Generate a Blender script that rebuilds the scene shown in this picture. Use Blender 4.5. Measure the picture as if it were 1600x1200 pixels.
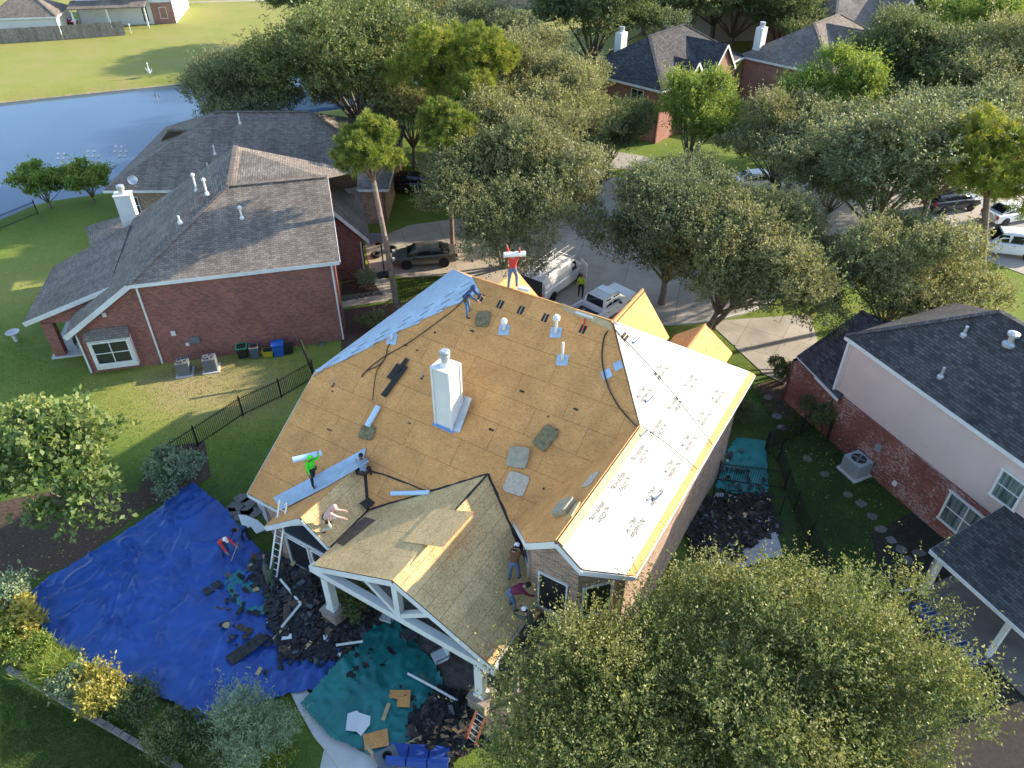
import bpy, bmesh, math, random
import numpy as np
from mathutils import Vector, Matrix, noise as mnoise
R = math.radians
for _o in list(bpy.data.objects): bpy.data.objects.remove(_o)
SC = bpy.context.scene
# ------------------------------------------------------------------ camera
CAM_H, CAM_T, CAM_F = 27.9, R(38.085), 1189.0          # height, tilt below the horizon, focal length for a 1600 px wide picture
cd = bpy.data.cameras.new('camera'); cam = bpy.data.objects.new('camera', cd); SC.collection.objects.link(cam)
cam.location = (0, 0, CAM_H); cam.rotation_euler = (math.pi/2 - CAM_T, 0, 0)
cd.sensor_width = 36; cd.lens = CAM_F/1600*36; cd.clip_start = .5; cd.clip_end = 4000
SC.camera = cam
# ------------------------------------------------------------------ sky and sun
SUN_EL, SUN_AZ = R(21), R(70)                           # azimuth clockwise from +Y (straight ahead)
w = bpy.data.worlds.new('World'); SC.world = w; w.use_nodes = True
nt = w.node_tree; bg = nt.nodes['Background']
sky = nt.nodes.new('ShaderNodeTexSky'); sky.sky_type = 'NISHITA'; sky.sun_disc = False
sky.sun_elevation = SUN_EL; sky.sun_rotation = SUN_AZ; sky.dust_density = .6; sky.air_density = 1.0; sky.ozone_density = 1.2
nt.links.new(sky.outputs[0], bg.inputs[0]); bg.inputs[1].default_value = .15
sl = bpy.data.lights.new('sun', 'SUN'); sl.energy = 3.7; sl.angle = R(.6); sl.color = (1, .87, .68)
so = bpy.data.objects.new('sun', sl); SC.collection.objects.link(so); so.location = (60, 20, 60)
sdir = Vector((math.cos(SUN_EL)*math.sin(SUN_AZ), math.cos(SUN_EL)*math.cos(SUN_AZ), math.sin(SUN_EL)))
so.rotation_euler = sdir.to_track_quat('Z', 'Y').to_euler()
SC.view_settings.view_transform = 'Standard'; SC.view_settings.look = 'None'
SC.view_settings.exposure = 1.62; SC.view_settings.gamma = 1
# ------------------------------------------------------------------ measuring: a picture point (1600x1200) at a height -> a place
_fw = Vector((0, math.cos(CAM_T), -math.sin(CAM_T))); _up = Vector((0, math.sin(CAM_T), math.cos(CAM_T)))
def at(px, py, z=0.):
    d = _fw + Vector((1, 0, 0))*((px-800)/CAM_F) - _up*((py-600)/CAM_F)
    t = (z-CAM_H)/d.z
    return Vector((d.x*t, d.y*t, z))
def hit(px, py, p0, n):
    d = _fw + Vector((1, 0, 0))*((px-800)/CAM_F) - _up*((py-600)/CAM_F)
    c = Vector((0, 0, CAM_H)); t = (Vector(p0)-c).dot(n)/d.dot(n)
    return c + d*t
def V3(*a): return Vector(a)
# ------------------------------------------------------------------ materials
MATS = {}
def nodes_of(name):
    m = bpy.data.materials.new(name); m.use_nodes = True; MATS[name] = m
    t = m.node_tree; b = t.nodes['Principled BSDF']
    return m, t, b
def N(t, typ, **kw):
    n = t.nodes.new(typ)
    for k, v in kw.items():
        if k in n.inputs: n.inputs[k].default_value = v
        else: setattr(n, k, v)
    return n
def ramp(t, fac, stops):
    r = t.nodes.new('ShaderNodeValToRGB'); e = r.color_ramp.elements
    while len(e) < len(stops): e.new(.5)
    for el, (p, c) in zip(e, stops): el.position = p; el.color = (*c, 1)
    t.links.new(fac, r.inputs[0]); return r.outputs[0]
def mixc(t, fac, a, b, mode='MIX'):
    m = t.nodes.new('ShaderNodeMix'); m.data_type = 'RGBA'; m.blend_type = mode
    for s, v in ((m.inputs[0], fac), (m.inputs[6], a), (m.inputs[7], b)):
        if isinstance(v, (int, float)): s.default_value = v
        elif isinstance(v, tuple): s.default_value = (*v, 1)
        else: t.links.new(v, s)
    return m.outputs[2]
def coords(t, kind='Object'):
    return t.nodes.new('ShaderNodeTexCoord').outputs[kind]
def noise(t, vec, scale, detail=4, rough=.55, dist=0):
    n = N(t, 'ShaderNodeTexNoise', Scale=scale, Detail=detail, Roughness=rough, Distortion=dist)
    t.links.new(vec, n.inputs['Vector']); return n.outputs['Fac']
def bump(t, b, h, strength=.3, dist=.02):
    n = N(t, 'ShaderNodeBump', Strength=strength, Distance=dist); t.links.new(h, n.inputs['Height'])
    t.links.new(n.outputs[0], b.inputs['Normal'])
def mapped(t, vec, scale=(1, 1, 1), rot=(0, 0, 0)):
    m = t.nodes.new('ShaderNodeMapping'); m.inputs['Scale'].default_value = scale; m.inputs['Rotation'].default_value = rot
    t.links.new(vec, m.inputs['Vector']); return m.outputs[0]
def plain(name, col, rough=.6, var=.12, scale=2., bmp=0., bscale=25., metal=0., rnd=0., spec=.4, dirt=None):
    m, t, b = nodes_of(name); v = coords(t)
    f = noise(t, v, scale)
    lo = tuple(c*(1-var) for c in col); hi = tuple(min(1, c*(1+var)) for c in col)
    c = ramp(t, f, [(.3, lo), (.7, hi)])
    if dirt:
        f2 = noise(t, v, scale*.35, 6, .65); c2 = ramp(t, f2, [(.52, (0, 0, 0)), (.72, (1, 1, 1))])
        c = mixc(t, c2, c, dirt)
    if rnd:
        oi = t.nodes.new('ShaderNodeObjectInfo')
        g = ramp(t, oi.outputs['Random'], [(0, (1-rnd,)*3), (1, (1+rnd*.6,)*3)])
        c = mixc(t, 1., c, g, 'MULTIPLY')
    t.links.new(c, b.inputs['Base Color']); b.inputs['Roughness'].default_value = rough; b.inputs['Metallic'].default_value = metal
    b.inputs['Specular IOR Level'].default_value = spec
    if bmp: bump(t, b, noise(t, v, bscale, 3), bmp, .02)
    return m
def brickmat(name, c1, c2, mortar, bw=.23, rh=.082, ms=.008, light=None):
    m, t, b = nodes_of(name); v = coords(t, 'UV')
    n = N(t, 'ShaderNodeTexBrick', Scale=1., offset=.5); n.inputs['Brick Width'].default_value = bw; n.inputs['Row Height'].default_value = rh
    n.inputs['Mortar Size'].default_value = ms; n.inputs['Mortar Smooth'].default_value = .1; n.inputs['Bias'].default_value = -.1
    n.inputs['Color1'].default_value = (*c1, 1); n.inputs['Color2'].default_value = (*c2, 1); n.inputs['Mortar'].default_value = (*mortar, 1)
    t.links.new(v, n.inputs['Vector'])
    c = n.outputs['Color']
    f = noise(t, v, .6, 6, .6); g = ramp(t, f, [(.3, (.82,)*3), (.7, (1.15,)*3)])
    c = mixc(t, 1., c, g, 'MULTIPLY')
    if light:                                            # whitewashed bricks here and there
        vs = mapped(t, v, (5, 14.7, 1)); k = noise(t, vs, 1., 1); k2 = noise(t, v, .5, 4)
        s = t.nodes.new('ShaderNodeMath'); s.operation = 'MULTIPLY'; t.links.new(k, s.inputs[0]); t.links.new(k2, s.inputs[1])
        c = mixc(t, ramp(t, s.outputs[0], [(.27, (0, 0, 0)), (.36, (.75,)*3)]), c, light)
    t.links.new(c, b.inputs['Base Color']); b.inputs['Roughness'].default_value = .85; b.inputs['Specular IOR Level'].default_value = .2
    inv = t.nodes.new('ShaderNodeMath'); inv.operation = 'SUBTRACT'; inv.inputs[0].default_value = 1; t.links.new(n.outputs['Fac'], inv.inputs[1])
    bump(t, b, inv.outputs[0], .5, .01)
    return m
def shinglemat(name, c1, c2, gap, warm=(1, 1, 1)):
    m, t, b = nodes_of(name); v = coords(t, 'UV')
    d = noise(t, v, 3., 2); 
    n = N(t, 'ShaderNodeTexBrick', Scale=1., offset=.37); n.inputs['Brick Width'].default_value = .31; n.inputs['Row Height'].default_value = .145
    n.inputs['Mortar Size'].default_value = .011; n.inputs['Mortar Smooth'].default_value = .3; n.inputs['Bias'].default_value = 0
    n.inputs['Color1'].default_value = (*c1, 1); n.inputs['Color2'].default_value = (*c2, 1); n.inputs['Mortar'].default_value = (*gap, 1)
    t.links.new(v, n.inputs['Vector'])
    g = ramp(t, noise(t, v, .35, 6, .6), [(.3, (.8,)*3), (.7, (1.2,)*3)])
    c = mixc(t, 1., n.outputs['Color'], g, 'MULTIPLY')
    g2 = ramp(t, noise(t, v, 60., 2), [(.3, (.85,)*3), (.7, (1.15,)*3)])
    c = mixc(t, 1., c, g2, 'MULTIPLY')
    st = ramp(t, noise(t, mapped(t, v, (1.2, .12, 1)), 1., 5, .6), [(.35, (.8,)*3), (.65, (1.08,)*3)])   # water streaks down the slope
    c = mixc(t, 1., c, st, 'MULTIPLY')
    t.links.new(c, b.inputs['Base Color']); b.inputs['Roughness'].default_value = .9; b.inputs['Specular IOR Level'].default_value = .25
    inv = t.nodes.new('ShaderNodeMath'); inv.operation = 'SUBTRACT'; inv.inputs[0].default_value = 1; t.links.new(n.outputs['Fac'], inv.inputs[1])
    bump(t, b, inv.outputs[0], .6, .012)
    return m
def osbmat(name, dark, mid, light, rnd=.12):
    m, t, b = nodes_of(name); v = coords(t, 'UV')
    vo = N(t, 'ShaderNodeTexVoronoi', Scale=16., feature='F1'); vd = mapped(t, v, (1, 1.9, 1)); 
    nz = t.nodes.new('ShaderNodeTexNoise'); nz.inputs['Scale'].default_value = 5; t.links.new(v, nz.inputs['Vector'])
    vv = mixc(t, .12, vd, nz.outputs['Color'], 'ADD'); t.links.new(vv, vo.inputs['Vector'])
    sep = t.nodes.new('ShaderNodeSeparateColor'); t.links.new(vo.outputs['Color'], sep.inputs[0])
    c = ramp(t, sep.outputs[0], [(.0, dark), (.4, mid), (.75, mid), (1., light)])
    big = ramp(t, noise(t, v, .9, 5, .6), [(.3, (.82,)*3), (.7, (1.1,)*3)]); c = mixc(t, 1., c, big, 'MULTIPLY')
    fleck = ramp(t, noise(t, mapped(t, v, (9, 22, 1)), 1., 2), [(.68, (0, 0, 0)), (.74, (1, 1, 1))]); c = mixc(t, fleck, c, tuple(x*.45 for x in dark))
    st = ramp(t, noise(t, mapped(t, v, (.9, .25, 1)), 1., 5, .65), [(.55, (0, 0, 0)), (.8, (.4,)*3)]); c = mixc(t, st, c, tuple(x*.8 for x in dark))
    oi = t.nodes.new('ShaderNodeObjectInfo'); g = ramp(t, oi.outputs['Random'], [(0, (1-rnd,)*3), (1, (1+rnd,)*3)])
    c = mixc(t, 1., c, g, 'MULTIPLY')
    t.links.new(c, b.inputs['Base Color']); b.inputs['Roughness'].default_value = .75; b.inputs['Specular IOR Level'].default_value = .25
    bump(t, b, sep.outputs[0], .12, .004)
    return m
def leafmat(name, c1, c2, c3, trans=.35, rough=.5):
    m = bpy.data.materials.new(name); m.use_nodes = True; MATS[name] = m; t = m.node_tree; b = t.nodes['Principled BSDF']
    a = t.nodes.new('ShaderNodeAttribute'); a.attribute_name = 'tint'
    oi = t.nodes.new('ShaderNodeObjectInfo'); g = ramp(t, oi.outputs['Random'], [(0, (.8, .86, .88)), (1, (1.2, 1.14, 1.))])
    c = ramp(t, a.outputs['Fac'], [(0., c1), (.55, c2), (1., c3)]); c = mixc(t, 1., c, g, 'MULTIPLY')
    t.links.new(c, b.inputs['Base Color']); b.inputs['Roughness'].default_value = rough; b.inputs['Specular IOR Level'].default_value = .35
    tr = t.nodes.new('ShaderNodeBsdfTranslucent'); c4 = mixc(t, 1., c, (1.15, 1.15, .72), 'MULTIPLY'); t.links.new(c4, tr.inputs[0])
    mx = t.nodes.new('ShaderNodeMixShader'); mx.inputs[0].default_value = trans
    t.links.new(b.outputs[0], mx.inputs[1]); t.links.new(tr.outputs[0], mx.inputs[2])
    t.links.new(mx.outputs[0], t.nodes['Material Output'].inputs[0])
    return m
# ------------------------------------------------------------------ mesh builder
COL = SC.collection
ORG = {}
def newobj(name, data, parent=None):
    o = bpy.data.objects.new(name, data); COL.objects.link(o)
    if parent is not None: o.parent = parent
    return o
class MB:
    def __init__(s): s.v = []; s.f = []; s.m = []
    def add(s, vs, fs, mi=0):
        k = len(s.v); s.v += [Vector(p) for p in vs]
        for f in fs: s.f.append(tuple(i+k for i in f)); s.m.append(mi)
        return s
    def poly(s, pts, mi=0): return s.add(pts, [tuple(range(len(pts)))], mi)
    def slab(s, pts, th, mi=0, n=None, side=None):
        pts = [Vector(p) for p in pts]
        if n is None:
            n = Vector((0, 0, 0))
            for i in range(len(pts)): n += pts[i].cross(pts[(i+1) % len(pts)])
            n.normalize()
        else: n = Vector(n)
        nn = Vector((0, 0, 0))
        for i in range(len(pts)): nn += pts[i].cross(pts[(i+1) % len(pts)])
        if nn.dot(n) < 0: pts = pts[::-1]
        k = len(pts); lo = [p-n*th for p in pts]
        s.add(pts+lo, [tuple(range(k)), tuple(range(2*k-1, k-1, -1))], mi)
        b = len(s.v)-2*k
        for i in range(k):
            j = (i+1) % k; s.f.append((b+j, b+i, b+k+i, b+k+j)); s.m.append(mi if side is None else side)
        return s
    def box(s, c, size, rz=0., mi=0, ax=None):
        c = Vector(c); hx, hy, hz = (q/2 for q in size)
        if ax is None: ax = (Vector((math.cos(rz), math.sin(rz), 0)), Vector((-math.sin(rz), math.cos(rz), 0)), Vector((0, 0, 1)))
        X, Y, Z = ax
        vs = [c+X*hx*a+Y*hy*b+Z*hz*d for d in (-1, 1) for b in (-1, 1) for a in (-1, 1)]
        return s.add(vs, [(0, 2, 3, 1), (4, 5, 7, 6), (0, 1, 5, 4), (2, 6, 7, 3), (0, 4, 6, 2), (1, 3, 7, 5)], mi)
    def beam(s, p0, p1, w, h, up=(0, 0, 1), mi=0):
        p0 = Vector(p0); p1 = Vector(p1); X = (p1-p0); L = X.length; X.normalize()
        Y = Vector(up).cross(X)
        if Y.length < 1e-4: Y = Vector((0, 1, 0)).cross(X)
        Y.normalize(); Z = X.cross(Y)
        return s.box((p0+p1)/2, (L, w, h), mi=mi, ax=(X, Y, Z))
    def path(s, pts, rs, n=8, mi=0, cap=True):
        pts = [Vector(p) for p in pts]
        if isinstance(rs, (int, float)): rs = [rs]*len(pts)
        k = len(s.v); a = None
        for i, p in enumerate(pts):
            d = (pts[min(i+1, len(pts)-1)]-pts[max(i-1, 0)]).normalized()
            if a is None: a = d.orthogonal().normalized()
            a = (a-d*a.dot(d)).normalized(); b = d.cross(a)
            for j in range(n):
                an = 2*math.pi*j/n; s.v.append(p+(a*math.cos(an)+b*math.sin(an))*rs[i])
        for i in range(len(pts)-1):
            for j in range(n):
                j2 = (j+1) % n; s.f.append((k+i*n+j, k+i*n+j2, k+(i+1)*n+j2, k+(i+1)*n+j)); s.m.append(mi)
        if cap:
            s.f.append(tuple(k+j for j in reversed(range(n)))); s.m.append(mi)
            e = k+(len(pts)-1)*n; s.f.append(tuple(e+j for j in range(n))); s.m.append(mi)
        return s
    def tube(s, p0, p1, r0, r1=None, n=10, mi=0): return s.path([p0, p1], [r0, r0 if r1 is None else r1], n, mi)
    def lathe(s, c, prof, n=16, mi=0):
        c = Vector(c); k = len(s.v)
        for r, z in prof:
            for j in range(n): a = 2*math.pi*j/n; s.v.append(c+Vector((r*math.cos(a), r*math.sin(a), z)))
        for i in range(len(prof)-1):
            for j in range(n):
                j2 = (j+1) % n; s.f.append((k+i*n+j, k+i*n+j2, k+(i+1)*n+j2, k+(i+1)*n+j)); s.m.append(mi)
        s.f.append(tuple(k+j for j in reversed(range(n)))); s.m.append(mi)
        e = k+(len(prof)-1)*n; s.f.append(tuple(e+j for j in range(n))); s.m.append(mi)
        return s
    def xf(s, M):
        s.v = [M @ p for p in s.v]; return s
    def mesh(s, name, mats, org=Vector((0, 0, 0)), smooth=False, uv=True):
        me = bpy.data.meshes.new(name)
        me.from_pydata([tuple(p-org) for p in s.v], [], s.f)
        for q in (mats if isinstance(mats, (list, tuple)) else [mats]): me.materials.append(MATS[q])
        if max(s.m, default=0) > 0: me.polygons.foreach_set('material_index', s.m)
        if uv:
            ul = me.uv_layers.new(name='UVMap'); dat = np.empty((len(me.loops), 2), np.float32); V = s.v
            for p in me.polygons:
                nn = p.normal
                if abs(nn.z) > .999: h = Vector((1, 0, 0)); t = Vector((0, 1, 0))
                else:
                    h = Vector((-nn.y, nn.x, 0)).normalized(); t = nn.cross(h)
                for li in p.loop_indices:
                    q = V[me.loops[li].vertex_index]; dat[li] = (q.dot(h), q.dot(t))
            ul.data.foreach_set('uv', dat.ravel())
        if smooth: me.polygons.foreach_set('use_smooth', [True]*len(me.polygons))
        me.validate(); me.update(); return me
    def build(s, name, mats, parent=None, smooth=False, uv=True, org=None):
        if parent is not None: org = ORG.get(parent.name, Vector((0, 0, 0)))
        elif org is None: org = Vector((0, 0, 0))
        o = newobj(name, s.mesh(name, mats, Vector(org), smooth, uv), parent)
        if parent is None: o.location = org
        ORG[o.name] = Vector(org); return o
def thing(name, label, cat, loc=(0, 0, 0), group=None):
    o = newobj(name, None); o.location = loc; o.empty_display_size = .2; ORG[o.name] = Vector(loc)
    o['label'] = label; o['category'] = cat
    if group: o['group'] = group
    return o
def tag(o, label, cat, group=None):
    o['label'] = label; o['category'] = cat
    if group: o['group'] = group
    return o
def structure(o): o['kind'] = 'structure'; return o
def place(root, loc, rz=0., sc=None):
    root.location = loc; root.rotation_euler = (0, 0, rz)
    if sc: root.scale = sc if isinstance(sc, tuple) else (sc,)*3
    return root
def dup(root, label=None):
    r = root.copy(); COL.objects.link(r)
    if label: r['label'] = label
    def rec(a, b):
        for ch in list(a.children):
            c = ch.copy(); COL.objects.link(c); c.parent = b; c.matrix_parent_inverse = ch.matrix_parent_inverse.copy(); rec(ch, c)
    rec(root, r); return r
def clip_rect(poly, x0, x1, y0, y1):
    def cut(pts, ins, inter):
        out = []
        for i in range(len(pts)):
            a, b = pts[i-1], pts[i]
            if ins(b):
                if not ins(a): out.append(inter(a, b))
                out.append(b)
            elif ins(a): out.append(inter(a, b))
        return out
    def ix(c): return lambda a, b: (c, a[1]+(b[1]-a[1])*(c-a[0])/(b[0]-a[0]))
    def iy(c): return lambda a, b: (a[0]+(b[0]-a[0])*(c-a[1])/(b[1]-a[1]), c)
    for ins, inter in ((lambda p: p[0] >= x0, ix(x0)), (lambda p: p[0] <= x1, ix(x1)), (lambda p: p[1] >= y0, iy(y0)), (lambda p: p[1] <= y1, iy(y1))):
        poly = cut(poly, ins, inter)
        if not poly: return []
    out = []
    for p in poly:
        if not out or (abs(p[0]-out[-1][0])+abs(p[1]-out[-1][1])) > 1e-4: out.append(p)
    if len(out) > 2 and abs(out[0][0]-out[-1][0])+abs(out[0][1]-out[-1][1]) < 1e-4: out.pop()
    return out
def area2(p): return abs(sum(p[i-1][0]*p[i][1]-p[i][0]*p[i-1][1] for i in range(len(p))))/2
def inpoly(x, y, P):
    c = False
    for i in range(len(P)):
        (x1, y1), (x2, y2) = P[i-1][:2], P[i][:2]
        if (y1 > y) != (y2 > y) and x < (x2-x1)*(y-y1)/(y2-y1)+x1: c = not c
    return c
# ------------------------------------------------------------------ palette
osbmat('osb', (.54, .24, .078), (.7, .33, .108), (.73, .4, .16), .04)
plain('osb_gap', (.15, .075, .03), .9)
osbmat('osb_fresh', (.42, .265, .11), (.62, .43, .2), (.72, .54, .29), .06)
plain('osb_edge', (.5, .27, .1), .8, .2, 6)
plain('felt', (.03, .028, .026), .9)
brickmat('brick_red', (.33, .10, .072), (.15, .045, .042), (.36, .27, .23))
brickmat('brick_tan', (.44, .28, .20), (.17, .11, .09), (.45, .38, .32))
brickmat('brick_mottled', (.27, .085, .065), (.17, .05, .045), (.2, .14, .12), light=(.5, .4, .36))
brickmat('stone_veneer', (.36, .29, .23), (.22, .17, .14), (.32, .28, .24), .3, .14, .012)
shinglemat('shingle_brown', (.255, .215, .18), (.155, .132, .115), (.05, .045, .042))
shinglemat('shingle_dark', (.1, .095, .095), (.045, .043, .048), (.018, .018, .02))
shinglemat('shingle_char', (.1, .09, .085), (.06, .055, .055), (.03, .03, .03))
plain('white_trim', (.7, .7, .68), .5, .1, 1.5, dirt=(.58, .57, .54))
plain('white_paint', (.68, .68, .66), .55, .08, .8, dirt=(.56, .56, .53))
plain('stucco_pink', (.62, .48, .43), .9, .05, .8, .2, 90)
plain('concrete', (.40, .365, .32), .85, .14, .5, .15, 40, dirt=(.26, .235, .2), rnd=.06)
plain('concrete_pale', (.55, .53, .5), .85, .1, 1., .1, 40, dirt=(.42, .4, .37))
plain('flagstone', (.17, .155, .14), .85, .2, 1.5, .3, 12, rnd=.2)
plain('mulch', (.08, .05, .035), .95, .45, 9, .8, 30)
plain('dark_soil', (.035, .03, .025), .95, .3, 5, .6, 20)
plain('iron', (.015, .016, .018), .5, .1)
plain('galv', (.5, .52, .54), .45, .1, 4, metal=.6)
plain('alu', (.6, .61, .63), .4, .06, 4, metal=.7)
plain('black_plastic', (.02, .02, .022), .5, .1)
plain('grey_plastic', (.16, .17, .19), .5, .1)
plain('rubber', (.018, .018, .018), .75, .1)
plain('bark', (.17, .14, .115), .95, .35, 6, .8, 18)
plain('bark_pine', (.21, .155, .12), .95, .4, 5, .8, 14)
plain('wood_grey', (.22, .195, .175), .9, .25, 3, .3, 20, rnd=.2)
plain('deck_wood', (.13, .115, .105), .85, .3, 4, .2, 20, rnd=.25)
plain('wood_new', (.5, .36, .19), .8, .15, 5)
m, t, b = nodes_of('glass'); b.inputs['Base Color'].default_value = (.02, .03, .035, 1); b.inputs['Roughness'].default_value = .06; b.inputs['Specular IOR Level'].default_value = .6
v = coords(t); bump(t, b, noise(t, v, .7, 2), .05, .05)
m, t, b = nodes_of('screen_glass'); b.inputs['Base Color'].default_value = (.02, .022, .028, 1); b.inputs['Roughness'].default_value = .35
m, t, b = nodes_of('glass_curtain'); v = coords(t, 'UV'); b.inputs['Roughness'].default_value = .12
c = ramp(t, noise(t, mapped(t, v, (7, .4, 1)), 1., 2), [(.35, (.05, .08, .075)), (.6, (.2, .25, .23))]); t.links.new(c, b.inputs['Base Color'])
# ================================================================== GROUND, POND, PAVING
pond = [tuple(at(*p, -.8)[:2]) for p in ((-420, 215), (-120, 176), (0, 160), (150, 144), (290, 130), (430, 112), (560, 96), (640, 100), (668, 120), (640, 150), (585, 168), (470, 182), (330, 215), (250, 268), (180, 303), (60, 321), (0, 347), (-120, 395), (-420, 470))]
PA = np.array(pond)
def pond_sd(X, Y):                                      # signed distance to the bank, negative in the water
    d = np.full(X.shape, 1e9); ins = np.zeros(X.shape, bool)
    for i in range(len(PA)):
        a, c = PA[i-1], PA[i]; e = c-a; t_ = np.clip(((X-a[0])*e[0]+(Y-a[1])*e[1])/(e@e), 0, 1)
        d = np.minimum(d, np.hypot(X-a[0]-e[0]*t_, Y-a[1]-e[1]*t_))
        cr = ((a[1] > Y) != (c[1] > Y)) & (X < (c[0]-a[0])*(Y-a[1])/(c[1]-a[1]+1e-12)+a[0]); ins ^= cr
    return np.where(ins, -d, d)
xs = np.concatenate([[-1600, -700, -350, -220], np.arange(-150, 150.1, 1.25), [220, 350, 700, 1600]])
ys = np.concatenate([[-200, -60, -20], np.arange(-6, 200.1, 1.25), [240, 320, 500, 900, 1800]])
X, Y = np.meshgrid(xs, ys); SD = pond_sd(X, Y)
def sstep(a, b_, x): t_ = np.clip((x-a)/(b_-a), 0, 1); return t_*t_*(3-2*t_)
Z = -1.9*(1-sstep(-2.5, 1.8, SD))
DRY_SHADE = np.full(X.shape, .5)
DRY_SHADE = np.where(Y > 80, 1.05, DRY_SHADE)                         # mown meadow beyond the pond
c1 = at(330, 610); DRY_SHADE = np.maximum(DRY_SHADE, 2.6*np.exp(-(((X-c1.x)/6.5)**2+((Y-c1.y)/3.)**2)))
c1 = at(70, 440); DRY_SHADE = np.maximum(DRY_SHADE, 1.15*np.exp(-(((X-c1.x)/7)**2+((Y-c1.y)/9)**2)))
DRY_SHADE = np.where((X > 8) & (X < 22) & (Y < 36), -.12, DRY_SHADE); DRY_SHADE = np.where((X < -5) & (Y < 31), .12, DRY_SHADE)  # right yard grass set darker to paint in its shade
for _ in range(10):                                        # let each turf tone, painted shade too, pass gradually into the next
    D_ = np.pad(DRY_SHADE, 1, mode='edge'); DRY_SHADE = (D_[:-2, 1:-1]+D_[2:, 1:-1]+D_[1:-1, :-2]+D_[1:-1, 2:]+D_[1:-1, 1:-1])/5
me = bpy.data.meshes.new('ground'); nx, ny = len(xs), len(ys)
vv_ = np.stack([X, Y, Z], -1).reshape(-1, 3)
ii = (np.arange(ny-1)[:, None]*nx+np.arange(nx-1)[None]).ravel()
me.from_pydata(vv_.tolist(), [], np.stack([ii, ii+1, ii+nx+1, ii+nx], -1).tolist())
at_ = me.attributes.new('dry', 'FLOAT', 'POINT'); at_.data.foreach_set('value', DRY_SHADE.ravel().astype(np.float32))  # dry also carries the shade painted into the right yard's grass
m, t, b = nodes_of('grass_ground'); v = coords(t)
a = t.nodes.new('ShaderNodeAttribute'); a.attribute_name = 'dry'
n1 = noise(t, v, .22, 6, .62); n2 = noise(t, v, 2.2, 6, .7); n3 = noise(t, v, 14., 3, .7)
ad = t.nodes.new('ShaderNodeMath'); ad.operation = 'MULTIPLY_ADD'; t.links.new(n1, ad.inputs[0]); ad.inputs[1].default_value = .9; t.links.new(a.outputs['Fac'], ad.inputs[2])
ad2 = t.nodes.new('ShaderNodeMath'); ad2.operation = 'MULTIPLY_ADD'; t.links.new(n2, ad2.inputs[0]); ad2.inputs[1].default_value = .55; t.links.new(ad.outputs[0], ad2.inputs[2])
sc2 = t.nodes.new('ShaderNodeMath'); sc2.operation = 'MULTIPLY'; t.links.new(ad2.outputs[0], sc2.inputs[0]); sc2.inputs[1].default_value = .4
c = ramp(t, sc2.outputs[0], [(.2, (.038, .06, .02)), (.33, (.07, .11, .026)), (.48, (.15, .21, .035)), (.68, (.27, .28, .07)), (.92, (.38, .29, .15))])
c = mixc(t, 1., c, ramp(t, n3, [(.3, (.6,)*3), (.7, (1.3,)*3)]), 'MULTIPLY')
t.links.new(c, b.inputs['Base Color']); b.inputs['Roughness'].default_value = .9; b.inputs['Specular IOR Level'].default_value = .15
bump(t, b, n3, .9, .06)
me.materials.append(MATS['grass_ground']); me.polygons.foreach_set('use_smooth', [True]*len(me.polygons))
structure(newobj('ground', me))
m, t, b = nodes_of('water'); v = coords(t)
c = ramp(t, noise(t, v, .06, 3), [(.3, (.035, .075, .14)), (.7, (.055, .1, .175))]); t.links.new(c, b.inputs['Base Color'])
b.inputs['Roughness'].default_value = .07; bump(t, b, noise(t, mapped(t, v, (1, .5, 1)), 1.6, 4), .06, .05)
structure(MB().poly([(-190, 30, -.85), (-5, 30, -.85), (-5, 125, -.85), (-190, 125, -.85)]).build('pond_water', 'water'))
plain('bank_soil', (.3, .24, .16), .95, .25, 1.5, .4, 12)
for i in range(len(pond)-1):                             # bare earth lip along the water's edge
    pass
mb = MB(); rr = random.Random(5)
far = [at(x, y, -.8) for x, y in ((-120, 176), (0, 160), (75, 152), (150, 144), (220, 137), (290, 130), (430, 112), (560, 96))]
for i in range(len(far)-1):
    p, q_ = far[i], far[i+1]
    for k in range(8):
        a_, c_ = p.lerp(q_, k/8), p.lerp(q_, (k+1)/8); j = [rr.uniform(-.15, .15) for _ in range(2)]
        mb.slab([a_+V3(0, -.25, -.02), c_+V3(0, -.25, -.02), c_+V3(0, .75+j[0], .3), a_+V3(0, .75+j[1], .3)], .12)
structure(mb.build('bank', 'bank_soil'))
def sheet(name, pts, mat_, z=.004, parent=None):
    return structure(MB().poly([(p[0], p[1], z) for p in pts]).build(name, mat_, parent))
def kerb(name, pts, w=.16, h=.13, mat_='concrete_pale'):
    mb = MB()
    for p, q_ in zip(pts, pts[1:]): mb.beam((p[0], p[1], h/2), (q_[0], q_[1], h/2), w, h)
    return structure(mb.build(name, mat_))
circ = [(10+12*math.cos(R(a)), 54+12*math.sin(R(a))) for a in range(0, 360, 8)]
kerb('kerb', [(10+12.1*math.cos(R(a)), 54+12.1*math.sin(R(a))) for a in range(-100, -16, 6)])
kerb('kerb', [(20.5, 60.5+5), (32, 67.1), (52, 63.1)])
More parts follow.
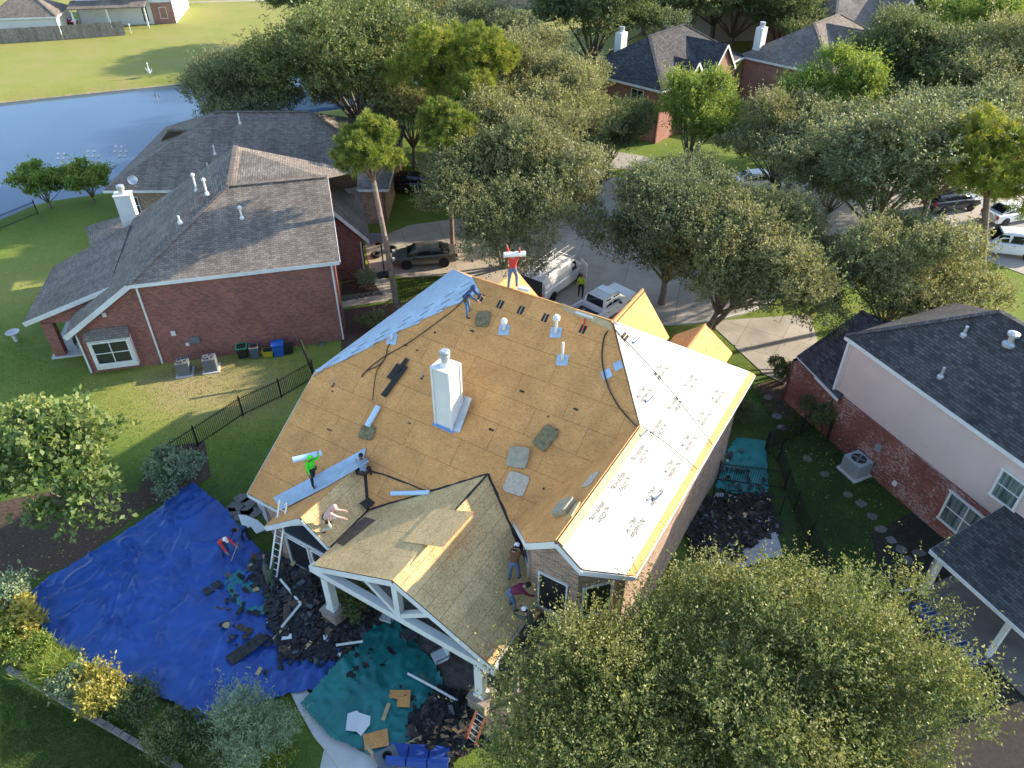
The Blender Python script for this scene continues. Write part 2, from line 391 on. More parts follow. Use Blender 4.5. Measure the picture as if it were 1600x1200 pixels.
def slabs(name, pts, mat_, rows, gap=.02, z=.0, th=.06, lift=.02, org=(0, 0), rz=0., sx=1.6, sy=1.6):
    """a paved area whose slabs are laid one by one with open joints"""
    base = sheet(name, pts, 'dark_soil', .006+z)
    ca, sa = math.cos(rz), math.sin(rz)
    loc = [((p[0]-org[0])*ca+(p[1]-org[1])*sa, -(p[0]-org[0])*sa+(p[1]-org[1])*ca) for p in pts]
    x0 = min(p[0] for p in loc); x1 = max(p[0] for p in loc); y0 = min(p[1] for p in loc); y1 = max(p[1] for p in loc)
    for i in range(int((x1-x0)/sx)+1):
        for j in range(int((y1-y0)/sy)+1):
            c = clip_rect(loc, x0+i*sx+gap/2, x0+(i+1)*sx-gap/2, y0+j*sy+gap/2, y0+(j+1)*sy-gap/2)
            if len(c) < 3 or area2(c) < .03: continue
            w3 = [(org[0]+x*ca-y*sa, org[1]+x*sa+y*ca, z+.012+lift) for x, y in c]
            MB().slab(w3, th, n=(0, 0, 1)).build('slab', mat_, base)
    return base
plain('concrete_warm', (.42, .36, .28), .85, .12, .7, .15, 40, rnd=.08, dirt=(.34, .29, .22))
slabs('street', circ, 'concrete', 0, org=(10, 54), rz=R(-14), sx=3.9, sy=3.9, th=.02, lift=-.004)
slabs('road', [(20.6, 51), (32, 55.5), (46, 52.5), (75, 44), (90, 60), (52, 63), (32, 67), (18, 63)], 'concrete', 0, org=(30, 60), rz=R(-8), sx=4.5, sy=4.5, th=.02, lift=.0)
G = lambda *P: [tuple(at(*p)[:2]) for p in P]
slabs('driveway', G((578, 424), (570, 380), (640, 352), (740, 338), (880, 335), (850, 440), (790, 446), (700, 430), (640, 434)), 'concrete_warm', 0, org=(-8, 50), rz=R(14), sx=3.1, sy=3.1, th=.03, lift=.004)
slabs('walkway', G((534, 481), (616, 469), (616, 442), (590, 430), (582, 440), (594, 456), (534, 468)), 'concrete_warm', 0, org=(-11, 43), rz=R(14), sx=1.5, sy=2.2)
slabs('driveway', [(-3.5, 41.5), (4.5, 37.5), (9.5, 42.2), (5, 45.5), (0, 47.8)], 'concrete', 0, org=(0, 40), rz=R(-31), sx=3., sy=3., th=.03, lift=.01)
slabs('driveway', [(13., 42.3), (20, 43.2), (19.2, 37.2), (16.2, 35.6), (15.2, 36.6)], 'concrete', 0, org=(15, 38), rz=R(-30), sx=2.4, sy=2.4)
slabs('driveway', G((945, 262), (1042, 270), (1010, 245), (955, 236), (925, 240)), 'concrete', 0, org=(10, 70), rz=R(20), sx=3, sy=3)
slabs('driveway', G((1455, 340), (1500, 350), (1540, 330), (1490, 305), (1440, 315)), 'concrete', 0, org=(36, 58), rz=R(20), sx=3, sy=3)
slabs('driveway', [(33, 53.5), (39.5, 55), (48, 47), (50, 40), (40.5, 38), (38.6, 47)], 'concrete', 0, org=(40, 45), rz=R(-10), sx=3, sy=3)
sheet('mulch_bed', G((533, 462), (594, 454), (596, 430), (575, 416), (535, 425)), 'mulch', .012)
sheet('mulch_bed', G((533, 484), (640, 470), (660, 520), (590, 555), (533, 548)), 'mulch', .012)
sheet('mulch_bed', G((-60, 800), (60, 770), (215, 770), (240, 700), (320, 690), (330, 745), (220, 800), (120, 880), (60, 900), (-60, 960)), 'mulch', .012)
sheet('mulch_bed', G((1180, 600), (1240, 590), (1240, 660), (1200, 640)), 'mulch', .012)
sheet('mulch_bed', G((1360, 835), (1425, 800), (1500, 860), (1700, 1030), (1700, 1300), (1350, 1300), (1395, 1000), (1380, 905)), 'dark_soil', .012)
sheet('patio', G((395, 775), (560, 830), (760, 930), (860, 1080), (620, 1230), (500, 1200), (520, 1110), (560, 1000), (440, 860)), 'concrete_pale', .012)
# pool coping: pale curved edge at the bottom of the yard
mb = MB(); cp = [at(*p, .12) for p in ((445, 1062), (465, 1105), (490, 1150), (528, 1195), (575, 1235), (640, 1270))]
cq = [at(*p, .12) for p in ((475, 1070), (492, 1100), (520, 1138), (560, 1172), (620, 1198), (700, 1225))]
for i in range(5): mb.slab([cp[i], cp[i+1], cq[i+1], cq[i]], .12)
structure(mb.build('coping', 'concrete_pale'))

plain('membrane_blue', (.4, .5, .6), .6, .15, 2.5, .3, 8)
# ================================================================== THE RE-ROOFED HOUSE
HA = R(31.484); HU = Vector((math.sin(HA), math.cos(HA), 0)); HV = Vector((math.cos(HA), -math.sin(HA), 0))
def q(u, v, z): return HU*u + HV*v + Vector((0, 0, z))
UR, ZR, VA, VB, SM = 25.32, 10.03, -17.66, -10.54, .679
zM = lambda u: ZR-SM*(UR-u)
uM = lambda z: UR-(ZR-z)/SM
SR = .741; VW = -7.59; ZW = ZR-SR*(VW-VB); VR = -5.15; ZE = ZR-SR*(VR-VB); UAP = 15.24; URB = 30.43
VL, ZL = -22.93, 2.59; UL = uM(ZL); VL1 = -20.8; ZC = 6.18; UC = uM(ZC)
VG, ZG, UG, SG = -12.6, 5.51, 12.37, .457; UGT = uM(ZG); GW = 4.2
VQ, ZQ, UQ, SQ = -18.24, 4.6, 13.37, .785; UQT = uM(ZQ)
XV = -16.88; XZ = ZG-SG*(VG-XV); XU = uM(XZ)
house = thing('brick_house', 'tan brick house being re-roofed, bare sheathing, white chimney and white membrane', 'house', q(19, -13, 0))
def plane_n(p, a, b_): 
    n = (Vector(a)-Vector(p)).cross(Vector(b_)-Vector(p)).normalized(); return n if n.z > 0 else -n
prr = random.Random(3)
def deck(name, pts, mat_='osb', panels=True, hdir=None, w=2.44, h=1.22, th=.012, base='osb_gap', parent=house, off=0., lift=.02):
    """one roof plane: a dark deck and, on it, sheathing panels laid in staggered courses"""
    n = plane_n(pts[0], pts[1], pts[2]) if len(pts) == 3 else max((plane_n(pts[0], pts[i], pts[i+1]) for i in range(1, len(pts)-1)), key=lambda q_: 1)
    o = MB().slab(pts, .14, n=n).build(name, base, parent)
    if not panels: return o, n
    hd = Vector((-n.y, n.x, 0)).normalized() if hdir is None else hdir
    sd = n.cross(hd)
    if sd.z < 0: hd = -hd; sd = -sd
    p0 = Vector(pts[0]); loc = [((p-p0).dot(hd), (p-p0).dot(sd)) for p in pts]
    x0 = min(p[0] for p in loc)-.7-off; x1 = max(p[0] for p in loc); y0 = min(p[1] for p in loc); y1 = max(p[1] for p in loc)
    r_ = 0; y = y0
    while y < y1:
        x = x0 - (r_ % 2)*w/2
        while x < x1:
            c = clip_rect(loc, x+.006, x+w-.006, y+.006, y+h-.006)
            if len(c) > 2 and area2(c) > .02:
                dz = lift+prr.uniform(0, .006)
                MB().slab([p0+hd*a_+sd*b_+n*dz for a_, b_ in c], th, n=n, mi=0).build('panel', [mat_], o)
            x += w
        y += h; r_ += 1
    return o, n
# --- rear slope with the big chimney
A_ = q(UR, VA, ZR); B_ = q(UR, VB, ZR); CL = q(UC, VL, ZC); L0 = q(UL, VL, ZL); L1_ = q(UL, VL1, ZL); QT = q(UQT, VQ, ZQ); XP = q(XU, XV, XZ); GT = q(UGT, VG, ZG)
GRB = q(uM(ZG-SG*GW), VG+GW, ZG-SG*GW); HM = q(uM(ZW), VW, ZW)
SWL = .98; ZV = 4.8; VV = VW-(ZW-ZV)/SWL; UV_ = uM(ZV); VP = q(UV_, VV, ZV)
main_pts = [B_, A_, CL, L0, L1_, QT, XP, GT, GRB, q(uM(ZG-SG*GW), -9.0, ZG-SG*GW), VP, HM]
o_main, n_main = deck('rear_slope', main_pts, off=.5)
def onmain(px, py, lift=.0): return hit(px, py, B_, n_main)+n_main*(lift+.04)
# lower, newer sheets between the little gable and the porch gable
# --- hidden left hip and the street side
BK = 2*UR-UC; 
deck('left_slope', [A_, CL, q(BK, VL, ZC)], panels=False, base='membrane_blue')
B2 = q(URB, VR, ZE)
deck('street_slope', [A_, q(BK, VL, ZC), q(URB, -9.5, ZE), B2, B_], panels=False, base='osb')
# --- three gabled dormers on the street side
def dormer(vr, zr_, u0, u1, hw, dz, fr=.25):
    a, e = q(u0, vr, zr_), q(u1, vr, zr_)
    for s_ in (-1, 1):
        pts = [a, e, q(u1+fr, vr+s_*hw, zr_-dz), q(uB_(zr_-dz), vr+s_*hw, zr_-dz)]
        deck('dormer_slope', pts, mat_='osb')
    wl(q(u1-.2, vr+hw*.9, 0), q(u1-.2, vr-hw*.9, 0), zr_-dz*.95, zr_-dz*.95, mid=q(u1-.2, vr, zr_-.15))
    MB().beam(a+V3(0, 0, .05), e+V3(0, 0, .05), .08, .05).build('ridge_board', 'osb_edge', house)
uB_ = lambda z: UR+(ZR-z)*(URB-UR)/(ZR-ZE)
# --- right slope and its wing: sheathing under the white membrane
n_right = plane_n(B_, HM, q(20, VR, ZE))
AP = q(UAP, VW, ZW); R1 = hit(908, 890, HM, n_right); RF = q(16.7, VR, ZE)
right_pts = [B_, HM, AP, R1, RF, B2]
o_right, _ = deck('right_slope', right_pts, mat_='osb')
n_wl = plane_n(HM, AP, VP); W_ = hit(823, 849, HM, n_wl)
o_wl, _ = deck('wing_left_slope', [HM, VP, W_, AP], mat_='osb', h=1.22)
# --- porch gable
GE = q(UG, VG, ZG); GLE = q(UG, XV, XZ); GRE = q(UG, VG+GW, ZG-SG*GW)
o_gl, n_gl = deck('porch_left_slope', [GT, GE, GLE, XP], mat_='osb_fresh', off=.3)
o_gr, n_gr = deck('porch_right_slope', [GE, GT, GRB, GRE], mat_='osb_fresh', w=2.44, h=.61)
# --- little gable on the left
QE = q(UQ, VQ, ZQ); Q1 = q(UQ, VL1, ZQ-SQ*(VQ-VL1))
deck('small_gable_left_slope', [QT, QE, q(UQ, VL1, ZQ-SQ*(VQ-VL1)), L1_], mat_='osb')
QR = q(UQ, XV, XZ)
o_q2, n_q2 = deck('small_gable_right_slope', [QE, QT, XP, QR], mat_='osb_fresh')
# --- fascia boards
def fascia(p, q_, h=.2, w=.03, out=None, drop=.03):
    p = Vector(p)-V3(0, 0, h/2+drop); q_ = Vector(q_)-V3(0, 0, h/2+drop)
    if out is not None: p = p+out*.03; q_ = q_+out*.03
    MB().beam(p, q_, w, h).build('fascia', 'white_trim', house)
mU, mV = -HU, HV
fascia(L0, L1_, out=mU); fascia(CL, L0, .16, out=-HV); fascia(QE, Q1, .24, out=mU); fascia(QE, QR, .2, out=mU)
fascia(L1_, Q1, .2)
fascia(W_, AP, .24, out=mU); fascia(AP, R1, .22, out=mU); fascia(VP, W_, .26, out=(mU-HV).normalized()); fascia(R1, RF, .22, out=mU)
fascia(RF, B2, .16, out=HV); fascia(CL, q(BK, VL, ZC), .2, out=-HV); fascia(GE, GLE, .26, out=mU); fascia(GE, GRE, .26, out=mU)
fascia(GRE, GRB, .18, out=HV); fascia(GLE, QR, .12)
# --- walls
def wall(pts, mat_='brick_tan', name='wall', th=.2, parent=house):
    """upright wall with its base line from pts[0] to pts[1] and its top edge through the remaining points"""
    return MB().slab(pts, th).build(name, mat_, parent)
def wl(a, b_, za, zb, mid=None, mat_='brick_tan', parent=house, z0=-.05, th=.2):
    a = Vector((a[0], a[1], 0)); b_ = Vector((b_[0], b_[1], 0)); n = Vector((b_.y-a.y, -(b_.x-a.x), 0)).normalized()
    pts = [a+V3(0, 0, z0), b_+V3(0, 0, z0), b_+V3(0, 0, zb)] + ([mid] if mid is not None else []) + [a+V3(0, 0, za)]
    return MB().slab(pts, th, n=n).build('wall', mat_, parent)
dormer(-10.75, 9.55, 25.8, 29.2, 1.5, 2.3); dormer(-8.15, 7.25, 28.4, 31.4, 1.5, 1.3); dormer(-16.9, 9.3, 26.2, 28.0, 1.4, 1.5)
uw = UL+.4; uq = UQ+.35
wl(q(uw, VL+.35, 0), q(uw, VL1+.1, 0), zM(uw)-.2, zM(uw)-.2)                                     # behind the left eave
wl(q(uw, VL1+.1, 0), q(uq, VL1+.1, 0), 2.4, 2.4)
wl(q(uq, VL1+.1, 0), q(uq, XV, 0), ZQ-SQ*(VQ-VL1-.1)-.2, XZ-.2, mid=q(uq, VQ, ZQ-.2))          # small gable wall
wl(q(uq, XV, 0), q(17.0, XV, 0), XZ-.2, XZ-.2)
wl(q(17., XV, 0), q(17., -9.0, 0), XZ-.2, 3.6, mid=q(17., VG, ZG-.6), mat_='brick_tan')       # back of the porch
wl(q(BK, VL+.35, 0), q(UC, VL+.35, 0), ZC-.2, ZC-.2); wl(q(UC, VL+.35, 0), q(uw, VL+.35, 0), ZC-.2, zM(uw)-.2)
UB = 15.6                                                                                       # bay
b0 = q(17.6, VV+.35, 0); b1v, b2v = W_.dot(HV)+.3, R1.dot(HV)-.25; b1 = q(UB, b1v, 0); b2 = q(UB, b2v, 0); b3 = q(17.0, VR-.4, 0); b4 = q(URB-.4, VR-.4, 0)
sL = lambda v: ZW-SWL*abs(v-VW)-.22
wl(q(18.6, VV+.35, 0), b0, 4.55, 4.55)
wl(b0, b1, ZV-.22, sL(b1v)); 
apx = q(UB, VW, ZW-.22)
zb2 = ZW-SR*(b2v-VW)-.25; wl(b1, b2, sL(b1v), zb2, mid=apx)
wl(b2, b3, zb2, ZE-.2)
wl(b3, b4, ZE-.2, ZE-.2); wl(b4, q(URB-.4, -10, 0), ZE-.2, ZE-.2); wl(q(URB-.4, -10, 0), q(BK-.3, VL+.35, 0), ZE-.2, ZC-.2)
# --- windows of the house
def window(c, n, w, h, cols=1, rows=2, parent=house, frame='white_trim', pane='glass', fw=.06, depth=.05, top=None, name='window', sill=True):
    """window set on a wall: c centre on the wall face, n outward normal; frame, sash bars and each pane are pieces of their own"""
    n = Vector(n).normalized(); X = Vector((-n.y, n.x, 0)).normalized(); Zv = Vector((0, 0, 1)); c = Vector(c)
    mb = MB(); ax = (X, Zv, n)
    mb.box(c+Zv*(h/2)+n*.03, (w+fw*2, fw, .08), ax=ax); mb.box(c-Zv*(h/2)+n*.03, (w+fw*2, fw, .08), ax=ax)
    mb.box(c+X*(w/2)+n*.03, (fw, h-fw, .08), ax=ax); mb.box(c-X*(w/2)+n*.03, (fw, h-fw, .08), ax=ax)
    fr = mb.build(name, frame, parent)
    cw, ch = (w-fw)/cols, (h-fw)/rows
    for i in range(cols):
        for j in range(rows):
            p = c+X*(-w/2+fw/2+cw*(i+.5))+Zv*(-h/2+fw/2+ch*(j+.5))
            MB().box(p+n*.012, (cw-.03, ch-.03, .012), ax=ax).build('pane', pane, fr)
    for i in range(1, cols): MB().box(c+X*(-w/2+fw/2+cw*i)+n*.03, (.05, h-fw, .05), ax=ax).build('mullion', frame, fr)
    for j in range(1, rows): MB().box(c+Zv*(-h/2+fw/2+ch*j)+n*.026, (w-fw, .045, .045), ax=ax).build('sash_bar', frame, fr)
    return fr
nb = Vector((-HU.x, -HU.y, 0))
bm = (b1+b2)/2; window(bm+V3(0, 0, 4.35)-HV*.05, nb, 1.15, 2.0, 1, 1, pane='screen_glass')
d23 = (b3-b2).normalized(); n23 = Vector((d23.y, -d23.x, 0)); window(b2.lerp(b3, .42)+V3(0, 0, 4.5)+n23*.0, n23, 1.1, 1.7, 1, 1, pane='screen_glass')
d01 = (b1-b0).normalized(); n01 = Vector((d01.y, -d01.x, 0)); window(b0.lerp(b1, .55)+V3(0, 0, 4.2), n01, .9, 1.7, 1, 2, pane='screen_glass')
# raked window of the small gable with its slanted head, and the tall panes under it
def panel_window(pts, n, bars, pane='screen_glass'):
    pts = [Vector(p) for p in pts]; n = Vector(n); mb = MB()
    for i in range(len(pts)): mb.beam(pts[i-1]+n*.04, pts[i]+n*.04, .07, .09, up=n)
    fr = mb.build('window', 'white_trim', house)
    MB().slab([p+n*.022 for p in pts], .015, n=n).build('pane', pane, fr)
gq = lambda v, z: q(uq-.005, v, z)
panel_window([gq(-20.0, 2.35), gq(-17.25, 2.35), gq(-17.25, 3.05), gq(-18.3, 3.9), gq(-20.0, 2.85)], nb, 0)
panel_window([gq(-20.0, .35), gq(-18.7, .35), gq(-18.7, 2.15), gq(-20.0, 2.15)], nb, 0)
panel_window([gq(-18.5, .35), gq(-17.2, .35), gq(-17.2, 2.15), gq(-18.5, 2.15)], nb, 0)
# --- porch truss, beam and posts
ub = UG+.12; bz = ZG-SG*GW-.35
MB().beam(q(ub, VG-4.5, bz), q(ub, VG+GW+.1, bz), .3, .34).build('porch_beam', 'white_paint', house)
MB().beam(q(ub, VG, bz), q(ub, VG, ZG-.2), .26, .26, up=HV).build('king_post', 'white_paint', house)
for s in (-1, 1):
    MB().beam(q(ub, VG+s*.1, bz+.2), q(ub, VG+s*1.55, ZG-SG*1.55-.22), .2, .22, up=HU).build('brace', 'white_paint', house)
    MB().beam(q(ub+.04, VG, ZG-.22), q(ub+.04, VG+s*(GW+.1), ZG-SG*GW-.22), .18, .24, up=HU).build('rafter', 'white_paint', house)
MB().slab([q(UG+.5, VG-4.2, bz+.18), q(UG+.5, VG+GW, bz+.18), q(16.9, VG+GW, bz+.18), q(16.9, VG-4.2, bz+.18)], .04, n=(0, 0, 1)).build('porch_ceiling', 'wood_grey', house)
for vv in (VG-3.75, VG+3.6):
    p = q(ub, vv, 0)
    st = MB().box(p+V3(0, 0, .5), (.75, .75, 1.), rz=-HA).box(p+V3(0, 0, 1.04), (.85, .85, .08), rz=-HA).build('pedestal', 'stone_veneer', house)
    MB().box(p+V3(0, 0, (1.08+bz-.2)/2), (.34, .34, bz-.2-1.08), rz=-HA).box(p+V3(0, 0, 1.16), (.44, .44, .16), rz=-HA).build('post', 'white_paint', house)
dk = MB().slab([q(11.6, VG-4.0, .16), q(11.6, VG+5.5, .16), q(16.9, VG+5.5, .16), q(16.9, VG-4.0, .16)], .16, n=(0, 0, 1)).build('porch_floor', 'felt', house)
for k in range(36):
    u0 = 11.6+k*.147
    MB().slab([q(u0, VG-4., .2), q(u0+.135, VG-4., .2), q(u0+.135, VG+5.5, .2), q(u0, VG+5.5, .2)], .035, n=(0, 0, 1)).build('deck_board', 'deck_wood', dk)
# low dark roof beside the bay
lr = MB().slab([q(13.2, VG+GW+.15, 2.85), q(13.2, -6.4, 2.7), q(UB-.02, -6.4, 2.95), q(UB-.02, VG+GW+.15, 3.0)], .12, n=(0, 0, 1)).build('lean_to_roof', 'shingle_char', house)
for vv in (-8.0, -6.6): MB().beam(q(13.4, vv, 0), q(13.4, vv, 2.6), .14, .14, up=HU).build('post', 'wood_grey', house)
# --- chimney
cb = onmain(705, 672); cx = q(cb.dot(HU)+.42, cb.dot(HV)-.38, 0)
cz0 = zM(cx.dot(HU))-1.2; cz1 = cb.z+3.0
ch = MB().box((cx.x, cx.y, (cz0+cz1)/2), (.86, .8, cz1-cz0), rz=-HA).build('chimney', 'white_paint', house)
mb = MB()
for s in (-1, 1):
    for r_ in (-1, 1):
        c_ = cx+HV*(s*.43)+HU*(r_*.4); mb.box((c_.x, c_.y, (cz0+cz1)/2), (.09, .09, cz1-cz0+.01), rz=-HA)
mb.build('corner_board', 'white_trim', ch)
MB().box((cx.x, cx.y, cz1+.03), (.96, .9, .06), rz=-HA).build('cap', 'white_trim', ch)
MB().lathe((cx.x, cx.y, cz1+.05), [(.24, 0), (.18, .12), (.16, .2)], 18).build('flue_collar', 'white_trim', ch)
MB().lathe((cx.x, cx.y, cz1+.25), [(.16, 0), (.16, .2), (.21, .22), (.21, .32), (.19, .34), (.19, .38), (.22, .4), (.22, .5), (.15, .55)], 18).build('flue', 'galv', ch)
plain('membrane_blue_deep', (.14, .28, .52), .55, .15, 3., .3, 8)
fp = [cx+HV*a_+HU*b_ for a_, b_ in ((-.56, -.52), (.56, -.52), (.56, .56), (-.56, .56))]
MB().slab([V3(p.x, p.y, zM(p.dot(HU))+.045) for p in fp], .02, n=n_main).build('flashing', 'membrane_blue_deep', ch)
c_ = cx+HV*.62+HU*.1
MB().slab([V3((c_+HV*a_+HU*b_).x, (c_+HV*a_+HU*b_).y, zM((c_+HU*b_).dot(HU))+h_) for a_, b_, h_ in ((-.2, -.5, .06), (.2, -.5, .06), (.16, .55, .5), (-.2, .55, .5))], .05, n=n_main).build('cricket', 'galv', ch)
# --- white membrane in overlapping strips with the maker's print
m, t, b = nodes_of('membrane_white'); v = coords(t, 'UV')
c = ramp(t, noise(t, v, 1.5, 4), [(.3, (.25, .265, .285)), (.7, (.3, .315, .34))]); t.links.new(c, b.inputs['Base Color']); b.inputs['Roughness'].default_value = .5
plain('print_ink', (.17, .16, .15), .7, .3, 9)
hd = HU; sd = (HM*0+Vector((n_right.cross(HU)))); sd = sd if sd.z > 0 else -sd
p0 = q(16, VR, ZE); rloc = [((p-p0).dot(hd), (p-p0).dot(sd)) for p in right_pts]
ymax = max(p[1] for p in rloc); SW = 1.36
fcache = {}
def letters(txt, size, italic=.25):
    k = (txt, size)
    if k not in fcache:
        cu = bpy.data.curves.new('print', 'FONT'); cu.body = txt; cu.size = size; cu.shear = italic; cu.align_x = 'CENTER'; cu.resolution_u = 2; cu.offset = .005
        ob = newobj('print', cu); dg = bpy.context.evaluated_depsgraph_get(); me_ = bpy.data.meshes.new_from_object(ob.evaluated_get(dg)); bpy.data.objects.remove(ob)
        fcache[k] = me_
    return fcache[k]
def wrinkle(x, y, sd_):
    return .012*mnoise.noise(V3(x*1.1+y*.8, y*2.2-x*.5, sd_))+.010*abs(mnoise.noise(V3((x+y*1.3)*2.5, (y-x*.4)*.9, sd_+7)))+.004*mnoise.noise(V3(x*7, y*7, sd_))
y = (HM-p0).dot(sd)-2*SW; k = 0
while y < ymax-.1:
    y1 = min(y+SW+(.08 if k != 1 else -.01), ymax); xs_ = np.arange(-2, 16, .14); ys_ = np.linspace(y, y1, 10)
    strip = clip_rect(rloc, -3, 20, y, y1)
    # trim along ridge/hip lines: keep grid faces whose centre lies inside
    inner = [(a_, b_) for a_, b_ in strip]
    vs = []; fs = []; idx = {}
    for i, x in enumerate(xs_):
        for j, yy in enumerate(ys_):
            idx[i, j] = len(vs); zz = .045+.014*k+wrinkle(x, yy, 3.1*k)*min(1, (j+.6)/2, (9.6-j)/2)
            vs.append((x, yy, zz))
    # clamp vertices onto the strip's outline in x for each row
    for j, yy in enumerate(ys_):
        yc = min(max(yy, y+1e-3), y1-1e-3); xcross = []
        for a in range(len(rloc)):
            (xa, ya), (xb, yb) = rloc[a-1], rloc[a]
            if (ya > yc) != (yb > yc): xcross.append(xa+(xb-xa)*(yc-ya)/(yb-ya))
        if len(xcross) < 2: xcross = [0, 0]
        lo, hi = min(xcross), max(xcross)
        for i in range(len(xs_)):
            a_ = vs[idx[i, j]]; f_ = (xs_[i]+2)/(xs_[-1]+2); vs[idx[i, j]] = (lo+(hi-lo)*f_, a_[1], a_[2])
    for i in range(len(xs_)-1):
        for j in range(9): fs.append((idx[i, j], idx[i+1, j], idx[i+1, j+1], idx[i, j+1]))
    mb = MB(); mb.add([p0+hd*a_+sd*b_+n_right*c_ for a_, b_, c_ in vs], fs)
    st = mb.build('membrane_strip', 'membrane_white', o_right, smooth=True)
    flip = k % 2 == 0
    x = .55+.9*(k % 2)
    while x < 14.5:
        yc = y+SW*.5; inside = inpoly(x-.75, yc, strip) and inpoly(x+.75, yc, strip) and inpoly(x, y+.2, strip)
        if inside:
            for txt, sz, dy, dx in (('NovaSeal', .29, .05, 0), ('PRO\u2122', .28, -.26, .1)):
                o = newobj('print', letters(txt, sz), st)
                if not o.data.materials: o.data.materials.append(MATS['print_ink'])
                X_ = -hd if flip else hd; Y_ = -sd if flip else sd
                pos = p0+hd*x+sd*yc+n_right*(.085+.014*k)+X_*dx+Y_*dy-ORG[st.name]
                o.matrix_local = Matrix((X_, Y_, n_right)).transposed().to_4x4(); o.location = pos
        x += 1.78
    y += SW; k += 1
# bare ridge board along the wing
MB().beam(HM+n_wl*.05, AP+n_wl*.05, .09, .05, up=n_wl).build('ridge_board', 'osb_edge', house)
mb = MB().slab([HM+n_right*.12, AP+n_right*.12, AP+n_right*.12-sd*.3, HM+n_right*.12-sd*.3], .012, n=n_right); mb.build('ridge_strip', 'wood_new', house)
# ridge of the main roof with its raw edge
MB().beam(A_+V3(0, 0, .05), B_+V3(0, 0, .05), .07, .05).build('ridge_board', 'osb_edge', house)
bd = onmain(878, 478), onmain(955, 512)
MB().slab([hit(878, 474, B_, n_main)+n_main*.06, hit(882, 486, B_, n_main)+n_main*.06, hit(957, 517, B_, n_main)+n_main*.06, hit(955, 505, B_, n_main)+n_main*.06], .02, n=n_main).build('ridge_strip', 'wood_new', house)
# --- vent openings cut near the ridge, flashings and pipes
for px, py in ((751, 466), (782, 476), (814, 485), (852, 497), (911, 515)):
    p = onmain(px, py, -.008); 
    sdm = n_main.cross(HV); sdm = sdm if sdm.z > 0 else -sdm
    vn = MB().box(p, (.26, .38, .02), ax=(HV, sdm, n_main)).build('vent_opening', 'felt', house)
    MB().box(p+HV*.0+n_main*.012, (.035, .38, .012), ax=(HV, sdm, n_main)).build('rafter_edge', 'wood_new', vn)
vo = hit(974, 528, B_, n_right)+n_right*.1; vn = MB().box(vo, (.45, .28, .02), ax=(HU, sd, n_right)).build('vent_opening', 'felt', house)
MB().box(vo+n_right*.012, (.45, .05, .012), ax=(HU, sd, n_right)).build('rafter_edge', 'wood_new', vn)
def jack(px, py, hh, r_, hood=False, blue=True, ang=.3):
    p = onmain(px, py); X_ = HV*math.cos(ang)+sdm*math.sin(ang); Y_ = n_main.cross(X_)
    fl = MB().box(p, (.5, .5, .02), ax=(X_, Y_, n_main)).build('pipe_flashing', 'membrane_blue' if blue else 'galv', house)
    MB().lathe(p, [(r_*1.9, 0), (r_*1.6, .08), (r_*1.1, .16)], 14).build('boot', 'galv', fl)
    mb = MB().lathe(p, [(r_, 0), (r_, hh), (r_*.85, hh)], 14)
    if hood: mb.lathe(p+V3(0, 0, hh), [(r_*1.0, 0), (r_*2.3, .06), (r_*2.4, .2), (r_*1.2, .3)], 14)
    mb.build('vent_pipe', 'white_trim', fl)
jack(788, 516, .3, .06, True); jack(869, 520, .6, .065, True); jack(879, 563, .9, .055); jack(613, 531, .25, .05)
for px, py in ((521, 602), (660, 590)):
    p = onmain(px, py, -.02); MB().lathe(p, [(.035, 0), (.035, .38), (.03, .38)], 10).build('vent_pipe', 'galv', house)
    MB().box(p, (.12, .2, .03), ax=(HV, sdm, n_main)).build('boot', 'felt', house)
# dark open valleys
def strip(p, q_, w, n, mat_, name, lift=.055, jag=0.):
    p = Vector(p); q_ = Vector(q_); d = (q_-p); L = d.length; d.normalize(); s_ = Vector(n).cross(d).normalized(); mb = MB(); kq = max(2, int(L/.3)); up = []; dn = []
    for i in range(kq+1):
        c_ = p+d*L*i/kq+Vector(n)*lift; up.append(c_+s_*(w/2+prr.uniform(0, jag))); dn.append(c_-s_*(w/2+prr.uniform(0, jag)))
    for i in range(kq): mb.slab([up[i], up[i+1], dn[i+1], dn[i]], .012, n=n)
    return mb.build(name, mat_, house)
vn_ = lambda a_, b_: (Vector(a_)+Vector(b_)).normalized()
strip(GT, XP, .03, vn_(n_main, n_gl), 'felt', 'valley_felt', jag=.05); strip(GT, GRB, .04, vn_(n_main, n_gr), 'felt', 'valley_felt', jag=.06)
strip(XP, GLE.lerp(XP, .3), .05, V3(0, 0, 1), 'felt', 'valley_felt', jag=.08)
strip(QT, XP, .05, vn_(n_main, n_q2), 'felt', 'valley_felt', jag=.14)
hl = [onmain(x, y_, .012) for x, y_ in ((560, 731), (600, 742), (640, 757), (676, 771))]
for i in range(3): strip(hl[i], hl[i+1], .03, n_main, 'felt', 'felt_seam', lift=.0, jag=.03)
strip(GE.lerp(GT, .62), GT, .07, V3(0, 0, 1), 'felt', 'ridge_felt', lift=.05, jag=.02)
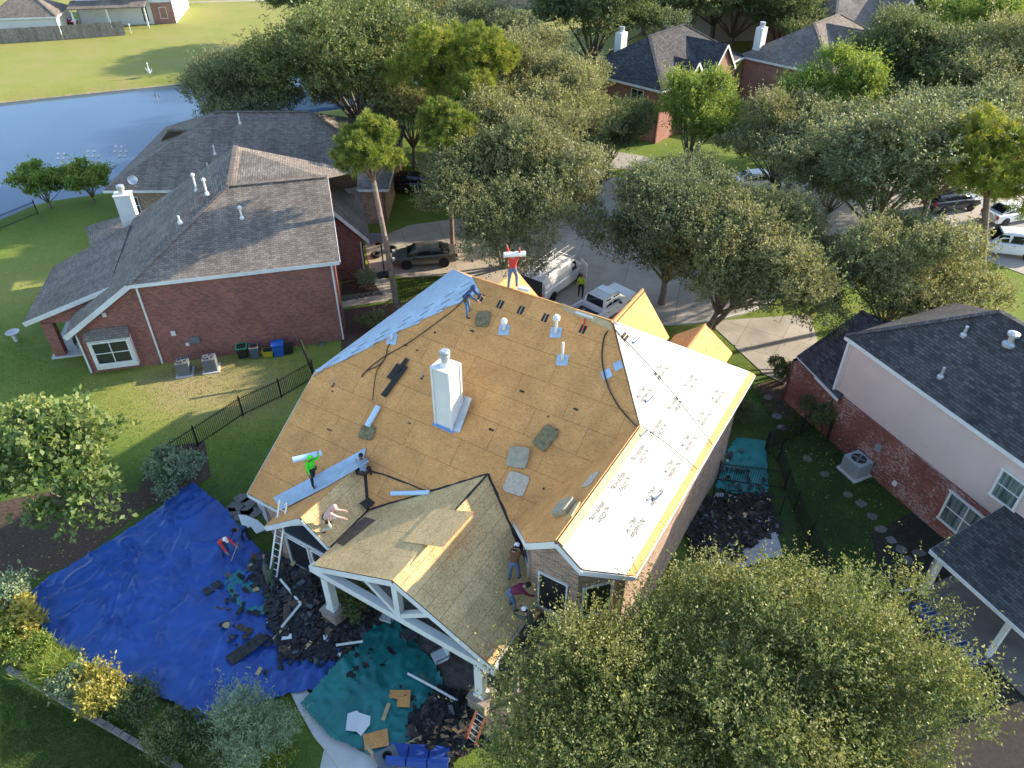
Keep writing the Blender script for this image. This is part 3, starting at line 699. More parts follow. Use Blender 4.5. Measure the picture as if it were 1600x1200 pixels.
# blue membrane along the left hip with stepped inner edge, laid strip by strip
hip = (CL-A_); hl_ = hip.length; hdv = hip.normalized(); inn = n_main.cross(hdv); inn = inn if inn.dot(HV) > 0 else -inn
steps = [(.0, .10, .95, .85), (.10, .22, .95, .7), (.22, .36, .8, .62), (.36, .5, .72, .5), (.5, .64, .6, .42), (.64, .8, .5, .33), (.8, 1., .36, .15)]
for a_, b_, w0, w1 in steps:
    p, r_ = A_+hip*a_, A_+hip*b_
    MB().slab([p+n_main*.06, r_+n_main*.06, r_+n_main*.06+inn*w1, p+n_main*.06+inn*w0], .012, n=n_main).build('membrane_strip', 'membrane_blue', house)
    mb = MB()
    for j in range(3):
        c_ = p.lerp(r_, .2+.3*j)+inn*(w0*(.2+.25*j))+n_main*.064; mb.slab([c_, c_+hdv*.5, c_+hdv*.5+inn*.035, c_+inn*.035], .003, n=n_main)
    mb.build('print_dash', 'print_ink', house)
# ================================================================== NEIGHBOUR HOUSES
def frame(O, ang):
    e1 = Vector((math.cos(ang), math.sin(ang), 0)); e2 = Vector((-math.sin(ang), math.cos(ang), 0)); O = Vector((O[0], O[1], 0))
    return (lambda a, b_, z=0.: O+e1*a+e2*b_+V3(0, 0, z)), e1, e2
def roof(pts, mat_, parent, name='roof_slope', th=.13):
    pts = [Vector(p) for p in pts]; n = Vector((0, 0, 0))
    for i in range(len(pts)): n += pts[i-1].cross(pts[i])
    n.normalize(); n = n if n.z > 0 else -n
    return MB().slab(pts, th, n=n).build(name, mat_, parent)
def trim(p, q_, parent, h=.2, w=.04, name='fascia', mat_='white_trim', dz=-.13):
    return MB().beam(Vector(p)+V3(0, 0, dz), Vector(q_)+V3(0, 0, dz), w, h).build(name, mat_, parent)
def caps(p, q_, parent, mat_, w=.3):
    return MB().beam(Vector(p)+V3(0, 0, .02), Vector(q_)+V3(0, 0, .02), w, .05).build('ridge_cap', mat_, parent)
def pipe(p, h, parent, r=.06, mat_='white_trim', hood=False):
    mb = MB().lathe(p, [(r*2.2, -.1), (r*2.2, .02), (r*1.2, .1), (r, .1), (r, h), (r*.8, h)], 10)
    if hood: mb.lathe(Vector(p)+V3(0, 0, h), [(r, 0), (r*2, .05), (r*2, .15), (r*.5, .22)], 10)
    return mb.build('vent_pipe', mat_, parent)
def downspout(p, z, parent, n): return MB().beam(Vector(p)+Vector(n)*.06+V3(0, 0, .1), Vector(p)+Vector(n)*.06+V3(0, 0, z), .09, .12, up=n).build('downspout', 'white_trim', parent)
# ---------------- red brick house on the left
r, e1, e2 = frame((-21.5, 37.6), R(13.65)); SB = 'shingle_brown'
h1 = thing('brick_house', 'long red brick house with brown shingles, covered patio and bay window', 'house', r(3, 5))
FL, FR = r(-.3, -.3, 5.8), r(11.5, -.3, 5.8); R0, R1_ = r(5.6, 5.2, 8.8), r(11.5, 5.2, 8.8); PK = r(6.07, 9.1, 9.8)
roof([FL, FR, R1_, R0], SB, h1, 'front_slope'); roof([R0, R1_, r(13.5, 9.2, 7.4), PK], SB, h1, 'inner_slope')
roof([r(-4.5, -.4, 3.0), FL, R0, PK, r(-2.1, 12.2, 4.3), r(-2.1, 2.1, 4.5), r(-4.5, 2.1, 3.02)], SB, h1, 'left_slope')
roof([r(-7.3, 2.05, 2.85), r(-2.0, 2.05, 4.56), r(-2.0, 10.5, 4.56), r(-7.1, 8.9, 2.85)], SB, h1, 'patio_slope')
roof([PK, r(13.5, 9.2, 7.4), r(13.5, 13.5, 4.5), r(-2.1, 12.2, 4.3)], SB, h1, 'back_slope')
roof([r(11.3, 7.35, 5.75), r(13.75, 7.35, 2.95), r(13.75, 15.5, 2.95), r(11.3, 15.5, 5.75)], SB, h1, 'garage_slope')
roof([r(-6.3, 15.3, 2.6), r(-5.4, 11.9, 2.6), r(-2.4, 11.9, 3.6), r(-3., 15.0, 3.4)], SB, h1, 'rear_slope')
for p, q_ in ((R0, R1_), (FL, R0), (R0, PK)): caps(p, q_, h1, SB)
trim(FL, FR, h1, .22); trim(FL, r(-4.5, -.4, 3.0), h1, .3); trim(r(-7.3, 2.0, 2.85), r(-2., 2.0, 4.56), h1, .28); trim(r(-7.3, 2.05, 2.85), r(-7.1, 8.9, 2.85), h1, .16)
trim(r(-4.5, -.4, 3.), r(-4.5, 2.1, 3.), h1, .16); trim(r(11.3, 7.3, 5.75), r(13.75, 7.3, 2.95), h1, .22); trim(r(11.55, -.3, 5.8), r(11.55, 5.2, 8.8), h1, .2)
BR = 'brick_red'
wl(r(0, 0), r(11.2, 0), 5.65, 5.65, mat_=BR, parent=h1); wl(r(-4.1, 0), r(0, 0), 3.05, 5.65, mat_=BR, parent=h1)
wl(r(-4.1, 2.2), r(-4.1, 0), 2.8, 2.8, mat_=BR, parent=h1); wl(r(-4.1, 9), r(-4.1, 2.2), 3.3, 3.3, mat_=BR, parent=h1)
wl(r(11.2, 0), r(11.2, 9), 5.65, 6., mid=r(11.2, 5.2, 8.6), mat_=BR, parent=h1); wl(r(11.2, 7.7), r(13.2, 7.7), 5.6, 3.2, mat_=BR, parent=h1)
wl(r(13.2, 7.7), r(13.2, 15.4), 2.9, 2.9, mat_=BR, parent=h1); wl(r(13.2, 13.4), r(-2.4, 12.2), 4., 4., mat_=BR, parent=h1)
wl(r(-6.5, 2.3), r(-2.2, 2.3), 3.0, 4.35, mat_=BR, parent=h1, z0=2.45)                                    # brick gable over the patio opening
MB().box(r(11.3, 6.6, 6.4), (.5, .9, 2.2), rz=R(13.65)).build('parapet_pier', BR, h1)
for a_, b_ in ((-6.2, 2.5), (-6.2, 8.5), (-2.4, 2.5)): MB().box(r(a_, b_, 1.25), (.62, .55, 2.5), rz=R(13.65)).build('patio_column', BR, h1)
sheet_ = MB().slab([r(-6.7, 2.1, .1), r(-4.1, 2.1, .1), r(-4.1, 9, .1), r(-6.7, 9, .1)], .1, n=(0, 0, 1)).build('patio_floor', 'concrete_pale', h1)
downspout(r(.05, 0), 5.6, h1, -e2); downspout(r(11.0, 0), 5.6, h1, -e2); downspout(r(-4.0, 0), 2.8, h1, -e2); downspout(r(13.05, 7.7), 2.9, h1, -e2)
# boxed bay window with its own little roof
cb_ = r(-2.35, -.35, 1.55)
MB().box(r(-2.35, -.18, 1.5), (2.35, .36, 2.2), rz=R(13.65)).build('bay_box', 'white_trim', h1)
window(cb_-e2*.02, -e2, 2.0, 1.55, 2, 2, parent=h1, pane='glass', fw=.12)
roof([r(-3.6, -.55, 2.6), r(-1.1, -.55, 2.6), r(-1.1, -.02, 3.05), r(-3.6, -.02, 3.05)], 'shingle_brown', h1, 'bay_roof')
# chimney of white boards
ca_, cb2 = r(-2.3, 12.2, 0), 8.6
cc = MB().box((ca_.x, ca_.y, 3.6), (1.05, .8, 4.9), rz=R(13.65)).build('chimney', 'white_paint', h1)
MB().lathe((ca_.x, ca_.y, 6.05), [(.26, 0), (.2, .1), (.2, .35), (.26, .37), (.26, .6), (.15, .66)], 14).build('flue', 'galv', cc)
MB().box((ca_.x, ca_.y, 6.07), (1.15, .9, .06), rz=R(13.65)).build('cap', 'white_trim', cc)
nfs = plane_n(FL, FR, R0)
for px, py, h in ((378, 340, .55),): pipe(hit(px, py, FL, nfs), h, h1, hood=True)
nls = plane_n(r(-4.5, -.4, 3.0), FL, PK)
for px, py, h in ((307, 297, .9), (323, 302, .75), (281, 347, .4)): pipe(hit(px, py, FL, nls), h, h1, hood=h > .6)
for px, py, w_, h_ in ((271, 520, .25, .3), (300, 531, .3, .42), (308, 530, .3, .42), (163, 491, .2, .25), (293, 537, .2, .2)):
    p = hit(px, py, r(0, 0), -e2); MB().box(p-e2*.06, (w_, .1, h_), rz=R(13.65)).build('wall_box', 'white_trim' if h_ < .35 else 'grey_plastic', h1)
gm = hit(503, 540, r(0, 0), -e2)                                                                         # gas meter
mb = MB().box(gm-e2*.25+V3(0, 0, .1), (.35, .2, .4), rz=R(13.65)); mb.path([gm-e2*.2+e1*.3+V3(0, 0, -.5), gm-e2*.2+e1*.3+V3(0, 0, .45), gm-e2*.2-e1*.25+V3(0, 0, .45), gm-e2*.2-e1*.25+V3(0, 0, -.4)], .03, 6)
mb.build('gas_meter', 'grey_plastic', h1)
# ---------------- house with the lake frontage behind it
r2, f1, f2 = frame((-31.5, 56.2), R(.6)); S2 = 'shingle_brown'
h2 = thing('lake_house', 'low house with large hipped brown shingle roof and satellite dish, beside the pond', 'house', r2(10, 6))
ea, eb, ec, ed = r2(-.4, -.2, 3.2), r2(21.8, -.2, 3.2), r2(21.8, 14, 3.2), r2(-.4, 14, 3.2); ra, rb = r2(7.3, 6.2, 7.1), r2(15.0, 6.2, 7.1)
roof([ea, eb, rb, ra], S2, h2, 'front_slope'); roof([eb, ec, rb], S2, h2, 'right_slope'); roof([ec, ed, ra, rb], S2, h2, 'back_slope')
sa_ = r2(3.9, 4.9, 6.05); roof([ed, ea, ra], S2, h2, 'left_slope')
roof([r2(3.6, 5.0, 6.05), r2(5.6, 5.0, 6.05), r2(7.3, 9., 3.3), r2(.5, 9, 3.3)], S2, h2, 'hip_step'); caps(r2(3.6, 5., 6.05), r2(5.6, 5., 6.05), h2, S2); caps(ra, rb, h2, S2, .35); caps(eb, rb, h2, S2)
trim(ea, eb, h2, .2); trim(ed, ea, h2, .2); trim(eb, ec, h2, .2)
for p, q_ in ((r2(.1, .3), r2(21.4, .3)), (r2(21.4, .3), r2(21.4, 13.6)), (r2(.1, 13.6), r2(.1, .3)), (r2(21.4, 13.6), r2(.1, 13.6))): wl(p, q_, 3.05, 3.05, mat_='brick_tan', parent=h2)
window(r2(1.4, .28, 1.7), -f2, .9, 1.4, 1, 2, parent=h2)
nf2 = plane_n(ea, eb, rb)
for px, py, h in ((375, 192, .8), (336, 240, .7), (325, 262, .4)): pipe(hit(px, py, ea, nf2), h, h2)
dp = hit(212, 292, ea, nf2)
mb = MB().tube(dp, dp+V3(0, -.1, .55), .025); mb.lathe((0, 0, 0), [(.02, 0), (.2, .03), (.36, .11), (.345, .125), (.2, .05), (.02, .02)], 18)
Mx = Matrix.Translation(dp+V3(0, -.12, .6)) @ Matrix.Rotation(R(58), 4, V3(1, .3, 0).normalized()); k0 = len(mb.v)-18*6
for i in range(k0, len(mb.v)): mb.v[i] = Mx @ mb.v[i]
mb.build('satellite_dish', 'galv', h2)
# ---------------- stucco house on the right
r3, g1, g2 = frame((17.0, 31.2), math.atan2(-.912, .41)); g2i = g2
S3 = 'shingle_dark'
h3 = thing('stucco_house', 'two storey pink stucco and whitewashed brick house under dark shingles, right edge', 'house', r3(5, -4))
# this frame's second axis points away from the house: depth into the house is negative
rr3 = lambda a, b_, z=0.: r3(a, -b_, z) if g2.dot(V3(.912, .41, 0)) < 0 else r3(a, b_, z)
gout = -Vector((.912, .41, 0))
EL, ER = rr3(-.4, -.15, 6.3), rr3(16, -.15, 6.3); PK3, PE3 = rr3(4.1, 3.6, 9.35), rr3(12, 3.6, 9.35)
roof([EL, ER, PE3, PK3], S3, h3, 'yard_slope'); roof([EL, PK3, rr3(-.4, 7.4, 6.3)], S3, h3, 'street_slope'); roof([rr3(-.4, 7.4, 6.3), PK3, PE3, rr3(16, 7.4, 6.3)], S3, h3, 'far_slope'); roof([ER, rr3(16, 7.4, 6.3), PE3], S3, h3, 'end_slope')
caps(EL, PK3, h3, S3, .28); caps(PK3, PE3, h3, S3, .28); trim(EL, ER, h3, .2); trim(EL, rr3(-.4, 7.4, 6.3), h3, .2)
F0, F1_, T0, T1_ = at(1245, 556, 2.95), rr3(.5, -.3, 2.95), at(1345, 486, 5.0), rr3(-1.2, 4.1, 5.05)
roof([F0, F1_, rr3(.5, 4.1, 5.05), T1_, T0], S3, h3, 'porch_slope'); caps(T0, T1_, h3, S3, .25); trim(F0, F1_, h3, .18)
roof([T0, T1_, rr3(-1.5, 8., 3.), rr3(-3.6, 8., 3.)], S3, h3, 'porch_far_slope')
SG0, SG1, SG2 = at(1440, 502, 4.2), at(1488, 464, 5.4), at(1530, 488, 5.4)
roof([SG0, SG1, SG2, rr3(-.3, 8.2, 4.2)], S3, h3, 'entry_slope'); caps(SG1, SG2, h3, S3, .25); roof([SG1, SG2, rr3(-.3, 12.5, 3.5), rr3(-3., 12.5, 3.5)], S3, h3, 'entry_far_slope')
wl(rr3(-.1, 0), rr3(15.6, 0), 2.98, 2.98, mat_='brick_mottled', parent=h3); wl(rr3(-.1, .03), rr3(15.6, .03), 6.2, 6.2, mat_='stucco_pink', parent=h3, z0=2.98)
wl(rr3(-.1, 7), rr3(-.1, 0), 6.2, 6.2, mat_='stucco_pink', parent=h3); wl(rr3(-3.3, 0), rr3(0, 0), 2.85, 2.85, mat_='brick_mottled', parent=h3); wl(rr3(-3.3, 7), rr3(-3.3, 0), 2.85, 2.85, mat_='brick_mottled', parent=h3)
wl(rr3(15.6, 0), rr3(15.6, 7), 6.2, 6.2, mat_='stucco_pink', parent=h3); wl(rr3(15.6, 7), rr3(-3.3, 7), 6.2, 2.9, mat_='stucco_pink', parent=h3); wl(rr3(-.1, 7.), rr3(-.1, 11.5), 4, 4, mat_='brick_mottled', parent=h3)
MB().beam(rr3(-.1, -.04, 2.98), rr3(15.6, -.04, 2.98), .08, .1).build('brick_ledge', 'brick_mottled', h3)
MB().box(rr3(-.14, -.03, 4.5), (.12, .12, 3.3), rz=math.atan2(-.912, .41)).build('corner_board', 'white_trim', h3)
pw = hit(1512, 800, rr3(0, 0), gout); window(V3(pw.x, pw.y, 1.75)+gout*.02, gout, 2.0, 1.75, 2, 2, parent=h3, pane='glass_curtain', fw=.1)
pw = hit(1592, 738, rr3(0, 0.03), gout); window(V3(pw.x, pw.y, 4.6)+gout*.02, gout, 1.1, 1.5, 1, 2, parent=h3, pane='glass_curtain', fw=.1)
pw = hit(1312, 604, rr3(0, 0), gout)
n3s = plane_n(EL, ER, PK3)
for px, py, h, hd_ in ((1506, 523, .45, False), (1470, 588, .5, False), (1577, 537, .4, True)): pipe(hit(px, py, EL, n3s), h, h3, .07 if not hd_ else .13, 'galv', hd_)
pb = hit(1374, 699, rr3(0, 0), gout); MB().box(pb+gout*.08, (.3, .12, .4), rz=math.atan2(-.912, .41)).build('wall_box', 'galv', h3)
pb = hit(1399, 755, rr3(0, 0), gout); MB().box(pb+gout*.05, (.2, .1, .25), rz=math.atan2(-.912, .41)).build('wall_box', 'white_trim', h3)
for px, py in ((1446, 697), (1547, 774)):
    pb = hit(px, py, rr3(0, .03), gout); MB().lathe((0, 0, 0), [(.1, 0), (.1, .04)], 12).xf(Matrix.Translation(pb) @ gout.to_track_quat('Z', 'Y').to_matrix().to_4x4()).build('vent_cover', 'stucco_pink', h3)
# patio roof in the corner of the yard
PA0, PA1, PA2, PA3 = rr3(9.75, -3.9, 2.95), rr3(16, -3.9, 2.95), rr3(16, .9, 4.1), rr3(9.75, .9, 4.1)
roof([PA0, PA1, PA2, PA3], S3, h3, 'patio_slope'); trim(PA0, PA1, h3, .16, .12, 'gutter'); trim(PA0, PA3, h3, .18)
for a_ in (10.1, 13.4): MB().box(rr3(a_, -3.4, 1.4), (.2, .2, 2.8), rz=math.atan2(-.912, .41)).build('patio_post', 'white_paint', h3)
MB().path([rr3(9.9, -3.85, 2.75), rr3(9.95, -3.55, 2.4), rr3(9.95, -3.55, .3), rr3(9.7, -3.9, .12), rr3(9.3, -4.9, .08)], .06, 8).build('downspout', 'galv', h3)
MB().slab([rr3(9.9, -3.6, .1), rr3(16, -3.6, .1), rr3(16, 0, .1), rr3(9.9, 0, .1)], .1, n=(0, 0, 1)).build('patio_floor', 'flagstone', h3)
# ---------------- generic hipped houses farther off
def hiphouse(name, label, O, ang, L, W, ze, zr, inset, wallm, roofm, wins=(), chim=None, gables=(), oh=.4, cat='house'):
    """walls, four roof slopes, ridge and hip caps, fascia, windows, chimney and small front gables"""
    f, e1, e2 = frame(O, ang); h = thing(name, label, cat, f(L/2, W/2))
    a, b_, c, d = f(-oh, -oh, ze), f(L+oh, -oh, ze), f(L+oh, W+oh, ze), f(-oh, W+oh, ze); i0, i1 = inset
    p, q_ = f(i0, W/2, zr), f(L-i1, W/2, zr)
    roof([a, b_, q_, p], roofm, h, 'front_slope'); roof([c, d, p, q_], roofm, h, 'back_slope'); roof([b_, c, q_], roofm, h, 'right_slope'); roof([d, a, p], roofm, h, 'left_slope')
    for u_, w_ in ((p, q_), (a, p), (b_, q_)): caps(u_, w_, h, roofm, .3)
    for u_, w_ in ((a, b_), (b_, c), (c, d), (d, a)): trim(u_, w_, h, .22)
    for u_, w_ in ((f(0, 0), f(L, 0)), (f(L, 0), f(L, W)), (f(L, W), f(0, W)), (f(0, W), f(0, 0))): wl(u_, w_, ze-.15, ze-.15, mat_=wallm, parent=h)
    for side, s, z, w_, hh in wins:
        if side == 'f': window(f(s, 0, z), -e2, w_, hh, 1, 2, parent=h)
        elif side == 'l': window(f(0, s, z), -e1, w_, hh, 2, 1, parent=h)
        else: window(f(L, s, z), e1, w_, hh, 1, 2, parent=h)
    for (s, gw, gz, gd) in gables:                       # gabled fronts
        g0, g1_, gt_ = f(s-gw/2-.25, -gd, ze-.2), f(s+gw/2+.25, -gd, ze-.2), f(s, -gd, gz); bk = f(s, W/2, gz)
        roof([g0, gt_, bk, f(s-gw/2-.25, W/3, ze-.2)], roofm, h, 'gable_slope'); roof([gt_, g1_, f(s+gw/2+.25, W/3, ze-.2), bk], roofm, h, 'gable_slope')
        trim(g0, gt_, h, .22); trim(gt_, g1_, h, .22)
        wl(f(s-gw/2, -gd+.25), f(s+gw/2, -gd+.25), ze-.25, ze-.25, mid=f(s, -gd+.25, gz-.2), mat_=wallm, parent=h)
        wl(f(s-gw/2, 2), f(s-gw/2, -gd+.25), ze-.25, ze-.25, mat_=wallm, parent=h); wl(f(s+gw/2, -gd+.25), f(s+gw/2, 2), ze-.25, ze-.25, mat_=wallm, parent=h)
        window(f(s, -gd+.24, ze-1.4), -e2, gw*.4, 1.4, 1, 2, parent=h)
    for (s, bb, z0, z1) in ([] if not chim else chim):
        k = f(s, bb); cc = MB().box((k.x, k.y, (z0+z1)/2), (1.05, .8, z1-z0), rz=ang).build('chimney', 'white_paint', h)
        MB().lathe((k.x, k.y, z1), [(.3, 0), (.25, .2), (.3, .22), (.3, .5)], 10).build('flue', 'galv', cc)
    return h, f
plain('siding', (.62, .63, .62), .7, .05, 1.)
brickmat('brick_rose', (.36, .17, .13), (.25, .11, .09), (.36, .28, .25))
hiphouse('brick_house', 'rose brick house with dark slate-grey roof and white chimney across the street', (14.2, 74.3), R(48), 15, 9.5, 5.3, 8.5, (4.4, 4.2), 'brick_rose', 'shingle_dark',
         wins=[('l', 2.6, 3.9, 1.4, 1.7), ('f', 2.2, 4, .9, 1.5)], chim=[(4.6, 8.2, 2, 8.3)], gables=[(5.2, 2.6, 6.9, .8), (9.6, 4.4, 7.8, 1.3)])
hiphouse('brick_house', 'brick house with brown-grey roof and two tall white chimneys, right of the dark roof', (32.2, 79.5), R(46), 15, 10, 5.2, 8.4, (4.5, 4.5), 'brick_rose', 'shingle_brown', wins=[('l', 3, 4, .9, 1.5)], chim=[(1., 9., 2, 8.0)], gables=[(6.5, 4.5, 8.2, 1.)])
hiphouse('brick_house', 'farther brown roofed house beyond the two white chimneys', (38, 96), R(18), 15, 15, 5.5, 9.4, (5, 5), 'brick_rose', 'shingle_brown', chim=[(1., 6, 2, 10.4)], gables=[(9, 5, 8.4, 1.)])
hiphouse('house', 'distant grey roofed house at the very top right of the picture', (24.5, 112), R(10), 14, 13, 5.4, 9, (4, 4), 'siding', 'shingle_char', wins=[('f', 3, 4, 1, 1.4)])
hiphouse('house', 'distant house with pinkish roof in the top right corner', (62, 100), R(-8), 14, 13, 5, 8.6, (4, 4), 'brick_rose', 'shingle_brown', wins=[('f', 3, 4, 1, 1.4)])
hiphouse('house', 'distant house between trees at the top right edge', (86, 96), R(-20), 15, 13, 4.8, 8, (4, 4), 'brick_rose', 'shingle_char')
# far left: pale sided house behind its plank fence
fh, ff = hiphouse('sided_house', 'pale two storey sided house behind the grey plank fence, top left', (-63.8, 121.5), R(9), 13.5, 11, 5.8, 9.5, (4, 4), 'siding', 'shingle_brown',
         wins=[('f', 3.0, 4.6, 1.4, 1.2), ('f', 5.6, 4.6, 1.0, 1.2), ('f', 9.4, 1.4, .8, 2.2), ('f', 12., 1.5, 1., 1.5)])
roof([ff(-.5, -2.6, 2.9), ff(10.2, -2.6, 2.9), ff(10.2, .1, 3.5), ff(-.5, .1, 3.5)], 'shingle_brown', fh, 'porch_slope')
for a_ in (0, 4.8, 10): MB().box(ff(a_, -2.3, 1.45), (.2, .2, 2.9), rz=R(9)).build('porch_post', 'white_paint', fh)
wl(ff(10.4, -.06), ff(13.5, -.06), 2.9, 2.9, mat_='brick_rose', parent=fh, th=.05)
hiphouse('garage', 'low tan hip roofed outbuilding just behind the plank fence, top left', (-73.2, 115.5), R(9), 8.6, 6, 2.5, 4.6, (3., 3.), 'siding', 'shingle_brown', cat='garage')
hiphouse('house', 'distant house roofline behind the trees at the top centre', (-22, 142), R(4), 18, 11, 4.6, 8, (4, 4), 'brick_rose', 'shingle_brown', wins=[('f', 4, 2, 1.2, 1.5), ('f', 13, 2, 1.2, 1.5)])
# ================================================================== TREES AND PLANTS
leafmat('leaf_oak', (0.116, 0.132, 0.061), (0.201, 0.213, 0.104), (0.329, 0.329, 0.183), 0.32, 0.55)
leafmat('leaf_dark', (0.073, 0.104, 0.043), (0.134, 0.171, 0.067), (0.232, 0.244, 0.104), 0.32, 0.55)
leafmat('leaf_lime', (0.110, 0.183, 0.037), (0.220, 0.293, 0.061), (0.403, 0.427, 0.098), 0.4, 0.55)
leafmat('leaf_near', (.09, .12, .035), (.19, .21, .07), (.4, .38, .16), .36, .5)
leafmat('leaf_pine', (.1, .15, .03), (.22, .26, .045), (.4, .38, .08), 0.35, 0.55)
leafmat('leaf_syc', (.1, .16, .05), (.17, .24, .085), (.3, .33, .12), .4, .5)
leafmat('leaf_grey', (.14, .2, .12), (.23, .3, .19), (.34, .4, .27), .25, .55)
leafmat('leaf_yellow', (.2, .2, .045), (.36, .33, .08), (.55, .48, .16), .4, .5)
def quads_obj(name, P, tint, matn, parent):
    """P: (n,4,3) leaf quads"""
    n = len(P); me = bpy.data.meshes.new(name); me.vertices.add(n*4); me.vertices.foreach_set('co', P.reshape(-1).astype(np.float32))
    me.loops.add(n*4); me.loops.foreach_set('vertex_index', np.arange(n*4, dtype=np.int32)); me.polygons.add(n)
    me.polygons.foreach_set('loop_start', np.arange(0, n*4, 4, dtype=np.int32)); me.polygons.foreach_set('loop_total', np.full(n, 4, np.int32))
    a = me.attributes.new('tint', 'FLOAT', 'FACE'); a.data.foreach_set('value', np.clip(tint, 0, 1).astype(np.float32))
    me.materials.append(MATS[matn]); me.update(calc_edges=True)
    o = newobj(name, me, parent); return o
def unit(a): return a/np.maximum(np.linalg.norm(a, axis=-1, keepdims=True), 1e-9)
def leaves(g, base, sdir, L, per, ll, lw, spread=.07, droop=0.):
    """leaves set along shoots: base/sdir (n,3)"""
    n = len(base); t_ = g.random((n, per, 1))**.8; c = base[:, None]+sdir[:, None]*L[:, None, None]*t_+g.normal(0, spread, (n, per, 3))*(1.15-t_*.75)
    ax = unit(sdir[:, None]*.7+g.normal(0, .75, (n, per, 3))); ax[..., 2] -= droop; ax = unit(ax)
    nn = unit(g.normal(0, 1, (n, per, 3))+np.array([.0, 0, .6])); sd_ = unit(np.cross(ax, nn)); nn = np.cross(sd_, ax)
    s = ll*g.uniform(.7, 1.3, (n, per, 1)); w_ = lw*g.uniform(.7, 1.25, (n, per, 1))
    P = np.stack([c, c+ax*s*.5+sd_*w_*.5+nn*w_*.18, c+ax*s, c+ax*s*.5-sd_*w_*.5+nn*w_*.18], 2).reshape(-1, 4, 3)
    ti = np.broadcast_to(g.normal(.42, .16, (n, 1, 1)), (n, per, 1)) + g.normal(0, .14, (n, per, 1)) + .22*t_
    return P, ti.reshape(-1)
def make_crown(g, lobes, shoots, per, L, ll, lw, up=.55, out=.8, spread=.07, low=-.35, shell=.55, nsub=11, sr=(.28, .52)):
    sub = []                                             # each lobe breaks up into smaller clumps with hollows between them
    for c, r_ in lobes:
        for _ in range(nsub):
            d = unit(g.normal(0, 1, 3)); d[2] = d[2] if d[2] > -.35 else -d[2]*.6
            sub.append((np.array(c)+d*np.array(r_)*g.uniform(.62, .98), np.array(r_)*g.uniform(*sr)))
    if nsub: lobes = sub
    C = np.array([l[0] for l in lobes]); Rr = np.array([l[1] for l in lobes]); wts = (Rr[:, 0]*Rr[:, 2]+Rr[:, 0]*Rr[:, 1]); wts /= wts.sum()
    k = g.choice(len(lobes), int(shoots*1.6), p=wts); d = unit(g.normal(0, 1, (len(k), 3))); d[:, 2] = np.where(d[:, 2] < low, -d[:, 2]*.5, d[:, 2]); d = unit(d)
    rad = shell+(1-shell)*g.random((len(k), 1))**.6
    p = C[k]+d*Rr[k]*rad
    # drop shoots buried inside another lobe
    keep = np.ones(len(k), bool)
    for i in range(len(lobes)):
        near_ = np.abs(p-C[i]).max(1) < Rr[i].max(); q_ = (((p[near_]-C[i])/Rr[i])**2).sum(1); keep[near_] &= (q_ > .35) | (k[near_] == i)
    p, d, k = p[keep][:shoots], d[keep][:shoots], k[keep][:shoots]
    sd_ = unit(d*out+np.array([0, 0, up])+g.normal(0, .28, p.shape))
    LL = L*g.uniform(.5, 1.4, len(p)); LL = np.where(g.random(len(p)) < .1, LL*1.9, LL)
    P, t_ = leaves(g, p, sd_, LL, per, ll, lw, spread)
    return P, t_+np.repeat(g.normal(0, .13, len(lobes))[k], per)
def make_lobes(g, rx, rz, n, flat=.8, cz=0.):
    out = [((0, 0, cz-rz*.05), (rx*.6, rx*.6, rz*.58))]
    for i in range(n):
        a = 2.399*i+g.uniform(-.45, .45); el = g.uniform(-.3, 1.0); rr_ = rx*.76*math.cos(el*1.15)*g.uniform(.6, 1.12)
        s = rx*g.uniform(.24, .44)
        out.append(((rr_*math.cos(a), rr_*math.sin(a), cz+rz*.66*math.sin(el*1.45)*g.uniform(.7, 1.2)), (s*g.uniform(.85, 1.25), s*g.uniform(.85, 1.25), s*flat*g.uniform(.8, 1.2))))
    return out
def trunk_mesh(g, lobes, height_c, r0, parent, barkm='bark', lean=(0, 0), stems=1, fork=.3, twig=.5, trunk_z=None):
    """tapered trunk(s) with limbs running up into the crown's lobes"""
    mb = MB(); zf = height_c*fork
    tops = []
    for s in range(stems):
        a = 6.28*s/stems+.5; b0_ = V3(.22*math.cos(a), .22*math.sin(a), 0)*(stems > 1); f_ = V3(lean[0]*fork+(.6*math.cos(a) if stems > 1 else 0), lean[1]*fork+(.6*math.sin(a) if stems > 1 else 0), zf)
        rr_ = r0*(.7 if stems > 1 else 1)
        mb.path([b0_-V3(0, 0, .2), b0_+V3(0, 0, .25), (b0_+f_)/2+V3(g.uniform(-.08, .08), g.uniform(-.08, .08), 0), f_], [rr_*1.35, rr_*1.05, rr_*.85, rr_*.72], 9); tops.append(f_)
    for i, (c, rad) in enumerate(lobes):
        c = V3(*c)+V3(0, 0, height_c)+V3(lean[0], lean[1], 0); f_ = min(tops, key=lambda q_: (q_.xy-c.xy).length) if stems > 1 else tops[0]
        m1 = f_.lerp(c, .4)+V3(g.uniform(-.3, .3), g.uniform(-.3, .3), g.uniform(-.1, .5)); rr_ = r0*g.uniform(.28, .45)
        mb.path([f_-V3(0, 0, .15), m1, f_.lerp(c, .75)+V3(0, 0, .15), c+V3(0, 0, rad[2]*.3)], [rr_*1.2, rr_*.8, rr_*.45, rr_*.16], 6)
        for j in range(3):
            e = c+V3(*(unit(g.normal(0, 1, 3))*np.array(rad)*.75)); m2 = m1.lerp(c, g.uniform(.3, .9)); mb.path([m2, m2.lerp(e, .5)+V3(0, 0, .15), e], [rr_*.35, rr_*.22, rr_*.08], 5)
    return mb.build('trunk', barkm, parent, smooth=True, uv=False)
SHARED = {}
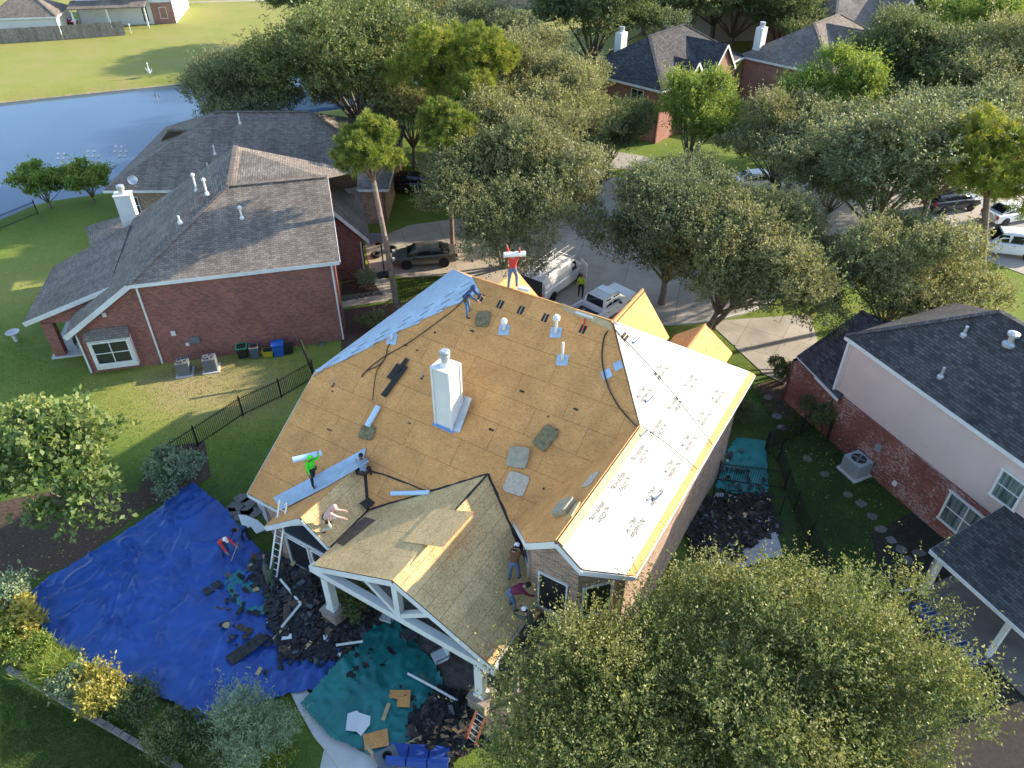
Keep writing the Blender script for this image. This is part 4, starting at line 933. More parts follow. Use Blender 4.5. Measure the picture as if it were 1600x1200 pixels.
def tree(name, label, base, hc, rx, rz, kind='oak', seed=1, variant=None, sc=1., rz_=0., group=None, r0=.22, lean=(0, 0), stems=1, **kw):
    """tree = trunk with limbs + crown of leaf quads; trees sharing a variant share mesh data"""
    t_ = thing(name, label, 'tree', (0, 0, 0), group)
    key = variant
    if key and key in SHARED:
        for me_, nm in SHARED[key]: newobj(nm, me_, t_)
    else:
        g = np.random.default_rng(seed); K = dict(oak=('leaf_oak', 9, 8), dark=('leaf_dark', 9, 8), lime=('leaf_lime', 9, 8), near=('leaf_near', 9, 8))
        nl = kw.get('nl', 11); lobes = kw.get('lobes') or make_lobes(g, rx, rz, nl, kw.get('flat', .8))
        P, ti = make_crown(g, lobes, kw.get('shoots', 3200), kw.get('per', 13), kw.get('L', .75), kw.get('ll', .19), kw.get('lw', .1), kw.get('up', .55), spread=kw.get('spread', .09), shell=kw.get('shell', .5), nsub=kw.get('nsub', 11), sr=kw.get('sr', (.28, .52)))
        P[..., 2] += hc; P[..., 0] += lean[0]; P[..., 1] += lean[1]
        cr = quads_obj('crown', P, ti, K.get(kind, (kind,))[0], t_)
        tr = trunk_mesh(g, lobes, hc, r0, t_, lean=lean, stems=stems, fork=kw.get('fork', .38), barkm=kw.get('bark', 'bark'))
        if key: SHARED[key] = [(cr.data, 'crown'), (tr.data, 'trunk')]
    place(t_, base, rz_, sc); return t_
def below(px, py, z): p = at(px, py, z); return (p.x, p.y, 0)
OG = 'street and garden oaks'
tree('oak_tree', 'broad live oak with forked trunk at the kerb just right of the white membrane', (13.0, 41.5, 0), 4.3, 6.3, 4.5, 'oak', 11, lean=(1.5, -.8), shoots=11500, per=13, ll=.15, lw=.085, nl=15, r0=.3, stems=2, fork=.4, L=.7, group=OG)
tree('oak_tree', 'live oak over the pickup, left half of the big pair of crowns by the kerb', (10.3, 44.6, 0), 5.0, 5.3, 4.0, 'oak', 12, shoots=8500, per=13, ll=.15, lw=.085, nl=13, r0=.26, fork=.36, L=.7, group=OG)
tree('oak_tree', 'many-stemmed live oak above the white van, centre of the picture', (-.6, 49.6, 0), 4.7, 6.6, 4.4, 'oak', 13, shoots=11500, per=13, ll=.155, lw=.085, nl=15, r0=.2, stems=4, fork=.42, L=.7, group=OG)
# near trees at the bottom right, crowns filling the corner
tree('oak_tree', 'nearest sunlit oak crown filling the bottom right corner', below(1240, 1090, 4.6), 4.5, 5.0, 3.4, 'near', 14, shoots=11500, per=13, ll=.105, lw=.056, nl=24, nsub=8, sr=(.2, .38), r0=.24, fork=.35, L=.9, up=.95, spread=.042, group=OG)
tree('oak_tree', 'near oak with long upright shoots in front of the bay wall, bottom centre right', below(945, 1180, 3.4), 3.0, 4.5, 3.0, 'near', 15, shoots=8600, per=13, ll=.1, lw=.054, nl=20, nsub=8, sr=(.2, .4), r0=.2, fork=.35, L=1.1, up=1.1, spread=.042, group=OG)
# shared oak shapes for the rest
VARS = {'A': dict(hc=5.6, rx=4.6, rz=3.6, kind='oak', seed=21), 'B': dict(hc=5.8, rx=4.8, rz=3.8, kind='oak', seed=22), 'C': dict(hc=5.8, rx=4.4, rz=4.2, kind='dark', seed=23), 'D': dict(hc=5.6, rx=4.0, rz=4.2, kind='lime', seed=24, up=.8), 'E': dict(hc=5.6, rx=4.6, rz=3.8, kind='dark', seed=25)}
def vt(label, px, py, v, sc, rot, zc=None, name='oak_tree', xy=None):
    K = dict(VARS[v]); hc = K['hc']*(sc if not isinstance(sc, tuple) else sc[2]); b_ = xy if xy else below(px, py, zc if zc else hc*1.2)
    return tree(name, label, b_, variant=v, sc=sc, rz_=rot, group=OG, shoots=5200, per=16, ll=.15, lw=.085, nl=13, **K)
TL = [
 ('olive green oak on the pond shore just above the hipped roof', 380, 138, 'A', 1.05, .3), ('large spreading oak on the far pond bank, upper left of centre', 552, 76, 'E', (1.7, 1.7, 1.5), 1.2),
 ('pale bark tree beside the strip of water, below the large bank oak', 545, 120, 'A', .85, 2.2), ('grey-green oak right of the large bank oak near the top', 690, 42, 'B', (1.4, 1.4, 1.1), .9), ('oak at the upper edge right of the grey-green one', 755, 62, 'A', (1.3, 1.3, 1.1), 3.3),
 ('dark round oak top centre in front of the meadow fence', 930, 50, 'C', (1.75, 1.75, 1.35), .4), ('pale oak right of the yellow pine, upper centre', 835, 110, 'A', (1.35, 1.35, 1.1), 5.), ('oak left of the street above the van oak', 800, 200, 'B', (1.15, 1.15, 1.), 2.7),
 ('pale crown behind the van oak and left of the dark street oak', 875, 175, 'A', 1.05, 1.9), ('dark oak with single trunk at the driveway mouth across the street', 957, 192, 'E', .76, .2), ('shaded oak between the small pine and the hipped roof', 640, 160, 'B', .85, 2.), ('low pale oak under the yellow pine', 745, 185, 'A', .8, 4.),
 ('dark mass of oak behind the rose brick house, left part', 1065, 26, 'C', (1.6, 1.6, 1.1), 2.1), ('dark oak behind the rose brick house, middle part', 1150, 24, 'E', (1.7, 1.7, 1.1), 3.7), ('dark oak left of the two white chimneys', 1222, 38, 'C', (1.3, 1.3, 1.), 5.2),
 ('bright green tree with three stems on the lawn before the rose brick house', 1088, 176, 'D', .98, .8), ('grey oak right of the bright green tree across the street', 1228, 205, 'A', .95, 4.4), ('yellow-green tree right of the rose brick house', 1308, 152, 'D', 1.08, 2.6),
 ('wide grey-green oak beyond the street, right of centre', 1400, 235, 'B', (1.5, 1.5, 1.2), 3.1), ('oak at the far right behind the yellow pine', 1490, 205, 'A', 1.15, 1.), ('tall dark oak right of the two chimney roofs', 1415, 95, 'C', (1.3, 1.3, 1.2), 4.7), ('dark oak above the wide grey-green one at right', 1500, 125, 'E', (1.35, 1.35, 1.1), .6),
 ('pale oak near the right edge above the yellow pine', 1575, 125, 'B', 1.25, 5.6), ('bright oak at the top right corner', 1545, 45, 'D', (1.5, 1.5, 1.1), 1.4), ('dark oak at the top edge right of centre', 1440, 20, 'E', (1.7, 1.7, 1.), 2.9), ('dark oak in the top right corner behind', 1595, 8, 'C', (1.6, 1.6, 1.), 3.9),
 ('slim two-stemmed olive oak on the bright lawn by the stucco house', 1418, 412, 'A', .95, .5), ('shaded oak behind the street at right of the driveway', 1312, 262, 'E', .8, .1),
 ('oak at the top left of centre by the meadow', 620, 8, 'A', (1.6, 1.6, 1.), 3.), ('distant oak at the top edge above the meadow', 505, -14, 'E', (1.5, 1.5, 1.), 1.), ('distant dark oak behind the top centre oak', 1010, -6, 'E', (1.8, 1.8, 1.), 4.),
 ('dark oak closing the gap behind the white chimneys', 1120, 6, 'C', (1.7, 1.7, 1.1), 1.7), ('dark oak behind the brown roofed house at the top', 1265, 4, 'E', (1.6, 1.6, 1.1), 2.2), ('distant dark oak at the top right of centre', 1330, -16, 'C', (2., 2., 1.1), .7)]
for i, (lb, px, py, v, sc, rot) in enumerate(TL): vt(lb, px, py, v, sc, rot, zc=(5.0 if py < 40 and px > 980 else 6.5 if (px, py) == (930, 50) else None))
# ---- pines: tufts of needles on short branches
def pine(label, base, hc, rx, rz, seed, tufts=420, lean=(0, 0), r0=.17, per=55, nlen=.34, group='pines'):
    t_ = thing('pine_tree', label, 'tree', (0, 0, 0), group); g = np.random.default_rng(seed)
    lobes = make_lobes(g, rx, rz, 12, .85)
    C = np.array([l[0] for l in lobes]); Rr = np.array([l[1] for l in lobes]); k = g.integers(0, len(lobes), tufts); d = unit(g.normal(0, 1, (tufts, 3))); d[:, 2] = np.abs(d[:, 2])*np.where(g.random(tufts) < .75, 1, -.6)
    p = C[k]+d*Rr[k]*g.uniform(.5, 1.05, (tufts, 1))+g.normal(0, .16, (tufts, 3)); p += np.array([lean[0], lean[1], hc])
    dd = unit(d+np.array([0, 0, .7]))[:, None]+g.normal(0, .75, (tufts, per, 3)); dd = unit(dd); ln = nlen*g.uniform(.7, 1.2, (tufts, per, 1))
    c = np.repeat(p[:, None], per, 1)+g.normal(0, .05, (tufts, per, 3)); sd_ = unit(np.cross(dd, g.normal(0, 1, dd.shape)))*.017
    P = np.stack([c-sd_, c+dd*ln*.6-sd_*1.2, c+dd*ln, c+dd*ln*.6+sd_*1.2], 2).reshape(-1, 4, 3)
    ti = (g.normal(.5, .2, (tufts, 1))+g.normal(0, .12, (tufts, per))).ravel()
    quads_obj('crown', P, ti, 'leaf_pine', t_); trunk_mesh(g, lobes, hc, r0, t_, 'bark_pine', lean=lean, fork=.86)
    place(t_, base); return t_
pine('slender pine with round bright crown above the red brick house', (-7.7, 43.3, 0), 10.8, 2.0, 2.3, 31, 620, lean=(-.75, .4), r0=.2)
pine('smaller bright round pine crown right of the slender pine', below(697, 200, 9.5), 9., 2.1, 2., 32, 560)
pine('big yellow-green pine crown in the upper centre', below(712, 110, 10.5), 9.8, 4.8, 4.2, 33, 2300, r0=.25, nlen=.42)
pine('leaning tall yellow-green pine at the right edge', (32.3, 45.2, 0), 9.2, 4.0, 3.0, 34, 900, lean=tuple((at(1545, 275, 9.2)-V3(32.3, 45.2, 0))[:2]), r0=.26, nlen=.4)
# ---- sycamore-like sapling at the left with big pale leaves and visible branches
def bigleaf(name, label, cat, base, hc, rx, rz, seed, shoots, per, ll, lw, matn, r0=.1, up=.5, L=.8, nl=10, flat=.8, fork=.25, shell=.35, spread=.14, group=None):
    t_ = thing(name, label, cat, (0, 0, 0), group); g = np.random.default_rng(seed); lobes = make_lobes(g, rx, rz, nl, flat)
    P, ti = make_crown(g, lobes, shoots, per, L, ll, lw, up, spread=spread, shell=shell, nsub=0 if shell > .65 else 5); P[..., 2] += hc; P[..., 2] = np.maximum(P[..., 2], .03)
    quads_obj('crown' if cat == 'tree' else 'foliage', P, ti, matn, t_); tr = trunk_mesh(g, lobes, hc, r0, t_, fork=fork)
    if cat != 'tree': tr.name = 'stem'
    place(t_, base); return t_
bigleaf('sycamore_tree', 'open pale green young tree with large leaves on the left edge', 'tree', below(95, 735, 3.2), 3.2, 3.1, 2.6, 41, 760, 12, .27, .22, 'leaf_syc', .13, .35, .8, 12, .75, .3, .3, .17)
SG_ = 'garden shrubs'
bigleaf('round_shrub', 'round grey-green viburnum shrub beside the blue tarp', 'shrub', below(268, 735, .9), .85, 1.25, .95, 42, 900, 10, .13, .08, 'leaf_grey', .06, .4, .25, 8, .9, .3, .7, .05, SG_)
bigleaf('round_shrub', 'clipped dark ball shrub at the corner of the stucco house', 'shrub', below(1287, 650, 1.0), 1.0, 1.12, 1.05, 43, 1500, 10, .07, .045, 'leaf_dark', .06, .1, .14, 8, 1., .3, .85, .03, SG_)
bigleaf('round_shrub', 'darker ball shrub at the driveway end, farther from the camera', 'shrub', below(1228, 582, .9), .9, .95, .95, 44, 1200, 10, .07, .045, 'leaf_dark', .06, .1, .14, 8, 1., .3, .85, .03, SG_)
bigleaf('lake_shrub', 'spreading lime green shrub on the pond shore, far left', 'shrub', below(65, 290, 2.), 1.9, 2.3, 1.5, 45, 1100, 11, .2, .12, 'leaf_lime', .1, .3, .4, 9, .6, .3, .6, .08, SG_)
bigleaf('lake_shrub', 'second lime green shrub on the shore, right of the spreading one', 'shrub', below(135, 282, 2.), 1.9, 2.0, 1.4, 46, 1000, 11, .2, .12, 'leaf_lime', .1, .3, .4, 9, .6, .3, .6, .08, SG_)
bigleaf('garden_shrub', 'pale dry-leaved shrub in the stone-edged bed by the red brick house', 'shrub', below(575, 442, .5), .5, .75, .6, 47, 240, 9, .14, .07, 'leaf_grey', .04, .5, .4, 6, .8, .3, .4, .06, SG_)
bigleaf('garden_shrub', 'small dark shrub in the mulch bed near the pine trunk', 'shrub', below(587, 505, .5), .5, .75, .55, 48, 300, 9, .13, .06, 'leaf_dark', .04, .5, .4, 6, .8, .3, .4, .06, SG_)
bigleaf('yellow_plant', 'yellow broad-leaved plant at the lower left edge', 'plant', below(28, 985, .4), .45, 1.1, .6, 49, 210, 10, .26, .11, 'leaf_yellow', .03, .7, .4, 8, .6, .2, .3, .1, SG_)
bigleaf('grass_clump', 'arching ornamental grass clump between yellow plant and blue tarp', 'plant', below(85, 1055, .35), .35, 1.0, .5, 50, 420, 12, .42, .02, 'leaf_lime', .02, .7, .3, 7, .6, .2, .3, .08, SG_)
bigleaf('yellow_plant', 'yellow-green leafy shrub at the lower left edge of the blue tarp', 'plant', below(165, 1085, .5), .5, 1.0, .6, 51, 320, 11, .15, .07, 'leaf_yellow', .03, .8, .45, 8, .7, .2, .3, .08, SG_)
bigleaf('round_shrub', 'dark rounded flowering shrub at the bottom left beside the wall', 'shrub', below(272, 1155, .6), .6, 1.0, .75, 52, 900, 10, .09, .05, 'leaf_dark', .04, .5, .2, 8, .9, .3, .75, .05, SG_)
bigleaf('feather_shrub', 'feathery blue-green shrub at the bottom edge left of the pool coping', 'shrub', below(395, 1150, .9), .9, 1.6, 1.1, 53, 1200, 11, .15, .03, 'leaf_grey', .05, .8, .6, 9, .8, .3, .4, .07, SG_)
bigleaf('garden_shrub', 'dark leafy shrub in the far left bed below the sycamore', 'shrub', below(20, 935, .4), .4, 1.0, .6, 54, 420, 10, .14, .07, 'leaf_grey', .03, .5, .4, 7, .7, .3, .4, .07, SG_)
bigleaf('garden_shrub', 'green shrub at the porch post among the debris', 'shrub', below(555, 945, .7), .6, .75, .7, 55, 480, 10, .13, .06, 'leaf_dark', .03, .6, .4, 7, .9, .3, .4, .06, SG_)
bigleaf('garden_shrub', 'lime green bush at the bottom edge between the oaks', 'shrub', below(1120, 1165, .6), .6, 1.2, .8, 56, 700, 10, .12, .07, 'leaf_lime', .03, .5, .3, 7, .9, .3, .5, .06, SG_)
bigleaf('garden_shrub', 'small green bush in the bottom left corner below the feathery shrub', 'shrub', below(420, 1192, .3), .3, .8, .5, 57, 500, 10, .1, .05, 'leaf_lime', .03, .5, .3, 7, .9, .3, .5, .06, SG_)
bigleaf('yard_plant', 'thin strappy plant beside the right wall downspout', 'plant', below(1155, 650, .4), .4, .8, .6, 58, 150, 10, .4, .03, 'leaf_dark', .02, .8, .4, 6, .8, .3, .3, .08, SG_)
for k, (px, py, m_, lb) in enumerate(((55, 1020, 'leaf_lime', 'lime green leafy plant between the yellow plant and grass clump'), (115, 1075, 'leaf_grey', 'grey-green hedge plant behind the arching grass'), (215, 1105, 'leaf_dark', 'dark leafy hedge plant right of the yellow-green shrub'), (330, 1165, 'leaf_dark', 'dark low shrub between the rounded shrub and the feathery shrub'), (-5, 1010, 'leaf_lime', 'lime green plant cut by the left picture edge'))):
    bigleaf('hedge_plant', lb, 'plant', below(px, py, .4), .45, .85, .55, 70+k, 420, 10, .12, .05, m_, .03, .6, .35, 7, .8, .25, .4, .07, SG_)
# ---- grass blades on the lawns nearest the camera
def lawn(name, label, polys, n, seed, hgt, matn):
    g = np.random.default_rng(seed); pts = []
    for Pp, share in polys:
        a = np.array(Pp); x0, y0 = a.min(0); x1, y1 = a.max(0); m_ = int(n*share*2.2)
        x = g.uniform(x0, x1, m_); y = g.uniform(y0, y1, m_); ins = np.zeros(m_, bool)
        for i in range(len(a)):
            p, q_ = a[i-1], a[i]; ins ^= ((p[1] > y) != (q_[1] > y)) & (x < (q_[0]-p[0])*(y-p[1])/(q_[1]-p[1]+1e-12)+p[0])
        pts.append(np.stack([x, y], 1)[ins][:int(n*share)])
    p = np.concatenate(pts); k = len(p); b_ = np.concatenate([p, np.zeros((k, 1))], 1); ang = g.uniform(0, 6.28, k); h_ = hgt*g.uniform(.5, 1.4, k)
    s_ = np.stack([np.cos(ang), np.sin(ang), 0*ang], 1)*.012; ln = g.normal(0, .5, (k, 2))*h_[:, None]
    tip = b_+np.concatenate([ln, h_[:, None]], 1)
    P = np.stack([b_-s_, b_+s_, tip+s_*.3, tip-s_*.3], 1)
    o = quads_obj(name, P, g.normal(.4, .22, k), matn, None); o['kind'] = 'stuff'; o['label'] = label; o['category'] = 'grass'
leafmat('leaf_grass', (.035, .06, .014), (.07, .11, .025), (.17, .18, .055), .3, .6)
lawn('grass', 'short green lawn grass around the houses', [(G((-40, 470), (140, 600), (360, 560), (500, 560), (480, 600), (380, 760), (300, 760), (0, 900), (-80, 900)), .16), (G((0, 1060), (280, 1200), (0, 1300)), .2), (G((1170, 600), (1240, 640), (1330, 690), (1500, 860), (1400, 900), (1250, 880), (1230, 700)), .25), (G((620, 435), (700, 430), (710, 470), (625, 490)), .15)], 90000, 61, .06, 'leaf_grass')

g = np.random.default_rng(77); k = 2600; cs = [at(*p) for p in ((330, 610), (90, 640), (60, 450), (660, 450), (1100, 560), (1290, 720), (130, 900), (1400, 480))]
ci = g.integers(0, len(cs), k); xy = np.array([[c_.x, c_.y] for c_ in cs])[ci]+g.normal(0, 2.6, (k, 2)); an = g.uniform(0, 6.28, k); s_ = g.uniform(.03, .07, (k, 1))
X_ = np.stack([np.cos(an), np.sin(an), g.normal(0, .2, k)], 1)*s_; Y_ = np.stack([-np.sin(an), np.cos(an), g.normal(0, .2, k)], 1)*s_*.7; B0 = np.concatenate([xy, np.full((k, 1), .05)], 1)
o = quads_obj('leaf_litter', np.stack([B0-X_, B0-Y_, B0+X_, B0+Y_], 1), g.random(k), 'leaf_yellow', None); o['kind'] = 'stuff'; o['label'] = 'fallen dry leaves scattered over the lawns'; o['category'] = 'leaves'
# ================================================================== PEOPLE
plain('skin', (.36, .2, .13), .55, .08, 8); plain('skin_pale', (.5, .31, .23), .55, .08, 8)
def cloth(name, col): return plain(name, col, .85, .16, 7, .35, 14)
for nm, c in dict(cloth_green=(.08, .75, .03), cloth_jeans=(.1, .16, .26), cloth_dark=(.025, .026, .032), cloth_greyblue=(.22, .28, .36), cloth_pink=(.6, .36, .33), cloth_sand=(.52, .46, .38), cloth_navy=(.035, .08, .19), cloth_red=(.6, .045, .035), cloth_vest=(.42, .55, .04), cloth_maroon=(.16, .025, .05), cloth_brown=(.13, .06, .03), cloth_camo=(.075, .085, .06), boot_tan=(.32, .12, .04), boot_brown=(.09, .05, .03), cap_white=(.7, .68, .66), hair_black=(.012, .01, .009), eye_dark=(.01, .01, .01)).items(): cloth(nm, c)
def limbdir(flex, abd, side):
    f, a = R(flex), R(abd); return Vector((side*math.sin(a), math.sin(f)*math.cos(a), -math.cos(f)*math.cos(a)))
def person(label, loc, heading, pose, shirt, pants, boots='boot_brown', skin='skin', hair='hair_black', hood=None, cap=None, sleeves=True, belt=False, h=1.75, tilt=None, extra=None):
    """one continuous skinned body in its pose; hood, cap, hair and belt are children. local +y is forward"""
    s = h/1.75; P = pose; ln = R(P.get('lean', 5)); sl = R(P.get('side', 0))
    pel = V3(0, 0, 0); up = V3(math.sin(sl), math.sin(ln), math.cos(ln)*math.cos(sl)).normalized(); tw = R(P.get('twist', 0)); rt = V3(math.cos(tw), math.sin(tw), 0)
    J = {}; J['pel'] = pel; J['waist'] = pel+up*.17; J['chest'] = pel+up*.37; J['neck'] = pel+up*.53
    hp, hy = R(P.get('head', (0, 0))[0]), R(P.get('head', (0, 0))[1])
    hu = V3(math.sin(sl)*.5, math.sin(ln*.55+hp), math.cos(ln*.55+hp)).normalized(); fwd = V3(math.sin(hy), math.cos(hy), 0); fwd = (fwd-hu*fwd.dot(hu)).normalized()
    J['hl'] = J['neck']+hu*.1; J['hm'] = J['hl']+hu*.08+fwd*.015; J['ht'] = J['hm']+hu*.085
    E = [('pel', 'waist'), ('waist', 'chest'), ('chest', 'neck'), ('neck', 'hl'), ('hl', 'hm'), ('hm', 'ht')]
    rad = dict(pel=(.155, .12), waist=(.14, .11), chest=(.165, .125), neck=(.065, .065), hl=(.078, .085), hm=(.085, .1), ht=(.066, .078))
    hands = []
    for k, sd_ in (('L', -1), ('R', 1)):
        hf, ha, kn = P.get('leg'+k, (0, 5, 0)); d1 = limbdir(hf, ha, sd_); d2 = limbdir(hf-kn, ha*.3, sd_)
        J['hip'+k] = pel+V3(sd_*.095, 0, -.06); J['knee'+k] = J['hip'+k]+d1*.43; J['ank'+k] = J['knee'+k]+d2*.41
        ft = R(P.get('foot'+k, 0)+P.get('foot', 0)); fd = V3(sd_*.12, math.cos(ft), math.sin(ft)); J['heel'+k] = J['ank'+k]+V3(0, 0, -.06)+(-fd*.04 if True else 0); J['toe'+k] = J['ank'+k]+V3(0, 0, -.065)+fd*.17
        E += [('pel', 'hip'+k), ('hip'+k, 'knee'+k), ('knee'+k, 'ank'+k), ('ank'+k, 'heel'+k), ('heel'+k, 'toe'+k)]
        rad.update({'hip'+k: (.098, .1), 'knee'+k: (.066, .07), 'ank'+k: (.05, .055), 'heel'+k: (.048, .045), 'toe'+k: (.042, .035)})
        sf, sa, el = P.get('arm'+k, (5, 10, 15)); a1 = limbdir(sf, sa, sd_); a2 = limbdir(sf+el, sa*P.get('in'+k, .3), sd_)
        J['sh'+k] = J['neck']+rt*(sd_*.175)-up*.055; J['el'+k] = J['sh'+k]+a1*.29; J['wr'+k] = J['el'+k]+a2*.25; J['pa'+k] = J['wr'+k]+a2*.08
        E += [('chest', 'sh'+k), ('sh'+k, 'el'+k), ('el'+k, 'wr'+k), ('wr'+k, 'pa'+k)]
        rad.update({'sh'+k: (.068, .07), 'el'+k: (.05, .052), 'wr'+k: (.034, .03), 'pa'+k: (.042, .026)}); hands.append((J['pa'+k].copy(), a2, sd_))
    low = min(min(J['heel'+k].z, J['toe'+k].z, J['knee'+k].z-.02) for k in 'LR')-.045
    keys = list(J); off = V3(0, 0, -low); me = bpy.data.meshes.new('body'); me.from_pydata([tuple((J[k]+off)*s) for k in keys], [(keys.index(a), keys.index(b_)) for a, b_ in E], [])
    o = newobj('body', me); md = o.modifiers.new('skin', 'SKIN'); md.use_smooth_shade = True
    if not me.skin_vertices: bpy.context.view_layer.objects.active = o
    sv = me.skin_vertices[0].data
    for i, k in enumerate(keys): sv[i].radius = tuple(r_*s*1.14 for r_ in rad[k]); sv[i].use_root = (k == 'pel')
    sb = o.modifiers.new('sub', 'SUBSURF'); sb.levels = 1; sb.render_levels = 1
    dg = bpy.context.evaluated_depsgraph_get(); mm = bpy.data.meshes.new_from_object(o.evaluated_get(dg)); bpy.data.objects.remove(o)
    # colour regions by nearest bone
    segs = [(a, b_, ) for a, b_ in E]; mats_ = [shirt, pants, boots, skin, 'eye_dark']; Jp = {k: (J[k]+off)*s for k in keys}
    def reg(a, b_):
        if b_[:2] in ('he',) or b_[:3] == 'toe': return 2
        if b_[:3] in ('hip', 'kne', 'ank') : return 1
        if b_ in ('hl', 'hm', 'ht'): return 3
        if b_[:2] == 'pa': return 3
        if b_[:2] == 'wr': return 0 if sleeves else 3
        return 0
    mi = []
    for p in mm.polygons:
        c = p.center; best = 1e9; rg = 0
        for a, b_ in segs:
            A0, B0 = Jp[a], Jp[b_]; ab = B0-A0; t_ = max(0, min(1, (c-A0).dot(ab)/max(ab.length_squared, 1e-9))); d = (c-A0-ab*t_).length-.3*rad[b_][0]
            if d < best: best = d; rg = reg(a, b_)
            if b_ == 'waist' and d == best: rg = 1 if t_ < .35 else 0
        mi.append(rg)
    bmx = bmesh.new(); bmx.from_mesh(mm); bmx.faces.ensure_lookup_table()
    for f, k in zip(bmx.faces, mi): f.material_index = k; f.smooth = True
    bpy.data.meshes.remove(mm)
    mb = MB()
    for pc, d, sd_ in hands:                              # five fingers a hand, slightly curled
        d = d.normalized(); c = (pc+off)*s; lat = V3(0, 0, 1).cross(d); lat = lat.normalized() if lat.length > .1 else V3(1, 0, 0); pn = d.cross(lat)
        for i, ln_ in enumerate((.07, .08, .075, .06)):
            b0_ = c+lat*(i-1.5)*.02*s+d*.02*s; m1 = b0_+d*ln_*.55*s-pn*.008*s; mb.path([b0_, m1, m1+(d*.8-pn*.6).normalized()*ln_*.5*s], [.0095*s, .009*s, .007*s], 6, 3)
        b0_ = c-lat*sd_*.035*s-d*.03*s; mb.path([b0_, b0_+(d-lat*sd_*.8).normalized()*.04*s, b0_+(d*1.3-lat*sd_*.5).normalized()*.075*s], [.011*s, .01*s, .008*s], 6, 3)
    H_ = (J['hm']+off)*s; sdv = hu.cross(fwd).normalized()
    mb.path([H_+fwd*.085*s+hu*.02*s, H_+fwd*.118*s-hu*.025*s], [.012*s, .017*s], 6, 3)                 # nose
    for e_ in (-1, 1):
        mb.box(H_+fwd*.092*s+sdv*e_*.033*s+hu*.02*s, (.022*s, .012*s, .012*s), ax=(sdv, fwd, hu), mi=4)
        mb.lathe((0, 0, 0), [(.005, -.03*s), (.016*s, 0), (.005, .03*s)], 6, 3); 
        for j in range(len(mb.v)-18, len(mb.v)): mb.v[j] = H_+sdv*e_*.092*s+hu*mb.v[j].z+fwd*mb.v[j].x+sdv*mb.v[j].y*.4
    mb.box(H_+fwd*.088*s-hu*.055*s, (.045*s, .01*s, .008*s), ax=(sdv, fwd, hu), mi=4)
    tmp = mb.mesh('tmp', [shirt]*5, uv=False); k0 = len(bmx.faces); bmx.from_mesh(tmp); bpy.data.meshes.remove(tmp)
    root = thing('person', label, 'person', (0, 0, 0), None)
    bm_ = bpy.data.meshes.new('body'); bmx.to_mesh(bm_); bmx.free()
    for q_ in mats_: bm_.materials.append(MATS[q_])
    newobj('body', bm_, root)
    def shell(name, matn, rx, ry, rzz, cut, oc=V3(0, 0, 0)):
        g_ = MB(); n1, n2 = 9, 14; vs = []; fs = []
        for i in range(n1+1):
            th = math.pi*i/n1
            for j in range(n2): ph = 2*math.pi*j/n2; vs.append((rx*math.sin(th)*math.cos(ph), ry*math.sin(th)*math.sin(ph), rzz*math.cos(th)))
        for i in range(n1):
            for j in range(n2):
                c = [vs[i*n2+j], vs[i*n2+(j+1) % n2], vs[(i+1)*n2+(j+1) % n2], vs[(i+1)*n2+j]]; m_ = sum((Vector(q_) for q_ in c), V3(0, 0, 0))/4
                if cut(m_): continue
                fs.append((i*n2+j, i*n2+(j+1) % n2, (i+1)*n2+(j+1) % n2, (i+1)*n2+j))
        g_.add([H_+sdv*v_[0]*s+fwd*v_[1]*s+hu*v_[2]*s+(fwd*oc.y+hu*oc.z)*s for v_ in vs], fs); return g_.build(name, matn, root, smooth=True, uv=False)
    if hood: shell('hood', hood, .125, .135, .165, lambda m_: m_.y > .085 and -.1 < m_.z < .1, V3(0, -.01, -.005))
    else: shell('hair', hair, .104, .118, .125, lambda m_: (m_.y > .03 and m_.z < .05) or m_.z < -.05, V3(0, -.008, .012))
    if cap:
        c_ = shell('cap', cap, .112, .126, .13, lambda m_: m_.z < .03, V3(0, 0, .012))
        b0_ = H_+hu*.055*s+fwd*.1*s; MB().slab([b0_-sdv*.075*s, b0_+sdv*.075*s, b0_+sdv*.055*s+fwd*.085*s, b0_-sdv*.055*s+fwd*.085*s], .012, n=hu).build('cap_brim', cap, root)
    if belt:
        pb = (J['pel']+up*.06+off)*s; g_ = MB(); pts = [pb+V3(math.cos(a)*.172, math.sin(a)*.14, 0)*s for a in np.linspace(0, 2*math.pi, 15)]; g_.path(pts, .025*s, 6)
        for a in (.3, 2.8): g_.box(pb+V3(math.cos(a)*.19, math.sin(a)*.15, -.1)*s, (.09*s, .13*s, .2*s))
        g_.build('tool_belt', 'boot_brown', root)
    place(root, loc, heading)
    root['wr'] = 0
    J2 = {k: (J[k]+off)*s for k in keys}; del root['wr']
    M_ = Matrix.Translation(Vector(loc)) @ Matrix.Rotation(heading, 4, 'Z')
    return root, {k: M_ @ v_ for k, v_ in J2.items()}
def face(dx, dy): return math.atan2(-dx, dy)              # heading that looks along (dx, dy)
plain('roll_pale', (.5, .66, .82), .5, .06, 3)
plain('roll_white', (.72, .74, .76), .5, .05, 3)
